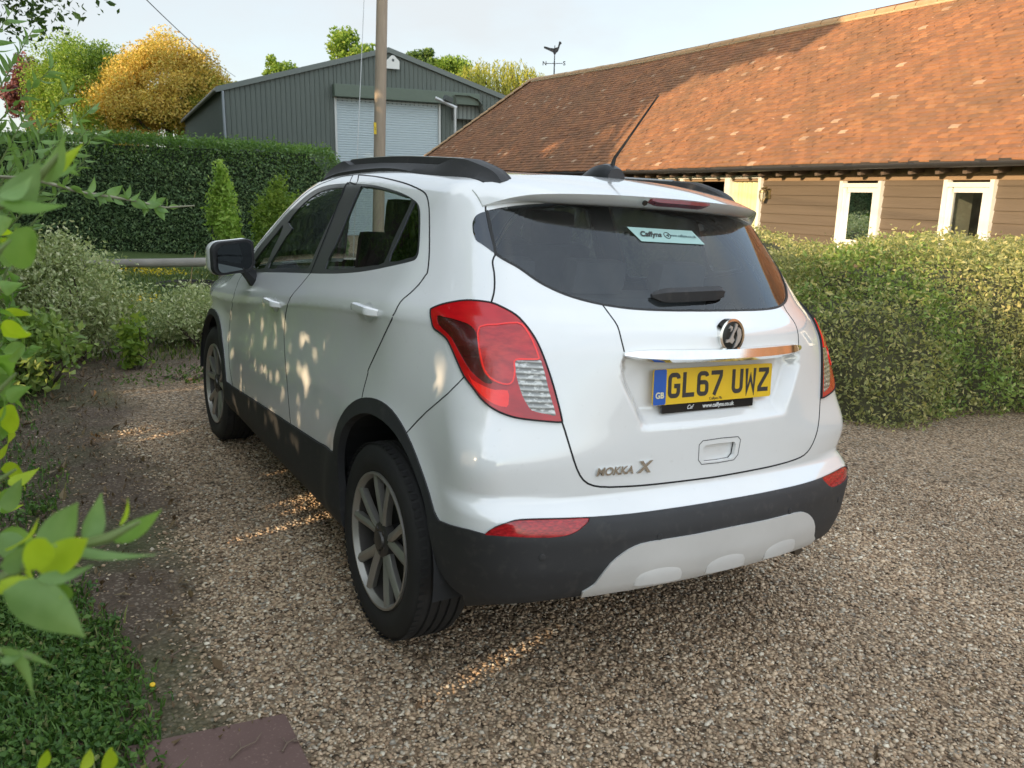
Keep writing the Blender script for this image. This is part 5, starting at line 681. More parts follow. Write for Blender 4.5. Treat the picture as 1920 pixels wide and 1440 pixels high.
vs += [tuple(a) for a in fr]; es += [(k+i, k+(i+1) % len(fr)) for i in range(len(fr))]
cons = np.array(vs)
gr = []
y = PMIN; j = 0; st = .0165
while y < PMAX:
    gr.append(np.stack([np.arange(UMIN+(.5*st if j % 2 else 0)+.001, UMAX, st), np.full(len(np.arange(UMIN+(.5*st if j % 2 else 0)+.001, UMAX, st)), y)], -1)); y += st*.87; j += 1
gr = np.vstack(gr)
cell = {}
for a in cons: cell.setdefault((int(a[0]//.012), int(a[1]//.012)), []).append(a)
keep = []
for i, a in enumerate(gr):
    cx_, cy_ = int(a[0]//.012), int(a[1]//.012); ok = True
    for dx in (-1, 0, 1):
        for dy in (-1, 0, 1):
            for b in cell.get((cx_+dx, cy_+dy), ()):
                if (a[0]-b[0])**2+(a[1]-b[1])**2 < .0065**2: ok = False; break
            if not ok: break
        if not ok: break
    keep.append(ok)
gr = gr[np.array(keep)]
vs += [tuple(a) for a in gr]
res = delaunay_2d_cdt([Vector(v) for v in vs], es, [], 0, 1e-6, False)
U = np.array([tuple(v) for v in res[0]]); TRI = np.array([f for f in res[2]])
a_ = U[TRI]; area = (a_[:, 1, 0]-a_[:, 0, 0])*(a_[:, 2, 1]-a_[:, 0, 1])-(a_[:, 1, 1]-a_[:, 0, 1])*(a_[:, 2, 0]-a_[:, 0, 0])
TRI = TRI[np.abs(area) > 1e-9]; area = area[np.abs(area) > 1e-9]; TRI[area > 0] = TRI[area > 0][:, ::-1]
CEN = U[TRI].mean(1); REGI = np.full(len(TRI), -1)
for i, p in enumerate(polys): REGI[inpoly(CEN, REG[ORDER[i]])] = i
REGI[CEN[:, 1] < np.interp(CEN[:, 0], bottom[:, 0], bottom[:, 1])] = -9
P3 = surf(U[:, 0], U[:, 1]); N3 = grad(P3)
P3[U[:, 0] <= UMIN+1e-5, 0] = 0
def faces_of(names):
    return np.isin(REGI, [(-1 if n == 'body' else ORDER.index(n)) for n in names])
def panel(name, names, mat, off=0.0, skirt=.012, side='L', parent=None, offf=None):
    """a skin panel cut from the body surface, offset along the normal, with an inward edge"""
    T = TRI[faces_of(names)]
    used, inv = np.unique(T, return_inverse=True); T = inv.reshape(-1, 3); V = P3[used].copy(); Nn = N3[used]
    o_ = off if offf is None else offf(V)[:, None]
    V = V+Nn*o_; 
    if off: V[U[used, 0] <= UMIN+1e-5, 0] = 0
    E = np.vstack([T[:, [0, 1]], T[:, [1, 2]], T[:, [2, 0]]]); key = np.sort(E, 1); _, idx, cnt = np.unique(key, axis=0, return_index=True, return_counts=True)
    B = E[idx[cnt == 1]]
    # leave the cut on the centre plane open
    onc = (U[used, 0] <= UMIN+1e-5); B = B[~(onc[B[:, 0]] & onc[B[:, 1]])]
    def build(sgn):
        W_ = V*[sgn, 1, 1]; NN = Nn*[sgn, 1, 1]; F_ = T if sgn > 0 else T[:, ::-1]
        BB = B if sgn > 0 else B[:, ::-1]
        a, b = W_[BB[:, 0]], W_[BB[:, 1]]; na, nb = NN[BB[:, 0]], NN[BB[:, 1]]
        out = np.cross(b-a, na); out /= np.maximum(np.linalg.norm(out, axis=1, keepdims=True), 1e-9)
        n = len(BB); SV = np.concatenate([a, b, b-nb*skirt, a-na*skirt]); i = np.arange(n)
        SF = np.stack([i+n, i, i+3*n, i+2*n], 1)
        SN = np.concatenate([out]*4)
        return W_, F_, NN, SV, SF, SN
    parts = [build(1)] if side == 'L' else [build(-1)] if side == 'R' else [build(1), build(-1)]
    VV, T3, T4, NN = [], [], [], []; o = 0
    for W_, F_, n_, SV, SF, SN in parts:
        VV += [W_, SV]; T3.append(F_+o); T4.append(SF+o+len(W_)); NN += [n_, SN]; o += len(W_)+len(SV)
    return npmesh(name, np.vstack(VV), [np.vstack(T3), np.vstack(T4)], mat, parent or car, normals=np.vstack(NN))
def ribbon(name, ch, width, lift, mat, side='L', parent=None, depth=.0):
    ch = dens(np.asarray(ch, float), .012, False); ins = ch[:, 0] >= UMIN
    if side == 'C' and ins[0] and not ins.all():      # run right up to the centre line
        k_ = int(np.argmin(ins)); t_ = (UMIN-ch[k_-1, 0])/(ch[k_, 0]-ch[k_-1, 0]); ch = np.vstack([ch[:k_], [[UMIN, ch[k_-1, 1]+t_*(ch[k_, 1]-ch[k_-1, 1])]]])
    else: ch = ch[ins]
    ch = ch[ch[:, 1] < 1.45]
    P = surf(ch[:, 0], ch[:, 1]); n = grad(P)
    d = np.gradient(P, axis=0); s = np.cross(d, n); s /= np.linalg.norm(s, axis=1, keepdims=True)+1e-9
    V = np.stack([P-s*width/2-n*.004, P-s*width/2+n*lift, P+s*width/2+n*lift, P+s*width/2-n*.004], 1).reshape(-1, 3)
    k = len(P); i = np.arange(k-1)*4; Fq = np.concatenate([np.stack([i+a, i+a+1, i+a+5, i+a+4], 1) for a in (0, 1, 2)])
    Vs, Fs = [], []; o = 0
    for sg in {'L': (1,), 'R': (-1,), 'C': (1, -1)}[side]:
        Vs.append(V*[sg, 1, 1]); Fs.append((Fq if sg > 0 else Fq[:, ::-1])+o); o += len(V)
    return npmesh(name, np.vstack(Vs), np.vstack(Fs), mat, parent or car)
def on_rear(x, z, lift=0.0):
    x = np.atleast_1d(np.asarray(x, float)); z = np.broadcast_to(np.asarray(z, float), x.shape)
    o = np.stack([x, np.full(len(x), .2), z], -1); P = solve(o, np.broadcast_to([0, -1., 0], o.shape), 0, 1.4); n = grad(P); return P+n*lift, n
def sweep(name, secs, mat, parent=car, smooth=True, closed=True):
    """loft: list of rings (k,3)"""
    S = np.array(secs); n, k = S.shape[:2]; bm = bmesh.new(); vv = [[bm.verts.new(p) for p in r] for r in S]
    for a, b in zip(vv, vv[1:]):
        for j in range(k if closed else k-1): bm.faces.new((a[j], a[(j+1) % k], b[(j+1) % k], b[j]))
    if closed: bm.faces.new(vv[0][::-1]); bm.faces.new(vv[-1])
    return bmobj(name, bm, mat, parent, smooth)
shell = panel('body', ['body'], PAINT, side='C')
# middle of the roof, bonnet and screen beyond the side chart
u_ = np.sort(np.unique(np.round(U[U[:, 1] >= PMAX-1e-6][:, 0], 6))); u_ = u_[(u_ >= UMIN)]
sm = surf(u_, np.full(len(u_), PMAX)); nn_ = 17; V = []; 
for p in sm:
    xs = np.linspace(-1, 1, nn_)*abs(p[0]); V.append(np.stack([xs, np.full(nn_, p[1]), np.zeros(nn_)], -1))
V = np.array(V); o = V.copy(); o[..., 2] = .6
G = solve(o.reshape(-1, 3), np.broadcast_to([0, 0, 1.], (V.size//3, 3)), 0, 1.4).reshape(V.shape)
nr = grad(G); K = len(u_); ii = np.arange(K-1)[:, None]*nn_+np.arange(nn_-1)[None]
Q = np.stack([ii, ii+nn_, ii+nn_+1, ii+1], -1); uc = (u_[:-1]+u_[1:])/2
isw = (uc > 1.36) & (uc < 2.12)
npmesh('roof', G.reshape(-1, 3), Q[~isw].reshape(-1, 4), PAINT, car, normals=nr.reshape(-1, 3))
wsm = npmesh('windscreen', G.reshape(-1, 3), Q[isw].reshape(-1, 4), SGL, car, normals=nr.reshape(-1, 3))
panel('windscreen', ['windscreen'], SGL, side='C')
for S in 'LR':
    fd = panel('front_door', ['front_door'], PAINT, side=S); rd = panel('rear_door', ['rear_door'], PAINT, side=S)
    panel('window_surround', ['window_trim'], SATB, -.001, side=S)
    panel('window', ['front_window'], SGL, -.004, side=S, parent=fd)
    panel('window', ['quarter_light'], SGL, -.004, side=S, parent=fd)
    panel('window', ['rear_window'], SGL, -.004, side=S, parent=rd)
    panel('window', ['rear_quarter_window'], DGL if S == 'L' else SGL, -.004, side=S, parent=rd)
    panel('quarter_window', ['side_glass'], DGL, 0.001, side=S)
    lp = panel('tail_lamp', ['lamp'], LRED, .006, .02, side=S)
    panel('bright_segment', ['lamp_bright'], LBRT, .006, side=S, parent=lp); panel('dark_segment', ['lamp_dark'], LDRK, .003, side=S, parent=lp)
    panel('dome_segment', ['lamp_dome'], LDOME, .008, side=S, parent=lp); panel('reversing_lens', ['lamp_clear'], LCLR, .006, side=S, parent=lp)
    panel('fog_reflector', ['fog'], LFOG, .002, side=S)
    dm_ = arr('lamp_dome'); ribbon('dome_rim', np.vstack([dm_, dm_[:1]]), .005, .0095, LBRT, S, lp)
    lo_ = arr('lamp'); ribbon('seal', np.vstack([lo_, lo_[:1]]), .005, .0075, GAP, S, lp)
    # shut lines
    fdo, rdo = arr('front_door'), arr('rear_door')
    ribbon('shut_line', fdo, .004, .0008, GAP, S, fd); ribbon('shut_line', rdo, .0055, .0008, GAP, S, rd)
    ribbon('bumper_seam', arr('bumper_gap'), .004, .0008, GAP, S)
    ribbon('belt_seal', arr('window_trim')[:1].repeat(2, 0)+[[0, 0], [.001, 0]], .01, .003, RUBS, S)
clad = panel('bumper_and_sills', ['cladding'], CLAD, .006, .03, side='C')
skd = panel('skid_plate', ['skid'], SKIDM, .012, .03, side='C')
for cx_ in (-.27, 0, .27):
    ss = []
    for k in range(13):
        t = k/12; x_ = cx_-.085+.17*t; e = math.sin(math.pi*t)**.4; P, n = on_rear([x_], .445, .012); p = P[0]; up3 = np.array([0, -.12, 1.]); n = np.array([0, -1., 0])
        ss.append([p-up3*.022-n*.01, p-up3*.022+n*.007*e, p+up3*.010*e+n*.009*e, p+up3*.034*e+n*.001, p+up3*.030*e-n*.008])
    sweep('skid_rib', ss, SKIDM, skd)
tgp = panel('tailgate', ['tailgate'], PAINT, side='C')
panel('grip_recess', ['tailgate_handle'], PAINT, -.016, side='C', parent=tgp)
rw = panel('rear_windscreen', ['rear_windscreen'], RGL, -.002, side='C')
ribbon('shut_line', arr('tailgate_edge'), .0055, .0008, GAP, 'C', tgp)
for S in 'LR': ribbon('inner_seam', arr('gate_inner'), .004, .0008, GAP, S, tgp)
ribbon('glass_seal', arr('glass_edge'), .008, .001, RUBS, 'C', rw)
ribbon('grip_outline', np.vstack([rear_chart(hx, hz)]), .003, .0006, simple('grip_gap', (.12, .12, .12), .9), 'C', tgp)
# chrome strip
secs = []
for x in np.linspace(-.385, .385, 41):
    P, n = on_rear(x, 1.105); p = P[0]; n = n[0]; e = max(.25, 1-(abs(x)/.40)**8); t = np.array([0, 0, 1.])
    secs.append([p+n*.004+t*.018*e, p+n*(.016*e+.004)+t*.015*e, p+n*(.026*e+.004)-t*.012*e, p+n*(.012*e+.004)-t*.023*e, p-n*.006-t*.022*e, p-n*.006+t*.018*e])
sweep('chrome_strip', secs, CHROME, tgp)
# emblem
def disc(bm, c, n, r, h, seg=40, dome=0.0):
    n = Vector(n).normalized(); a = n.cross(Vector((0, 0, 1))).normalized(); b = a.cross(n).normalized()*-1; c = Vector(c)
    rings = [(r, 0), (r, h), (r*.9, h+dome*.4), (r*.6, h+dome*.8), (r*.2, h+dome)]
    vv = [[bm.verts.new(c+n*hh+(a*math.cos(t)+b*math.sin(t))*rr_) for t in [2*math.pi*k/seg for k in range(seg)]] for rr_, hh in rings]
    for q, s in zip(vv, vv[1:]):
        for k in range(seg): bm.faces.new((q[k], q[(k+1) % seg], s[(k+1) % seg], s[k]))
    bm.faces.new(vv[-1])
EP, EN = on_rear([0.0], 1.160); ec = Vector(EP[0]); en = Vector((0, -1, .10)).normalized()
bm = bmesh.new(); disc(bm, ec-en*.012, en, .053, .024, dome=.002); emb = bmobj('emblem', bm, CHROME, tgp, True)
ea = Vector((1, 0, 0)); eb = en.cross(ea)*-1
eb = Vector((0, en.z, -en.y)).normalized() if True else eb
if eb.z < 0: eb = -eb
bm = bmesh.new(); disc(bm, ec+en*.0095, en, .0445, .0035, dome=.002); bmobj('emblem_face', bm, simple('emblem_dark', (.03, .032, .03), .25, metal=.6), emb, True)
def flat(name, polys2, o, a, b, n, h, mat, parent):
    """extruded flat outlines; 2D points in metres on axes a, b"""
    bm = bmesh.new()
    for poly in polys2:
        lo_ = [bm.verts.new(o+a*x+b*y) for x, y in poly]; hi_ = [bm.verts.new(o+a*x+b*y+n*h) for x, y in poly]; k = len(poly)
        try: f = bm.faces.new(hi_)
        except ValueError: continue
        for i in range(k): bm.faces.new((lo_[i], lo_[(i+1) % k], hi_[(i+1) % k], hi_[i]))
    bmesh.ops.triangulate(bm, faces=[f for f in bm.faces if len(f.verts) > 4])
    return bmobj(name, bm, mat, parent)
s_ = .0235
grif = [[(-.62, .62), (-.42, .86), (-.16, .74), (-.20, .50), (-.38, .34), (-.34, .60), (-.46, .66)],
        [(.18, 1.05), (.42, .95), (.36, .64), (.06, .22), (-.04, -.08), (.10, -.36), (-.14, -.66), (-.46, -.52), (-.88, -.56), (-.82, -.32), (-.44, -.26), (-.30, .0), (-.08, .38), (.08, .66)],
        [(.52, .72), (.80, .52), (.92, .08), (.78, -.42), (.42, -.86), (.02, -1.05), (.30, -.52), (.44, .0), (.36, .38)]]
s_ = .037
GCH = simple('satin_chrome', (.62, .63, .64), .28, metal=.85)
flat('griffin', [[(x*s_, y*s_) for x, y in p] for p in grif], ec+en*.0138, ea, eb, en, .004, GCH, emb)
# number plate ------------------------------------------------------
py, pz = -.6385, 1.0005; ptilt = R(5)
pa = Vector((1, 0, 0)); pbv = Vector((0, math.sin(ptilt), math.cos(ptilt))); pn = Vector((0, -math.cos(ptilt), math.sin(ptilt)))
po = Vector((-.0076, py-.012, pz))
def rrect(w, h, r, cx=0, cy=0, n=5):
    out = []
    for sx, sy, a0 in ((1, 1, 0), (-1, 1, 90), (-1, -1, 180), (1, -1, 270)):
        for k in range(n+1): t = R(a0+90*k/n); out.append((cx+sx*(w/2-r)+r*math.cos(t), cy+sy*(h/2-r)+r*math.sin(t)))
    return out
np_ = flat('number_plate', [rrect(.520, .111, .008)], po, pa, pbv, pn, .004, PLATEY, tgp)
flat('country_band', [rrect(.050, .109, .006, -.234)], po+pn*.0042, pa, pbv, pn, .001, PLATEB, np_)
flat('plate_holder', [rrect(.40, .030, .003, -.02, -.068)], po-pn*.004, pa, pbv, pn, .006, GLOSSB, tgp)
def stroke(pts, wd):
    """thick polyline -> list of quads with mitred joints"""
    P = [Vector(p) for p in pts]; Lp, Rp = [], []
    for i, p in enumerate(P):
        d0 = (P[i]-P[i-1]).normalized() if i else None; d1 = (P[i+1]-P[i]).normalized() if i < len(P)-1 else None
        if d0 is None: d0 = d1
        if d1 is None: d1 = d0
        n0 = Vector((-d0.y, d0.x)); n1 = Vector((-d1.y, d1.x)); m_ = (n0+n1).normalized(); q = wd/2/max(.4, m_.dot(n0))
        Lp.append(p+m_*q); Rp.append(p-m_*q)
    return [[tuple(Lp[i]), tuple(Rp[i]), tuple(Rp[i+1]), tuple(Lp[i+1])] for i in range(len(P)-1)]
def arcp(cx, cy, r, a0, a1, n=6, ry=None): return [(cx+r*math.cos(R(a0+(a1-a0)*k/n)), cy+(ry or r)*math.sin(R(a0+(a1-a0)*k/n))) for k in range(n+1)]
w2, h2 = .018, .0325      # half extents of the stroke centre line (50 x 79 mm characters, 14 mm strokes)
CH = {'G': [arcp(w2-.012, h2-.012, .012, 0, 90)+arcp(-w2+.012, h2-.012, .012, 90, 180)+arcp(-w2+.012, -h2+.012, .012, 180, 270)+arcp(w2-.012, -h2+.012, .012, 270, 360)+[(w2, -.002), (.0, -.002)]],
      'L': [[(-w2, h2+.007), (-w2, -h2), (w2+.007, -h2)]],
      '6': [arcp(w2-.012, h2-.012, .012, 10, 90)+arcp(-w2+.012, h2-.012, .012, 90, 180)+arcp(-w2+.012, -h2+.012, .012, 180, 270)+arcp(w2-.012, -h2+.012, .012, 270, 360)+arcp(w2-.012, -.008, .012, 0, 90)+[(-w2, .004)]],
      '7': [[(-w2-.007, h2), (w2, h2), (w2, h2-.012), (-.010, -h2-.007)]],
      'U': [[(-w2, h2+.007)]+arcp(-w2+.014, -h2+.014, .014, 180, 270)+arcp(w2-.014, -h2+.014, .014, 270, 360)+[(w2, h2+.007)]],
      'W': [[(-w2-.001, h2+.007), (-w2+.002, -h2-.004), (0, h2*.35), (w2-.002, -h2-.004), (w2+.001, h2+.007)]],
      'Z': [[(-w2-.005, h2), (w2, h2), (w2, h2-.008), (-w2, -h2+.008), (-w2, -h2), (w2+.006, -h2)]]}
x = -.176; 
for ch in 'GL67 UWZ':
    if ch == ' ': x += .033; continue
    qs = [[(px_+x, py_+.003) for px_, py_ in q] for s in CH[ch] for q in stroke(s, .0125 if ch == 'W' else .0140)]
    flat('character', qs, po+pn*.0043, pa, pbv, pn, .0008, INK, np_); x += .0605
def text(name, body, size, o, a, b, n, mat, parent, ext=.0005, shear=0, bold=0, sx=1.0, cx='CENTER'):
    cu = bpy.data.curves.new(name, 'FONT'); cu.body = body; cu.size = size; cu.extrude = ext; cu.shear = shear; cu.offset = bold; cu.align_x = cx; cu.align_y = 'CENTER'
    to = bpy.data.objects.new(name, cu); col.objects.link(to); dg = bpy.context.evaluated_depsgraph_get()
    me = bpy.data.meshes.new_from_object(to.evaluated_get(dg)); bpy.data.objects.remove(to)
    M_ = Matrix(((a.x*sx, b.x, n.x, o.x), (a.y*sx, b.y, n.y, o.y), (a.z*sx, b.z, n.z, o.z), (0, 0, 0, 1))); me.transform(M_); me.materials.clear(); me.materials.append(mat)
    ob = bpy.data.objects.new(name, me); return link(ob, parent)
text('country_letters', 'GB', .026, po+pa*-.234+pbv*-.026+pn*.0055, pa, pbv, pn, simple('plate_cream', (.75, .68, .4), .5), np_, bold=.0006)
text('dealer_name', 'Caffyns Plc', .013, po+pa*.005+pbv*-.047+pn*.0045, pa, pbv, pn, INK, np_)
text('holder_lettering', 'www.caffyns.co.uk', .0185, po+pa*.02+pbv*-.069+pn*.0028, pa, pbv, pn, WHTX, np_, bold=.0003)
text('holder_logo', 'Caf', .018, po+pa*-.105+pbv*-.069+pn*.0028, pa, pbv, pn, WHTX, np_, shear=.4)
# model lettering
P, n = on_rear(np.array([-.46, -.30]), .76); P2, _ = on_rear(np.array([-.38]), .80); P0_, _ = on_rear(np.array([-.38]), .72)
la = Vector(P[1]-P[0]).normalized(); lb = Vector(P2[0]-P0_[0]).normalized(); ln = la.cross(lb); 
if ln.y > 0: ln = -ln
P, _ = on_rear(np.array([-.405]), .760)
text('model_lettering', 'MOKKA', .034, Vector(P[0])+ln*.003, la, lb, ln, CHROME, tgp, ext=.0025, shear=.15, bold=.0011, sx=1.05)
P, _ = on_rear(np.array([-.302]), .765)
text('model_lettering', 'X', .050, Vector(P[0])+ln*.003, la, lb, ln, CHROME, tgp, ext=.0025, shear=.12, bold=.002, sx=1.15)
# spoiler ------------------------------------------------------------
secs = []; tops = []
for x in np.linspace(-.612, .612, 61):
    ax = abs(x); yE = -.402+.60*ax**2.3+max(0, ax-.45)**1.6; e = ax/.612
    zE = SPZ(ax); ya = -.09+.02*ax
    xs = np.full(6, x); ys = np.array([ya-(ya-yE)*k for k in (0, .3, .6, .85, .97, 1.0)])
    o = np.stack([xs, ys, np.full(6, .9)], -1); T_ = solve(o, np.broadcast_to([0, 0, 1.], o.shape), 0, 1.0)
    zt = T_[:, 2].copy(); k = (ys[0]-ys)/(ys[0]-ys[-1]); z0 = zt[0]+.004
    zz = z0+(zE-z0)*(k*.55+.45*k**2); 
    top = np.stack([xs, ys, zz], -1)
    th_ = .030*(1-.55*e**3)
    low1 = np.array([x, yE+.006, zE-.006]); low2 = np.array([x, yE+.030, zE-th_]); low3 = np.array([x, yE+.085, zE-th_-.010]); low4 = np.array([x, ya-.02, z0-.07])
    secs.append(list(top)+[low1, low2, low3, low4, np.array([x, ya, z0-.03])])
spo = sweep('spoiler', secs, PAINT)
# high brake lamp on the spoiler edge
ss = []
for x in np.linspace(-.128, .128, 15):
    yE = -.402+.60*abs(x)**2.3; zE = SPZ(abs(x)); e = 1-.35*max(0, (abs(x)-.10)/.03)
    ss.append([[x, yE-.004, zE-.0035], [x, yE-.006, zE-.015*e], [x, yE+.016, zE-.027*e], [x, yE+.03, zE-.010]])
sweep('high_brake_lamp', ss, simple('dull_red_lens', (.16, .012, .018), .25, coat=.6, vary=.3, nscale=60), spo)
bm = bmesh.new(); disc(bm, (-.150, -.402+.012, SPZ(.15)-.018), (0, -1, -.5), .009, .006, 16); bmobj('washer_jet', bm, GLOSSB, spo, True)
# wiper ----------------------------------------------------------------
def rear_pt(x, z, l): P, n = on_rear([x], z, l); return Vector(P[0])
ss = []
for k, x in enumerate(np.linspace(-.235, .055, 15)):
    e = math.sin(min(1, (k+.6)/3)*math.pi/2)*min(1, (15-k)/2.6)**.5; zc = 1.265+.012*(k/14)
    p = rear_pt(x, zc, 0); n = Vector((0, -.8, .55)).normalized(); t = Vector((0, .55, .8)).normalized(); b_ = .024 if k > 3 else .018
    ss.append([list(p+t*.018*e+n*.010), list(p+t*.014*e+n*.030*e), list(p-t*.006*e+n*(.034*e+.003)), list(p-t*.028*e+n*.012), list(p-t*.024*e+n*.002), list(p+n*.002)])
sweep('rear_wiper', ss, CLAD, rw)
# window sticker
sp0 = rear_pt(-.175, 1.455, .0); 
def wpt(x, z): return rear_pt(x, z, .0012)
V = []; 
for zz in (0, 1):
    for x in np.linspace(0, 1, 9): V.append(wpt(-.195+.275*x+.028*(1-zz), 1.425+.042*zz-.012*0*x))
Q = [(i, i+1, i+10, i+9) for i in range(8)]
stk = npmesh('window_sticker', [tuple(v) for v in V], np.array(Q), STICK, rw)
sa = (wpt(.05, 1.445)-wpt(-.15, 1.445)).normalized(); sbv = (wpt(-.05, 1.465)-wpt(-.05, 1.425)).normalized(); sn = sa.cross(sbv)
if sn.y > 0: sn = -sn
text('sticker_name', 'Caffyns', .030, wpt(-.118, 1.447)+sn*.0015, sa, sbv, sn, INK, stk, shear=.3, bold=.0008)
text('sticker_address', 'www.caffyns.co.uk', .0155, wpt(.020, 1.447)+sn*.002, sa, sbv, sn, simple('grey_print', (.10, .16, .17), .6), stk)
bm = bmesh.new(); c_ = wpt(-.048, 1.447)+sn*.001; pts = [c_+sa*.013*math.cos(t)+sbv*.013*math.sin(t) for t in np.linspace(0, 2*math.pi, 25)]; tube(bm, pts, .0012, 5, False)
tube(bm, [c_-sa*.006-sbv*.003, c_+sbv*.002, c_+sa*.003-sbv*.006, c_+sa*.006+sbv*.006], .0014, 5); bmobj('sticker_logo', bm, INK, stk)
# parking sensors
for sx in (-1, 1):
    for xx, zz in ((.655, .537), (.288, .572)):
        P, n = on_rear([sx*xx], zz, .005); bm = bmesh.new(); disc(bm, P[0], n[0], .0105, .0025, 20, .001); bmobj('parking_sensor', bm, CLAD, clad, True)
# roof rails
def rail(sg):
    ss = []
    for y in np.linspace(1.50, -.13, 60):
        t = (1.50-y)/1.63
        xo = .585-.012*t+.018*sst(.55, .80, t)*(1-sst(.80, 1.0, t)*1.6); xi = .515-.03*t
        o = np.array([[-xo, y, .9], [-xi, y, .9]]); T_ = solve(o, np.broadcast_to([0, 0, 1.], o.shape), 0, 1.); so_, si = T_[0], T_[1]
        hgt = .044*min(1, (t/.16))**.8*min(1, ((1-t)/.13))**.75
        dip = .030*sst(.13, .2, t)*(1-sst(.74, .84, t))
        zt = si[2]+hgt*1.0+.004
        low = .036*sst(.45, .82, t)*(1-sst(.84, 1., t))
        ring = [[so_[0]-low*.35, y, so_[2]-.004-low], [so_[0]-.004, y, so_[2]+.014*min(1, hgt/.05)-low*.5], [so_[0]+.012, y, so_[2]+.30*(zt-so_[2])], [so_[0]+.026, y, zt-dip*.85-.004],
                [(so_[0]+si[0])/2+.006, y, zt-dip], [si[0]-.022, y, zt-dip*.9], [si[0]-.018, y, zt-.002], [si[0]-.008, y, zt], [si[0], y, zt-.006], [si[0]+.004, y, si[2]-.008]]
        ss.append([[-p[0]*sg, p[1], p[2]] for p in ring])
    rl = sweep('roof_rail', ss, CLAD)
    bar = [[[-q[0]*0+q[0], q[1], q[2]] for q in (r_[6], r_[7], r_[8], [r_[8][0], r_[8][1], r_[8][2]-.004], [r_[6][0], r_[6][1], r_[6][2]-.004])] for r_ in ss[9:48]]
    bar = [[[p[0], p[1], p[2]+.0025] for p in r_] for r_ in bar]
    sweep('rail_insert', bar, simple('satin_rail', (.35, .35, .34), .35, metal=.8), rl)
rail(-1); rail(1)
# aerial
ab = bmesh.new(); base = solve(np.array([0., .03, .9]), np.array([0, 0, 1.]), 0, 1.); bz = base[2]
ss = []
for k, y in enumerate(np.linspace(.165, -.045, 12)):
    t = k/11; wd = .040*math.sin(min(1, t*1.15+.12)*math.pi/2); hg = .056*math.sin(min(1, t*1.25+.05)*math.pi/2)*(1-.25*max(0, t-.85)/.15)
    zb = solve(np.array([0., y, .9]), np.array([0, 0, 1.]), 0, 1.)[2]-.003
    ss.append([[wd, y, zb], [wd*.9, y, zb+hg*.5], [wd*.5, y, zb+hg*.92], [0, y, zb+hg], [-wd*.5, y, zb+hg*.92], [-wd*.9, y, zb+hg*.5], [-wd, y, zb]])
ae = sweep('aerial_base', ss, simple('aerial_plastic', (.028, .030, .034), .4))
bm = bmesh.new(); q0 = Vector((0, -.012, bz+.038)); tube(bm, [q0, q0+Vector((.006, -.005, .035)), q0+Vector((.018, -.055, .10)), q0+Vector((.045, -.165, .245))], [.010, .006, .0042, .0032], 8); bmobj('aerial_rod', bm, simple('aerial_rubber', (.012, .012, .012), .6), ae, True)
# door handles
for sg in (-1, 1):
    for y, z in ((1.265, 1.003), (.145, 1.128)):
        hw = .085; ss = []
        for k in range(15):
            t = k/14; PA, PB = (solve(np.array([0., y+q_, z]), np.array([-1., 0, 0]), .05, 1.3) for q_ in (hw, -hw)); P = PA+(PB-PA)*t; n = np.array([-1., 0, .12])
            e = min(1, math.sin(math.pi*t)*2.6+.001)**.5; l = .036*e+.002; hh = .0165*(.72+.28*e); upv = np.array([0, 0, 1.])
            ring = [P+n*(l-.013)+upv*hh, P+n*l+upv*hh*.7, P+n*(l+.002), P+n*l-upv*hh*.7, P+n*(l-.013)-upv*hh]
            ss.append([[-q[0]*sg if sg > 0 else q[0], q[1], q[2]] for q in ring])
        sweep('door_handle', ss, PAINT)
        ring = []; 
        for t in np.linspace(0, 2*math.pi, 33): ring.append((y-.004+.042*math.cos(t), z-.008+.034*math.sin(t)))
        ring = np.array(ring); ch = side_chart(ring[:, 0], ring[:, 1]); P = surf(ch[:, 0], ch[:, 1]); n = grad(P); c_ = P[:-1].mean(0)
        V = np.vstack([P[:-1]+n[:-1]*.0012, c_[None]+n[:1]*.0012]); V[:, 0] *= (-1 if sg > 0 else 1)
        npmesh('handle_cup', V, np.array([(i, (i+1) % 32, 32) for i in range(32)]), simple('cup_shadow_paint', (.55, .56, .56), .35), car)
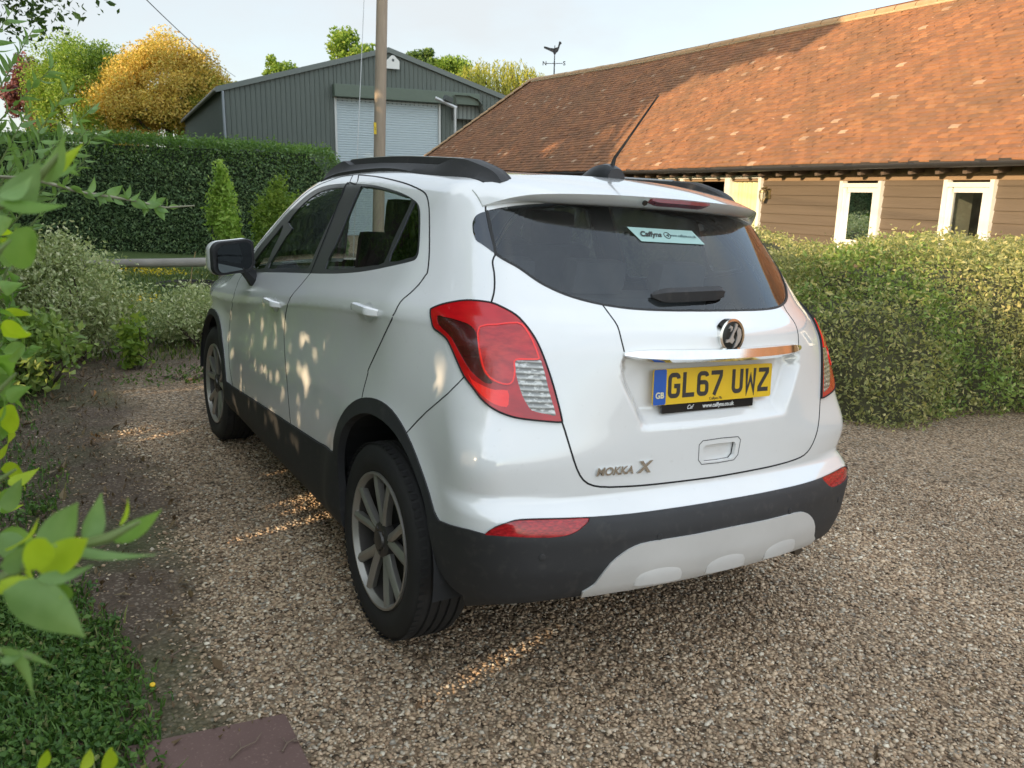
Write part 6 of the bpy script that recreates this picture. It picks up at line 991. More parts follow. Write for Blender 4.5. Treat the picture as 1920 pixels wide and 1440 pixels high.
# door mirrors
def rr_ring(w, h, r, sk=.0, n=6):
    return [(x+y*sk, y) for x, y in rrect(w, h, r, n=n)]
for sg in (-1, 1):
    mo = Vector((sg*MIRC[0], MIRC[1], MIRC[2])); fwd = Vector((sg*.28, 1, 0)).normalized(); sd = Vector((1, -sg*.28, 0)).normalized()*sg; upv = Vector((0, 0, 1))
    ss = []
    for d, sc, dz in ((0, .93, 0), (.004, 1.0, 0), (.03, 1.03, 0), (.07, .95, 0), (.105, .75, .0), (.125, .4, .0)):
        ss.append([list(mo+sd*(x*sc)+upv*(y*sc+.10*x*(1 if x > 0 else 0)*0-(.12*x))+fwd*d) for x, y in rr_ring(.225, .165, .045, .05)])
    mir = sweep('door_mirror', ss, [PAINT][0])
    ss = [[list(mo+sd*(x*sc)+upv*(y*sc-(.12*x))-fwd*dd) for x, y in rr_ring(.222, .162, .044, .05)] for sc, dd in ((1.02, -.022), (1.035, .004), (.98, .014), (.84, .013))]
    sweep('mirror_bezel', ss, CLAD, mir)
    V = [tuple(mo+sd*(x*.86)+upv*(y*.84-(.12*x))-fwd*(.0225+.08*x)) for x, y in rr_ring(.222, .162, .04, .05)]
    bm = bmesh.new(); bm.faces.new([bm.verts.new(v) for v in V]); bmobj('mirror_glass', bm, MIRG, mir)
    P = Vector(solve(np.array([0., MIRC[1]+.10, 1.02]), np.array([-1., 0, 0]), .05, 1.3)); P.x *= -sg if sg > 0 else 1
    P.x = abs(P.x)*sg
    a0 = mo-upv*.055-sd*.06+fwd*.03; b0 = P+Vector((-sg*.02, 0, .0))
    ss = [[list(c_+Vector((0, y_*wy, 0))+upv*(z_*wz)) for y_, z_ in ((1, 0), (.6, .8), (-.6, .8), (-1, 0), (-.6, -.8), (.6, -.8))] for c_, wy, wz in ((a0, .055, .03), (a0*.5+b0*.5+upv*.012, .055, .045), (b0+upv*.02, .06, .075))]
    sweep('mirror_arm', ss, CLAD, mir)
# wheels ---------------------------------------------------------------
def wheel(y, sg):
    w_ = bpy.data.objects.new('wheel', None); w_.location = (0, y, .344); link(w_, car)
    X = -.868
    bm = bmesh.new()
    prof = [(X+.03, .236), (X+.010, .240), (X-.001, .262), (X-.004, .290), (X+.001, .315), (X+.010, .331), (X+.022, .3405)]
    wd = .205; gro = []
    for gx in (.050, .085, .120, .155):
        prof += [(X+gx-.006, .3445), (X+gx-.0045, .337), (X+gx+.0045, .337), (X+gx+.006, .3445)]
    prof += [(X+wd-.022, .3405), (X+wd-.008, .331), (X+wd, .30), (X+wd-.01, .24)]
    lathe(bm, prof, 96)
    # shoulder blocks
    for k in range(72):
        t = 2*math.pi*k/72; M_ = Matrix.Rotation(t, 3, 'X')
        box(bm, M_ @ Vector((X+.020, .3415, 0)), (.026, .0012, .019), M_)
    ty = bmobj('tyre', bm, TYRE, w_, True)
    bm = bmesh.new(); lathe(bm, [(X+.010, .2405), (X+.002, .239), (X+.0015, .231), (X+.010, .226), (X+.022, .219)], 96); rm = bmobj('rim', bm, RIMM, w_, True); bm = bmesh.new(); lathe(bm, [(X+.020, .2195), (X+.14, .205), (X+.17, .215)], 96); bmobj('barrel', bm, BARR, rm, True)
    bm = bmesh.new(); lathe(bm, [(X+.125, .20), (X+.126, .01)], 48); lathe(bm, [(X+.085, .145), (X+.086, .05), (X+.05, .045)], 40); bmobj('brake_disc', bm, HUBD, w_, True)
    bm = bmesh.new()
    def spoke(a, r0_, r1_, w0, w1, x0, x1, bend):
        n_ = 9; rings = []
        for k in range(n_+1):
            t = k/n_; r = r0_+(r1_-r0_)*t; ang = a+bend*math.sin(t*math.pi/2); wv_ = w0+(w1-w0)*t**.8; xx = x0+(x1-x0)*math.sin(t*math.pi/2)
            c_ = Vector((0, math.cos(ang), math.sin(ang))); s__ = Vector((0, -math.sin(ang), math.cos(ang)))
            rings.append([Vector((X+xx+.030, 0, 0))+c_*r+s__*wv_*.75, Vector((X+xx+.006, 0, 0))+c_*r+s__*wv_, Vector((X+xx, 0, 0))+c_*r+s__*wv_*.25, Vector((X+xx+.004, 0, 0))+c_*r-s__*wv_*.6, Vector((X+xx+.012, 0, 0))+c_*r-s__*wv_, Vector((X+xx+.030, 0, 0))+c_*r-s__*wv_*.75])
        vv = [[bm.verts.new(p) for p in r] for r in rings]
        for q, s in zip(vv, vv[1:]):
            for j in range(6): bm.faces.new((q[j], q[(j+1) % 6], s[(j+1) % 6], s[j]))
        bm.faces.new(vv[0]); bm.faces.new(vv[-1])
    for k in range(5):
        a = 2*math.pi*k/5+R(90)
        spoke(a-R(5), .035, .232, .017, .0175, .020, .006, -R(10)); spoke(a+R(5), .035, .232, .017, .0175, .020, .006, R(10))
    bmobj('spokes', bm, RIMM, w_, True)
    bm = bmesh.new(); lathe(bm, [(X+.05, .062), (X+.020, .062), (X+.014, .052), (X+.016, .033), (X+.008, .030), (X+.006, .02), (X+.006, .001)], 36)
    for k in range(5):
        a = 2*math.pi*k/5+R(90+36); box(bm, (X+.0165, .045*math.cos(a), .045*math.sin(a)), (.010, .014, .014), Matrix.Rotation(a, 3, 'X'), .003)
    bmobj('hub_cap', bm, simple('hub_grey', (.07, .065, .06), .4, metal=.5), w_, True)
    if sg > 0: w_.rotation_euler = (0, 0, math.pi)
    if sg < 0 and y > 1: w_.rotation_euler = (0, 0, R(0))
    return w_
for yy in (0, 2.555):
    for sg in (-1, 1): wheel(yy, sg)
# wheel wells, floor, cabin
for yy in (0, 2.555):
    for sg in (-1, 1):
        bm = bmesh.new(); n_ = 24; pr = []
        for k in range(n_+1):
            t = R(186)-R(186)*k/n_; pr.append((yy+.435*math.cos(t), .36+.425*math.sin(t)))
        a = [bm.verts.new((sg*.862, p, q)) for p, q in pr]; b = [bm.verts.new((sg*.56, p, q)) for p, q in pr]
        for i in range(n_): bm.faces.new((a[i], a[i+1], b[i+1], b[i]))
        bm.faces.new(b)
        bmobj('wheel_arch_liner', bm, DARK, car)

bm = bmesh.new(); box(bm, (0, 1.35, .33), (1.30, 2.9, .10)); box(bm, (0, -.44, .46), (1.2, .3, .12)); box(bm, (0, 1.9, .62), (1.5, 1.1, .5)); box(bm, (0, 1.25, .60), (1.66, 1.7, .55)); box(bm, (0, -.02, .72), (1.16, .9, .55), None, .03)
bmobj('floor_pan', bm, DARK, car)
bm = bmesh.new(); tube(bm, [(.52, -.35, .32), (.52, -.66, .345)], .020, 12); bmobj('exhaust_pipe', bm, simple('rusty_steel', (.10, .08, .06), .6, metal=.7), car, True)
def seat(x, y, wd, two=False):
    bm = bmesh.new(); rt_ = Matrix.Rotation(R(-14), 3, 'X').to_3x3()
    box(bm, (x, y+.05, .78), (wd, .50, .16), None, .04); box(bm, (x, y-.28, 1.06 if not two else .98), (wd*.95, .13, .60 if not two else .46), Matrix.Rotation(R(12), 3, 'X'), .045)
    s_ = bmobj('seat', bm, SEAT, car, True)
    for hx_ in ([x] if not two else [x-.42, x, x+.42]):
        bm = bmesh.new(); box(bm, (hx_, y-.345, 1.42 if not two else 1.27), (.25, .09, .17 if not two else .13), Matrix.Rotation(R(8), 3, 'X'), .035); zq = 1.22 if two else 1.38; tube(bm, [(hx_-.05, y-.32, zq-.18), (hx_-.05, y-.34, zq)], .007, 6); tube(bm, [(hx_+.05, y-.32, zq-.18), (hx_+.05, y-.34, zq)], .007, 6)
        bmobj('headrest', bm, SEAT, s_, True)
seat(-.36, 1.25, .50); seat(.36, 1.25, .50); seat(0, .38, 1.22, True)
bm = bmesh.new(); box(bm, (0, 2.12, .98), (1.36, .42, .22), None, .05); dash = bmobj('dashboard', bm, DARK, car, True)
bm = bmesh.new(); c_ = Vector((.37, 1.80, 1.04)); q = Matrix.Rotation(R(-25), 3, 'X'); tube(bm, [c_+q @ Vector((.185*math.cos(t), 0, .185*math.sin(t))) for t in np.linspace(0, 2*math.pi, 33)], .015, 8, False)
box(bm, c_, (.14, .04, .09), q, .02); tube(bm, [c_+q @ Vector((-.18, 0, 0)), c_+q @ Vector((.18, 0, 0))], .014, 6); bmobj('steering_wheel', bm, simple('wheel_leather', (.03, .03, .03), .5), car, True)
bm = bmesh.new(); box(bm, (0, -.25, 1.09), (1.05, .34, .03), None, .01); bmobj('parcel_shelf', bm, DARK, car, True)
bm = bmesh.new(); box(bm, (0, 1.70, 1.47), (.24, .03, .06), None, .012); bmobj('cabin_mirror', bm, DARK, car, True)
# ================================================================ barn
BY = R(6); B0 = Vector((8.729, 4.874, 0))
barn = empty('barn', B0, -BY); tag(barn, 'long low timber barn with dark weatherboards and orange clay tile roof', 'barn')
def nmat(name, c1, c2, rough=.85, scale=(1, 1, 1), ns=4, bump=.3):
    m = MatB(name); m.set(Roughness=rough); co = m.coord('Object', scale); f = m.noise(co, ns, 7, .6); m.base(m.mix(f, c1, c2)); m.bump(m.noise(co, ns*6, 4), bump, .004); return m.m
BOARD = nmat('weatherboard', (.088, .068, .050), (.145, .115, .085), .8, (1, .15, 3), 5, .25)
WFR = simple('white_window_frame', (.72, .72, .68), .45, vary=.06)
S0, S1 = -14.0, 20.6
ops = [(-.06, .68, .86, 1.79), (-1.72, -1.03, .86, 1.80), (-5.2, -4.4, .86, 1.8), (2.36, 5.26, -.6, 1.93)]
V, Q = [], []
z = -.75; bh = .1475
while z < 1.82:
    segs = [(S0, S1)]
    for a, b, lo_, hi_ in ops:
        if z+bh > lo_+.01 and z < hi_-.01:
            segs = [s for q in segs for s in ([(q[0], min(a, q[1])), (max(b, q[0]), q[1])] if (a < q[1] and b > q[0]) else [q]) if s[1]-s[0] > .01]
    for a, b in segs:
        cuts = [a]+[c_ for c_ in np.arange(math.ceil(a/3.1)*3.1, b, 3.1)]+[b]
        for c0, c1 in zip(cuts, cuts[1:]):
            k = len(V); o_ = random.uniform(-.0015, .0015); z1 = min(z+bh+.012, 1.835)
            V += [(-.026+o_, c0, z), (-.026+o_, c1, z), (-.006+o_, c1, z1), (-.006+o_, c0, z1), (0.01, c0, z), (0.01, c1, z)]; Q += [(k, k+1, k+2, k+3), (k+4, k+5, k+1, k)]
    z += bh
npmesh('wall', V, np.array(Q), BOARD, barn)
bm = bmesh.new(); box(bm, (.06, (S0+S1)/2, 1.90), (.16, S1-S0, .145)); bmobj('wall_plate', bm, nmat('pale_oak', (.21, .145, .09), (.30, .21, .13), .8, (1, .2, 3), 4), barn)
bm = bmesh.new(); box(bm, (3.1, S1-.05, .6), (6.2, .1, 2.7)); box(bm, (6.2, (S0+S1)/2, .6), (.1, S1-S0, 2.7)); box(bm, (3.1, S0, 1.4), (6.2, .1, 4)); bmobj('wall', bm, BOARD, barn)
bm = bmesh.new(); box(bm, (1.6, 3, -.1), (3.0, 12, .04)); box(bm, (3.1, 3, 1), (.05, 14, 2.2)); box(bm, (1.6, 3, 1.86), (3, 14, .03)); bmobj('inner_room', bm, simple('dim_room', (.14, .125, .10), .9), barn)
# roof of separate clay tiles
RX0, RX1 = -.34, 3.12
def ridge_z(s): return np.interp(s, [-14, .76, 6.6, 10.7, 17.2], [4.72, 4.83, 4.95, 4.99, 5.20])
def eave_z(s): return 2.055+.012*np.sin(np.asarray(s)*.8)
nrow = 44; tw = .155; V = []; rows = []
hip_s = S1+.35
for r in range(nrow):
    f0 = r/nrow; f1 = (r+1.35)/nrow; x0 = RX0+(RX1-RX0)*f0; x1 = RX0+(RX1-RX0)*min(1, f1)
    send = hip_s-(hip_s-17.25)*f0
    s = np.arange(S0+(tw/2 if r % 2 else 0), send, tw); n_ = len(s); g_ = .004
    for kk in range(1):
        j = rng.normal(0, .0022, n_); lift = .021+np.abs(rng.normal(0, .0045, n_)); a = s+g_/2+rng.normal(0, .0015, n_); b = s+tw-g_/2; tl = rng.normal(0, .0022, n_)
        def zz(sx, f): return eave_z(sx)+(ridge_z(sx)-eave_z(sx))*f+.018*np.sin(sx*1.7)*math.sin(f*3.1)
        xo = x0+rng.normal(0, .004, n_)
        P = np.stack([np.stack([xo, a, zz(a, f0)+lift+tl], -1), np.stack([xo, b, zz(b, f0)+lift-tl], -1), np.stack([np.full(n_, x1), b, zz(b, min(1, f1))+.002], -1), np.stack([np.full(n_, x1), a, zz(a, min(1, f1))+.002], -1),
                      np.stack([xo, a, zz(a, f0)+lift+tl-.022], -1), np.stack([xo, b, zz(b, f0)+lift-tl-.022], -1)], 1)
        V.append(P.reshape(-1, 3))
V = np.vstack(V); i = np.arange(len(V)//6)*6
m = MatB('clay_tile'); g = m.new('ShaderNodeNewGeometry'); m.set(Roughness=.85); m.b.inputs['Specular IOR Level'].default_value = .2
c = m.ramp(g.outputs['Random Per Island'], [(0, (.22, .105, .056)), (.18, (.27, .122, .060)), (.42, (.32, .146, .068)), (.62, (.285, .128, .062)), (.80, (.24, .112, .060)), (.955, (.34, .165, .078)), (.982, (.47, .31, .20)), (1, (.40, .25, .16))], 'CONSTANT')
co = m.coord('Object'); c = m.mix(m.ramp(m.noise(co, 1.1, 6, .65), [(.40, 0.0), (.70, .65)]), c, (.15, .095, .055)); c = m.mix(m.ramp(m.noise(m.coord('Object', (1, .5, 1)), 9, 4), [(.62, 0.0), (.72, .55)]), c, (.20, .13, .07))
c = m.mix(m.ramp(m.noise(m.coord('Object', (1.6, .45, 1.6)), 13, 3), [(.70, 0.0), (.735, .75)]), c, (.52, .36, .25)); c = m.mix(m.ramp(m.noise(co, 40, 3), [(.4, 0.0), (.75, .35)]), c, (.14, .085, .05)); m.base(c); m.bump(m.noise(co, 90, 3), .3, .004)
TILE = m.m
rf = npmesh('roof', V, np.concatenate([np.stack([i+3, i+2, i+1, i], 1), np.stack([i, i+1, i+5, i+4], 1)]), TILE, barn)
bm = bmesh.new()   # back slope, hip end and lining
rz = lambda s: float(ridge_z(s))
def q4(bm, *p): bm.faces.new([bm.verts.new(v) for v in p])
q4(bm, (RX1, S0, rz(S0)-.02), (RX1, 17.2, rz(17.2)-.02), (6.5, hip_s, 2.0), (6.5, S0, 2.0)); q4(bm, (RX1, 17.2, 5.18), (RX0, hip_s, 2.03), (6.5, hip_s, 2.03))
for a, b in zip(np.linspace(S0, 17.2, 12), np.linspace(S0, 17.2, 12)[1:]): q4(bm, (RX0+.02, a, 2.02), (RX0+.02, b, 2.02), (RX1, b, rz(b)-.03), (RX1, a, rz(a)-.03))
q4(bm, (RX0+.02, 17.2, 2.02), (RX0+.02, hip_s, 2.02), (RX1, 17.2, 5.14))
bmobj('roof_back', bm, TILE, barn)
bm = bmesh.new(); s = S0
while s < 17.1:
    L_ = .43; n_ = 8; za, zb = rz(s), rz(s+L_); k = random.uniform(-.006, .006); pr = [(RX1+.125*math.cos(t), .10*math.sin(t)-.035+k) for t in np.linspace(math.pi*1.02, -.02*math.pi, n_)]
    a = [bm.verts.new((x, s+.006, za+z)) for x, z in pr]; b = [bm.verts.new((x, s+L_-.006, zb+z)) for x, z in pr]
    for j in range(n_-1): bm.faces.new((a[j], a[j+1], b[j+1], b[j]))
    s += L_
E1 = Vector((RX0, hip_s, 2.06)); E2 = Vector((RX1, 17.2, 5.2)); dv = (E1-E2).normalized(); sv = dv.cross(Vector((0, 0, 1))).normalized(); uv_ = sv.cross(dv); t = 0
while t < (E1-E2).length-.2:
    a0 = E2+dv*(t+.008); b0 = E2+dv*(t+.36); pr = [(.11*math.cos(q), .085*math.sin(q)-.01) for q in np.linspace(0, math.pi, 7)]; w0 = 1+random.uniform(-.03, .03)
    a = [bm.verts.new(a0+sv*x*w0+uv_*z) for x, z in pr]; b = [bm.verts.new(b0+sv*x*w0*1.06+uv_*(z+.018)) for x, z in pr]
    for j in range(6): bm.faces.new((a[j], a[j+1], b[j+1], b[j]))
    t += .36
m = MatB('ridge_tile'); g = m.new('ShaderNodeNewGeometry'); m.set(Roughness=.85); m.base(m.mix(m.noise(m.coord(), 6, 6), m.ramp(g.outputs['Random Per Island'], [(0, (.30, .15, .07)), (.5, (.42, .24, .11)), (1, (.36, .18, .08))]), (.40, .30, .18))); bmobj('ridge_tiles', bm, m.m, barn)
bm = bmesh.new()   # mortar joints under the ridge
tube(bm, [(RX1-.105, s, rz(s)-.055) for s in np.linspace(S0, 17.1, 30)], .022, 6); bmobj('ridge_mortar', bm, simple('mortar', (.50, .40, .26), .95, vary=.3), barn)
# rafter feet and gutter
s = S0+.1; 
for k in range(86):
    if s > S1: break
    if -4 < s < 13:
        bm = bmesh.new(); box(bm, (-.12, s+random.uniform(-.02, .02), 1.955), (.30, .055, .075), Matrix.Rotation(R(-8), 3, 'Y')); bmobj('rafter_foot', bm, simple('rafter', (.12, .09, .07), .9) if k == 0 or 'rafter' not in bpy.data.materials else bpy.data.materials['rafter'], barn)
    s += .402
gp_ = [(-.34-.055+.055*math.cos(q), .055*math.sin(q)+2.028) for q in np.linspace(math.pi, 2*math.pi, 9)]
bm = bmesh.new(); vv = [[bm.verts.new((x, s, z)) for x, z in gp_]+[bm.verts.new((x*1.0+.004*(1 if x > -.395 else -1), s, z-.003)) for x, z in gp_[::-1]] for s in (S0, S1+.3)]
for j in range(len(vv[0])): bm.faces.new((vv[0][j], vv[0][(j+1) % 18], vv[1][(j+1) % 18], vv[1][j]))
gut = bmobj('gutter', bm, simple('black_gutter', (.03, .03, .032), .45), barn)
bm = bmesh.new()
for s in np.arange(S0, S1, 1.02): box(bm, (-.395, s, 2.028), (.125, .03, .03))
bmobj('gutter_brackets', bm, bpy.data.materials['black_gutter'], gut)
bm = bmesh.new(); box(bm, (-.325, (S0+S1)/2, 2.03), (.022, S1-S0, .075)); box(bm, (-.17, (S0+S1)/2, 2.005), (.30, S1-S0, .014)); bmobj('fascia', bm, simple('dark_fascia', (.04, .035, .03), .8), barn)
PANE = glass('window_pane', (.62, .66, .62), 1.1, .05)
def window(a, b, lo_, hi_, extra=False):
    w_ = bpy.data.objects.new('window', None); link(w_, barn); bm = bmesh.new(); xf = -.035; fw_ = .055
    for (c0, c1, d0, d1) in ((a, a+fw_, lo_, hi_), (b-fw_, b, lo_, hi_)): box(bm, (xf, (c0+c1)/2, (d0+d1)/2+.012), (.10, c1-c0, d1-d0+.04))
    box(bm, (xf+.003, (a+b)/2, hi_-.03), (.085, b-a-2*fw_, .06)); box(bm, (xf+.003, (a+b)/2, lo_+.03), (.085, b-a-2*fw_, .06)); box(bm, (xf-.04, (a+b)/2, lo_-.015), (.20, b-a+.06, .035))
    for (c0, c1) in ((a+fw_+.004, a+fw_+.094), (b-fw_-.060, b-fw_-.004)): box(bm, (xf+.012, (c0+c1)/2, (lo_+hi_)/2), (.07, c1-c0, hi_-lo_-.13))
    box(bm, (xf+.014, (a+b)/2, hi_-.095), (.07, b-a-2*fw_-.16, .062)); box(bm, (xf+.014, (a+b)/2, lo_+.095), (.07, b-a-2*fw_-.16, .062))
    bmobj('frame', bm, WFR, w_)
    bm = bmesh.new(); q4(bm, (xf+.02, a+fw_, lo_+.06), (xf+.02, b-fw_, lo_+.06), (xf+.02, b-fw_, hi_-.06), (xf+.02, a+fw_, hi_-.06)); bmobj('pane', bm, PANE, w_)
    bm = bmesh.new(); box(bm, (.26, (a+b)/2, lo_), (.5, b-a, .03)); box(bm, (.26, a+.0, (lo_+hi_)/2), (.5, .02, hi_-lo_)); box(bm, (.26, b, (lo_+hi_)/2), (.5, .02, hi_-lo_)); bmobj('reveal', bm, simple('reveal_paint', (.42, .40, .34), .8) if 'reveal_paint' not in bpy.data.materials else bpy.data.materials['reveal_paint'], w_)
    return w_
for a, b, lo_, hi_ in ops[:3]: window(a, b, lo_, hi_)
# glazed doorway with pale curtain
door = bpy.data.objects.new('doorway', None); link(door, barn); bm = bmesh.new()
for c0, c1 in ((2.36, 2.43), (3.13, 3.27), (4.48, 4.56), (5.18, 5.26)): box(bm, (-.02, (c0+c1)/2, .64), (.10, c1-c0, 2.55))
box(bm, (-.018, 3.81, 1.90), (.092, 2.9, .05)); bmobj('frame', bm, WFR, door)
bm = bmesh.new(); N_ = 40
vv = [[bm.verts.new((.045+.012*math.sin(k*.9)+.008*math.sin(k*2.3), 2.43+.70*k/N_, z)) for k in range(N_+1)] for z in (-.5, 1.88)]
for k in range(N_): bm.faces.new((vv[0][k], vv[0][k+1], vv[1][k+1], vv[1][k]))
bmobj('pale_door_panel', bm, simple('pale_lime_panel', (.60, .60, .36), .7, vary=.08, nscale=2), door, True)
bm = bmesh.new()
vv = [[bm.verts.new((.10+.03*math.sin(k*1.3), 4.10+1.05*k/N_, z)) for k in range(N_+1)] for z in (-.5, 1.86)]
for k in range(N_): bm.faces.new((vv[0][k], vv[0][k+1], vv[1][k+1], vv[1][k]))
bmobj('curtain', bm, simple('net_curtain', (.36, .34, .28), .9), door, True)
bm = bmesh.new(); q4(bm, (.02, 4.1, -.5), (.02, 5.2, -.5), (.02, 5.2, 1.88), (.02, 4.1, 1.88)); bmobj('pane', bm, PANE, door)
# things standing in the right window
wb = empty('paper_tray', barn.matrix_basis @ Vector((.14, -1.22, .90)), -BY); 
wb.location = barn.location+Matrix.Rotation(-BY, 3, 'Z') @ Vector((.12, -1.22, .885)); tag(wb, 'cream box standing on the sill inside the right barn window', 'box')
bm = bmesh.new(); box(bm, (0, 0, .11), (.14, .24, .22), None, .01); bmobj('box_body', bm, simple('cream_card', (.62, .58, .42), .7), wb)
bm = bmesh.new(); box(bm, (0, 0, .235), (.15, .25, .03), None, .006); bmobj('box_lid', bm, bpy.data.materials['cream_card'], wb)
# wall lantern
wl = empty('wall_lantern', barn.location+Matrix.Rotation(-BY, 3, 'Z') @ Vector((-.03, 2.20, 1.60)), -BY); tag(wl, 'old caged bulkhead lantern on the weatherboards beside the pale doorway', 'lantern')
BRASS = simple('dull_brass', (.30, .24, .13), .45, metal=.8, vary=.3, nscale=30)
bm = bmesh.new(); box(bm, (0, 0, .03), (.03, .09, .16), None, .01); tube(bm, [(0, 0, .08), (-.10, 0, .12), (-.14, 0, .09)], .012, 8); tube(bm, [(-.14, -.10, .13), (-.14, .02, .11)], .013, 8); bmobj('bracket', bm, BRASS, wl, True)
bm = bmesh.new(); lathe(bm, [(.09, .001), (.088, .045), (.06, .058), (.045, .056)], 20, 'Z'); bmesh.ops.translate(bm, vec=(-.13, 0, 0), verts=bm.verts); bmobj('cap', bm, BRASS, wl, True)
bm = bmesh.new(); lathe(bm, [(.045, .045), (0, .047), (-.05, .042), (-.085, .022), (-.09, .001)], 20, 'Z'); bmesh.ops.translate(bm, vec=(-.13, 0, 0), verts=bm.verts); bmobj('globe', bm, simple('lamp_glass', (.5, .48, .38), .15, coat=1), wl, True)
bm = bmesh.new()
for k in range(6):
    a = k*math.pi/3; tube(bm, [(-.13+.056*math.cos(a), .056*math.sin(a), .05), (-.13+.054*math.cos(a), .054*math.sin(a), -.03), (-.13+.02*math.cos(a), .02*math.sin(a), -.098)], .005, 5)
bmobj('cage', bm, BRASS, wl, True)
# weather vane on the ridge
wvp = barn.location+Matrix.Rotation(-BY, 3, 'Z') @ Vector((RX1, 15.7, 5.12)); wv_ = empty('weather_vane', wvp, R(-38)); tag(wv_, 'black weather vane with a cockerel on the far end of the barn ridge', 'weather vane')
IRON = simple('black_iron', (.03, .032, .035), .6)
bm = bmesh.new(); tube(bm, [(0, 0, 0), (0, 0, .95)], [.022, .012], 8); bmobj('rod', bm, IRON, wv_, True)
bm = bmesh.new(); tube(bm, [(-.26, 0, .42), (.26, 0, .42)], .011, 6); tube(bm, [(0, -.26, .42), (0, .26, .42)], .011, 6); disc(bm, (0, 0, .60), (0, 0, 1), .05, .02, 12); bmobj('arms', bm, IRON, wv_, True)
ck = [(-.34, .87), (-.20, .81), (-.06, .75), (-.02, .69), (.03, .69), (.05, .73), (.10, .77), (.13, .84), (.16, .95), (.185, .985), (.21, 1.0), (.20, 1.04), (.165, 1.07), (.13, 1.06), (.115, .98), (.09, .90), (.04, .885), (-.04, .865), (-.14, .875), (-.24, .905), (-.34, .925)]
flat('cockerel', [ck], Vector((0, -.01, 0)), Vector((1, 0, 0)), Vector((0, 0, 1)), Vector((0, 1, 0)), .02, IRON, wv_)
text('compass_letter', 'N', .17, Vector((-.31, 0, .42)), Vector((1, 0, 0)), Vector((0, 0, 1)), Vector((0, -1, 0)), IRON, wv_, ext=.008, bold=.004)
text('compass_letter', 'S', .17, Vector((.31, 0, .42)), Vector((1, 0, 0)), Vector((0, 0, 1)), Vector((0, -1, 0)), IRON, wv_, ext=.008, bold=.004)
# ================================================================ metal shed
GY = R(96); shed = empty('farm_shed', (13.0, 32.22, 0), math.pi/2-GY); tag(shed, 'large grey green corrugated steel farm shed with a roller door', 'shed')
# local: x along the gable (to the right), y away from the camera
CORR = nmat('grey_green_cladding', (.072, .090, .078), (.102, .122, .106), .55, (1, 1, .4), 2, .05)
def roofz(x): return 7.42-abs(x)*.290
def corr(x0, x1, zt, zb, y=0, p=.2, d=.032):
    V, Q = [], []; xs_ = [x0]
    x = x0
    while x < x1:
        for a, yy in ((0, 0), (.105, 0), (.125, -d), (.155, -d), (.175, 0)):
            if x+a <= x1: V += [(x+a, y+yy, zb(x+a)), (x+a, y+yy, zt(x+a))]
        x += p
    V += [(x1, y, zb(x1)), (x1, y, zt(x1))]; n_ = len(V)//2
    return V, [(2*k, 2*k+2, 2*k+3, 2*k+1) for k in range(n_-1)]
VA, QA = [], []
for x0, x1, zb in ((-6.9, -2.37, lambda x: -.5), (-2.37, 2.33, lambda x: 5.2), (2.33, 6.9, lambda x: -.5)):
    V, Q = corr(x0, x1, lambda x: roofz(x)-.03, zb); k = len(VA); VA += V; QA += [tuple(j+k for j in q) for q in Q]
npmesh('wall', VA, np.array(QA), CORR, shed)
V, Q = corr(0, 19.5, lambda x: 5.38, lambda x: -.5); V = [(-6.9+y, x, z) for x, y, z in V]; npmesh('wall', V, np.array([q[::-1] for q in Q]), CORR, shed)
TRIMG_ = simple('shed_trim', (.115, .135, .122), .5, vary=.1); RFG = simple('shed_roof_sheet', (.20, .20, .19), .7, vary=.2)
bm = bmesh.new()
for sg in (-1, 1):
    q4(bm, (0, -.12, 7.50), (0, 19.6, 7.50), (sg*7.12, 19.6, 7.50-7.12*.29), (sg*7.12, -.12, 7.50-7.12*.29)); q4(bm, (0, -.12, 7.40), (0, 19.6, 7.40), (sg*7.12, 19.6, 7.40-7.12*.29), (sg*7.12, -.12, 7.40-7.12*.29))
bmobj('roof', bm, RFG, shed)
bm = bmesh.new()
for sg in (-1, 1):
    a = Vector((0, -.135, 7.42)); b = Vector((sg*7.13, -.135, 7.42-7.13*.29)); bm.faces.new([bm.verts.new(v) for v in (a+Vector((0, 0, .09)), b+Vector((0, 0, .09)), b-Vector((0, 0, .12)), a-Vector((0, 0, .12)))])
    d_ = Vector((0, .12, 0)); bm.faces.new([bm.verts.new(v) for v in (a-Vector((0, 0, .12)), b-Vector((0, 0, .12)), b-Vector((0, 0, .12))+d_, a-Vector((0, 0, .12))+d_)])
bmobj('verge_trim', bm, TRIMG_, shed)
bm = bmesh.new(); tube(bm, [(-7.12, -.1, 5.34), (-7.12, 19.6, 5.30)], .07, 8); bmobj('gutter', bm, simple('grey_gutter', (.22, .22, .22), .5), shed, True)
bm = bmesh.new(); tube(bm, [(-6.86, -.08, 5.30), (-6.86, -.08, -.4)], .055, 10); bmobj('downpipe', bm, simple('grey_pipe', (.24, .27, .29), .5), shed, True)
bm = bmesh.new()
z = 5.34
V, Q = [], []; 
while z > -.5:
    k = len(V); V += [(-2.30, -.01, z), (2.28, -.01, z), (2.28, -.035, z-.03), (-2.30, -.035, z-.03), (-2.30, -.035, z-.085), (2.28, -.035, z-.085), (2.28, -.01, z-.10), (-2.30, -.01, z-.10)]
    Q += [(k, k+1, k+2, k+3), (k+3, k+2, k+5, k+4), (k+4, k+5, k+6, k+7)]; z -= .10
bm.free(); npmesh('roller_door', V, np.array(Q), simple('pale_grey_slats', (.40, .47, .49), .45, vary=.05), shed)
PGT = simple('pale_grey_trim', (.46, .48, .46), .5)
for x_ in (-2.35, 2.32): bm = bmesh.new(); box(bm, (x_, -.06, 2.4), (.09, .10, 5.9)); bmobj('door_guide', bm, PGT, shed)
bm = bmesh.new(); box(bm, (.82, -.24, 5.60), (6.55, .44, .50), None, .02); bmobj('door_housing', bm, simple('green_housing', (.085, .115, .085), .5), shed)
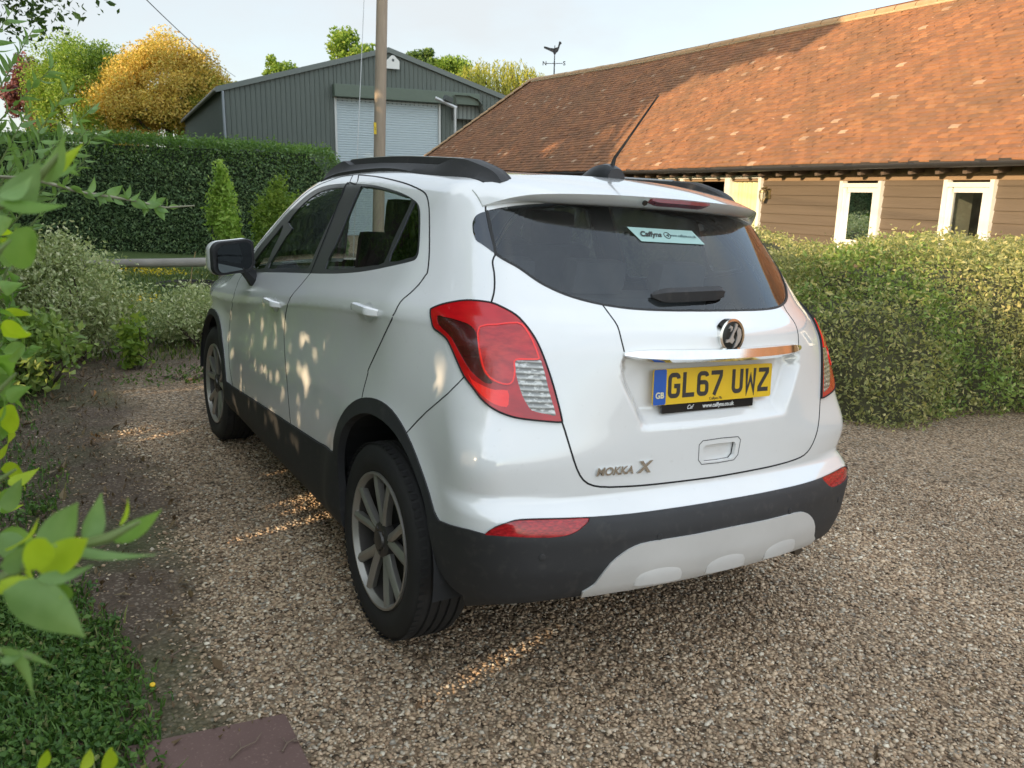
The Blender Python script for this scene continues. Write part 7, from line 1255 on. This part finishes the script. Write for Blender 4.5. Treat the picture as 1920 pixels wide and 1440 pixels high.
hd = [(2.85, 5.72), (3.55, 5.72), (3.95, 5.60), (4.18, 5.35), (4.30, 5.0), (4.32, 4.72), (2.95, 4.72), (2.95, 5.3)]
flat('canopy_end', [hd], Vector((0, -.62, 0)), Vector((1, 0, 0)), Vector((0, 0, 1)), Vector((0, 1, 0)), .60, simple('canopy_grey', (.19, .21, .19), .5), shed)
sg_ = [(-.18, 6.66), (.62, 6.66), (.62, 6.98), (.30, 7.20), (.14, 7.20), (-.18, 6.98)]
sg_ = [(x*.72, z-.02) for x, z in sg_]
sgn = flat('apex_sign', [sg_], Vector((0, -.20, 0)), Vector((1, 0, 0)), Vector((0, 0, 1)), Vector((0, -1, 0)), .02, simple('white_sign', (.60, .61, .58), .5, vary=.03), shed)
flat('sign_emblem', [[(.16+.055*math.cos(t), 6.99+.06*math.sin(t)) for t in np.linspace(0, 2*math.pi, 12, False)]], Vector((0, -.222, 0)), Vector((1, 0, 0)), Vector((0, 0, 1)), Vector((0, -1, 0)), .006, simple('sign_ink', (.08, .09, .09), .6), sgn)
text('sign_lettering', 'SHED', .09, Vector((.16, -.228, 6.80)), Vector((1, 0, 0)), Vector((0, 0, 1)), Vector((0, -1, 0)), bpy.data.materials['sign_ink'], sgn) if False else None
# floodlight pole in front of the shed
fp = empty('floodlight_pole', (13.5, 26.95, -.4)); tag(fp, 'thin galvanised pole with a slanting lamp arm beside the roller door', 'lamp post'); GALV = simple('galvanised', (.42, .43, .42), .45, metal=.6)
bm = bmesh.new(); tube(bm, [(0, 0, 0), (0, 0, 5.12)], .055, 8); bmobj('pole', bm, GALV, fp, True)
bm = bmesh.new(); tube(bm, [(.08, 0, 5.10), (-.62, .45, 5.46)], .065, 8); bmobj('arm', bm, GALV, fp, True)
bm = bmesh.new(); box(bm, (-.20, .2, 5.42), (.34, .25, .20), Matrix.Rotation(R(20), 3, 'Y'), .03); bmobj('lamp_head', bm, simple('lamp_housing', (.05, .06, .055), .6), fp)
# telegraph pole and wires
PW = nmat('pole_wood', (.24, .19, .14), (.40, .33, .25), .9, (6, 6, .5), 4, .5)
tp = empty('telegraph_pole', (6.02, 16.75, -.2)); tag(tp, 'weathered wooden telegraph pole with a small yellow sign in front of the shed', 'pole')
bm = bmesh.new(); tube(bm, [(0, 0, -.3), (.18, .05, 4.0), (.42, .12, 9.3)], [.145, .138, .118], 16); bmobj('pole_shaft', bm, PW, tp, True)
bm = bmesh.new(); box(bm, (-.05, -.14, 3.20), (.085, .012, .27), Matrix.Rotation(R(28), 3, 'Z')); bmobj('warning_sign', bm, simple('yellow_plate', (.65, .48, .04), .5, vary=.25, nscale=25), tp)
bm = bmesh.new(); q4(bm, (-.085, -.137, 3.16), (-.045, -.156, 3.16), (-.055, -.153, 3.25)); bmobj('sign_symbol', bm, INK, tp.children[-1])
bm = bmesh.new(); tube(bm, [(6.30, 16.8, 8.4), (5.2, 15.1, 6.0), (4.62, 14.3, 2.3), (4.4, 14.1, .2)], .008, 5); o = bmobj('stay_wire', bm, GALV); tag(o, 'thin stay wire running down beside the telegraph pole', 'wire')
bm = bmesh.new(); A_ = Vector((7.05, 34.3, 6.05)); B_ = Vector((.66, 13.72, 4.67)); D_ = B_-A_; tube(bm, [A_+D_*t+Vector((0, 0, -.35*math.sin(math.pi*min(1, t/1.8)))) + Vector((0, 0, .35*math.sin(math.pi/1.8))) *t for t in np.linspace(0, 1.8, 24)], .009, 5); o = bmobj('overhead_wire', bm, simple('dark_wire', (.12, .12, .13), .6)); tag(o, 'thin dark overhead wire crossing the sky to the left end of the shed', 'wire')
# ================================================================ near left: slab, grass, shrub
SL = [(-1.282, -.355), (-1.70, -.318), (-1.72, -.90), (-1.296, -.95)]
bm = bmesh.new(); top_ = [bm.verts.new((x, y, gz_(x, y)+.016)) for x, y in SL]; bot = [bm.verts.new((x, y, gz_(x, y)-.03)) for x, y in SL]; bm.faces.new(top_)
for k in range(4): bm.faces.new((top_[k], bot[k], bot[(k+1) % 4], top_[(k+1) % 4]))
bmesh.ops.bevel(bm, geom=[e for e in bm.edges], offset=.004, segments=2, affect='EDGES')
m = MatB('concrete_slab'); m.set(Roughness=.85); co = m.coord(); c = m.mix(m.noise(co, 5, 8, .65), (.115, .068, .058), (.165, .10, .085)); c = m.mix(m.ramp(m.noise(co, 110, 3), [(.60, 0.0), (.70, .6)]), c, (.26, .17, .14)); m.base(c); m.bump(m.noise(co, 180, 3), .25, .002)
tag(bmobj('paving_slab', bm, m.m), 'reddish brown square paving slab at the bottom left edge of the gravel', 'paving slab')
# twigs
TWG = simple('dry_twig', (.16, .115, .085), .9, vary=.3)
for k, (x, y, a, L_, lab) in enumerate(((-1.34, -.53, .7, .09, 'short forked dry twig lying on the right side of the paving slab'), (-1.47, -.50, .5, .12, 'long thin dry twig lying across the middle of the paving slab'), (-1.30, -.50, -.75, .06, 'small dry twig at the corner of the paving slab and gravel'), (-1.52, .10, .35, .13, 'dry twig on the bare soil beside the grass'))):
    z0 = gz_(x, y)+.022 if k < 3 else gz_(x, y)+.012; bm = bmesh.new(); d = Vector((math.cos(a), math.sin(a), 0)); p0 = Vector((x, y, z0)); n_ = Vector((-d.y, d.x, 0))
    tube(bm, [p0, p0+d*L_*.35+n_*.006+Vector((0, 0, .003)), p0+d*L_*.7-n_*.004, p0+d*L_+n_*.008+Vector((0, 0, .004))], [.0026, .0022, .0018, .001], 6); tube(bm, [p0+d*L_*.35+n_*.006, p0+d*L_*.5+n_*.03+Vector((0, 0, .006))], [.0018, .0008], 5)
    tag(bmobj('twig', bm, TWG, None, True), lab, 'twig')
# grass and clover by the slab
def blades(x, y, h, mat, name, w_=.0035):
    k = len(x); z = gh(x, y); a = rng.uniform(0, 6.28, k); d = np.stack([np.cos(a), np.sin(a)], -1); ln = rng.uniform(.15, .9, k)[:, None]*h[:, None]; s = np.stack([-d[:, 1], d[:, 0]], -1)*w_*rng.uniform(.6, 1.4, (k, 1))
    b = np.stack([x, y], -1); o_ = lambda xy, zz: np.concatenate([xy, zz[:, None]], 1)
    V = np.stack([o_(b-s, z), o_(b+s, z), o_(b+d*ln*.35+s*.8, z+h*.55), o_(b+d*ln*.35-s*.8, z+h*.55), o_(b+d*ln, z+h*.9)], 1).reshape(-1, 3); i = np.arange(k)*5
    return npmesh(name, V, [np.stack([i, i+1, i+2, i+3], 1), np.stack([i+3, i+2, i+4], 1)], mat)
L_GRS = leafmat('grass_blade', [(0, (.05, .12, .025)), (.5, (.10, .20, .04)), (.9, (.17, .28, .06)), (1, (.30, .27, .11))], .3)
x = rng.uniform(-2.6, -1.25, 70000); y = rng.uniform(-1.2, 4, 70000)
dens_ = sst(-1.52, -1.80, x+.10*fbm(x, y, 3.1, 9)+.16*sst(.0, .9, y)+.05*np.clip(y, -1, 0))*np.where(y > .75, .10+.22*(fbm(x, y, 2.1, 5) > .15), 1.0)
slab_ = (x > -1.60) & (x < -1.27) & (y < -.305) & (y > -.96)
ok = (rng.random(len(x)) < dens_) & ~slab_; x, y = x[ok], y[ok]
g1 = blades(x, y, rng.uniform(.02, .065, len(x)), L_GRS, 'grass'); tag(g1, 'short green grass and clover on the verge at bottom left', 'grass', kind='stuff')
k = rng.random(len(x)) < .42; C_ = np.stack([x[k], y[k], gh(x[k], y[k])+rng.uniform(.012, .045, k.sum())], -1); C_ = (C_[:, None]+rng.normal(0, .007, (len(C_), 3, 3))).reshape(-1, 3)
up_ = np.tile([0, 0, 1.], (len(C_), 1)); cl_ = leafcloud('clover', C_, .017, L_GRS, None, nrm=up_, flat=.7, aspect=.85); tag(cl_, 'small round clover leaves among the verge grass', 'clover', kind='stuff')
# sparse weeds scattered on the soil, dead leaves
x = rng.uniform(-2.2, 1.2, 16000); y = rng.uniform(-.4, 6.2, 16000); ok = rng.random(16000) < (1-grav(x, y))*.9; x, y = x[ok], y[ok]
C_ = np.stack([x, y, gh(x, y)+.010+.01*rng.random(len(x))], -1); lf_ = leafcloud('leaf_litter', C_, .021, leafmat('dead_leaf', [(0, (.09, .055, .03)), (.5, (.16, .10, .055)), (1, (.26, .19, .11))], .1), None, nrm=np.tile([0, 0, 1.], (len(C_), 1)), flat=.8, sizevar=.5, aspect=.42); tag(lf_, 'brown fallen leaves and bits on the soil edge of the drive', 'leaf litter', kind='stuff')
x = rng.uniform(-2.4, 2.8, 26000); y = rng.uniform(5.0, 13.5, 26000); g2 = blades(x, y, rng.uniform(.03, .09, len(x)), leafmat('lawn_blade', [(0, (.05, .09, .02)), (.6, (.10, .16, .03)), (1, (.22, .24, .05))], .35), 'grass', .005); tag(g2, 'rough grass of the lawn around the rail fence', 'grass', kind='stuff')
x = np.concatenate([rng.normal(a, .20, 150) for a in (.08, .35, -.6)]); y = np.concatenate([rng.normal(a, .25, 150) for a in (12.2, 12.1, 8.7)])
C_ = np.stack([x, y, gh(x, y)+rng.uniform(.06, .14, len(x))], -1); fl = leafcloud('sun_flecks', C_, .030, leafmat('sun_fleck_yellow', [(0, (.55, .42, .02)), (1, (.75, .6, .04))], .3), None, nrm=np.tile([0, 0, 1.], (len(C_), 1)), flat=.7, aspect=.9); tag(fl, 'sunlit patches painted as small yellow flowers in the lawn', 'flecks', kind='stuff')  # yellow flecks standing in for sunlit patches of the grass
# dandelion
dn = empty('dandelion', (-1.60, -.10, gz_(-1.6, -.10))); tag(dn, 'single small yellow flower in the verge grass', 'flower')
bm = bmesh.new(); disc(bm, (0, 0, .045), (0, -.3, 1), .008, .004, 10, .002); bmobj('flower_head', bm, simple('dandelion_yellow', (.8, .5, .02), .6), dn); bm = bmesh.new(); tube(bm, [(0, 0, 0), (.002, 0, .046)], .0012, 5); bmobj('stem', bm, L_GRS, dn)
x = rng.uniform(-1.3, 4.5, 420); y = rng.uniform(-1.9, 3.8, 420); C_ = np.stack([x, y, gh(x, y)+.014], -1)
o = leafcloud('fallen_leaves', C_, .020, bpy.data.materials['dead_leaf'], None, nrm=np.tile([0, 0, 1.], (len(C_), 1)), flat=.8, sizevar=.45, aspect=.4); tag(o, 'few small dry leaves and stalks scattered over the gravel', 'leaf litter', kind='stuff')
# shrub close to the camera
def leafmesh(bm, b, t, wr, roll, cup=.25):
    b = Vector(b); t = Vector(t); d = t-b; L_ = d.length; d.normalize(); view = ((b+t)/2-CAM).normalized(); s = d.cross(view).normalized(); n_ = s.cross(d).normalized()
    s, n_ = s*math.cos(roll)+n_*math.sin(roll), n_*math.cos(roll)-s*math.sin(roll)
    N_ = 12; row = []
    for k in range(N_+1):
        u = k/N_; w_ = wr*L_*.56*(math.sin(math.pi*u**.66)**.95)*(1-.30*u) if 0 < k < N_ else .0006; arch = math.sin(u*math.pi)*L_*.10
        c_ = b+d*L_*u+n_*arch; q = []
        for j in (-1, -.5, 0, .5, 1): q.append(bm.verts.new(c_+s*w_*j-n_*(-abs(j)*w_*cup)+n_*0.0))
        row.append(q)
    for a, c_ in zip(row, row[1:]):
        for j in range(4): bm.faces.new((a[j], a[j+1], c_[j+1], c_[j]))
def nleaf(name, c1, c2):
    m = MatB(name); m.set(Roughness=.5); m.b.inputs['Specular IOR Level'].default_value = .3; co = m.coord(); c = m.mix(m.ramp(m.noise(co, 34, 6), [(.3, 0.0), (.7, 1.0)]), c1, c2)
    g = m.new('ShaderNodeNewGeometry'); c = m.mix(m.math('MULTIPLY', g.outputs['Random Per Island'], .45), c, tuple(x*.55 for x in c1)); m.base(c); t = m.new('ShaderNodeBsdfTranslucent'); m.L.new(m.mix(1.0, c, (1.3, 1.35, .6), 'MULTIPLY'), t.inputs[0]); m.bump(m.noise(co, 120, 3), .2, .001)
    x = m.new('ShaderNodeMixShader'); x.inputs[0].default_value = .42; m.L.new(m.b.outputs[0], x.inputs[1]); m.L.new(t.outputs[0], x.inputs[2]); m.L.new(x.outputs[0], m.out.inputs[0]); return m.m
NM = [nleaf('shrub_leaf_grey_green', (.20, .34, .11), (.29, .44, .17)), nleaf('shrub_leaf_green', (.17, .33, .06), (.26, .43, .10)), nleaf('shrub_leaf_new', (.40, .56, .03), (.52, .66, .05))]
ns = empty('garden_shrub', (-2.35, -1.75, gz_(-2.35, -1.75))); tag(ns, 'out of focus green shrub with pointed leaves reaching in at the left edge', 'shrub'); no_ = Vector(ns.location)
for c_i in range(3):
    bm = bmesh.new()
    for b, t, wr, c_, roll in HERO:
        if c_ == c_i: leafmesh(bm, Vector(b)-no_, Vector(t)-no_, wr*(.72 if c_ == 2 else .92), roll)
    me_cam = CAM.copy()
    bmobj('leaves', bm, NM[c_i], ns, True)
bm = bmesh.new(); SG = simple('green_stem', (.14, .19, .06), .6)
for pts, r in TWIG: 
    P = [Vector(p)-no_ for p in pts]; tube(bm, P, [r]*(len(P)-1)+[r*.4], 7)
    s0 = P[0]; tube(bm, [Vector((random.uniform(-.15, .05), random.uniform(-.1, .1), 0)), s0*.5+Vector((-.12, -.05, s0.z*.2)), s0], [.010, .007, r], 7)
bmobj('stems', bm, SG, ns, True)
# arching branch reaching over the fence view
ab_ = empty('arching_branch', (-2.6, .6, gz_(-2.6, .6))); tag(ab_, 'thin arching branch with small leaves reaching right across the dark hedge', 'branch'); ao_ = Vector(ab_.location)
bm = bmesh.new(); P = [Vector(p)-ao_ for p in BRANCH]; tube(bm, [Vector((0, 0, 0)), Vector((.25, -.6, .9))]+P, [.012, .009, .006, .005, .0045, .004, .003, .002], 7); bmobj('stem', bm, simple('pale_stem', (.26, .25, .17), .7), ab_, True)
bm = bmesh.new()
for k in range(30):
    t = random.random()**.8*(len(BRANCH)-2)+.3; i0 = int(t); p = Vector(BRANCH[i0]).lerp(Vector(BRANCH[min(i0+1, len(BRANCH)-1)]), t-i0); d = rt*random.uniform(-.2, 1)+up*random.uniform(-.9, .9); d.normalize(); leafmesh(bm, p-ao_, p-ao_+d*random.uniform(.03, .055), .5, random.uniform(-1, 1))
bmobj('leaves', bm, NM[0], ab_, True)
# willow-leaved shrub at the left edge, mid distance
def wands(name, label, base, tips, mat, seed, L_=.075, wr=.24):
    random.seed(seed); root = empty(name, base); tag(root, label, 'shrub'); bo = Vector(base); bs = bmesh.new(); bl = bmesh.new()
    for tx in tips:
        t = Vector(tx)-bo; mid = t*.55+Vector((random.gauss(0, .05), random.gauss(0, .05), t.z*.22)); P = [Vector((0, 0, 0)).lerp(mid, k/5)*(1-k/5*0)+Vector((0, 0, 0)) if k <= 5 else mid.lerp(t, (k-5)/6) for k in range(12)]
        tube(bs, P, [.008*(1-k/13) for k in range(12)], 5)
        for j in range(44):
            u = 2.5+8.4*j/44; i0 = int(u); p = P[i0].lerp(P[min(i0+1, 11)], u-i0); dr = (P[min(i0+1, 11)]-P[i0]).normalized(); a = random.uniform(0, 6.28)
            q = dr.orthogonal().normalized(); q2 = dr.cross(q); d = (dr*.75+q*math.cos(a)+q2*math.sin(a)).normalized(); leafmesh(bl, p, p+d*L_*random.uniform(.6, 1.2), wr, random.uniform(-1.3, 1.3))
    bmobj('stems', bs, SG, root, True); bmobj('leaves', bl, mat, root, True)
wands('willow_leaved_shrub', 'tall narrow leaved shrub at the left edge in front of the golden trees', (-2.30, 1.3, .1),
      [(-1.78, 1.23, 2.12), (-1.60, 1.24, 2.02), (-1.48, 1.22, 1.88), (-1.70, 1.10, 1.86), (-1.58, 1.30, 1.78), (-1.92, 1.2, 2.25), (-1.85, 1.35, 1.95), (-1.50, 1.4, 1.70), (-1.75, 1.5, 1.70), (-1.62, 1.1, 1.64), (-1.66, 1.2, 2.14), (-1.55, 1.28, 1.95), (-1.80, 1.3, 1.80), (-1.52, 1.15, 1.78), (-1.86, 1.25, 2.05), (-1.72, 1.4, 2.22), (-1.44, 1.3, 1.80), (-1.68, 1.0, 1.74)], NM[0], 5)
wands('willow_leaved_shrub', 'bright leafy stems low at the left edge below the silvery dome', (-2.15, 1.7, .1),
      [(-1.86, 1.75, 1.35), (-1.80, 1.9, 1.15), (-1.84, 1.6, .95), (-1.78, 2.1, .80), (-1.88, 1.9, .70), (-1.82, 2.3, .95), (-1.80, 1.5, 1.5)], NM[1], 9, .06, .5)
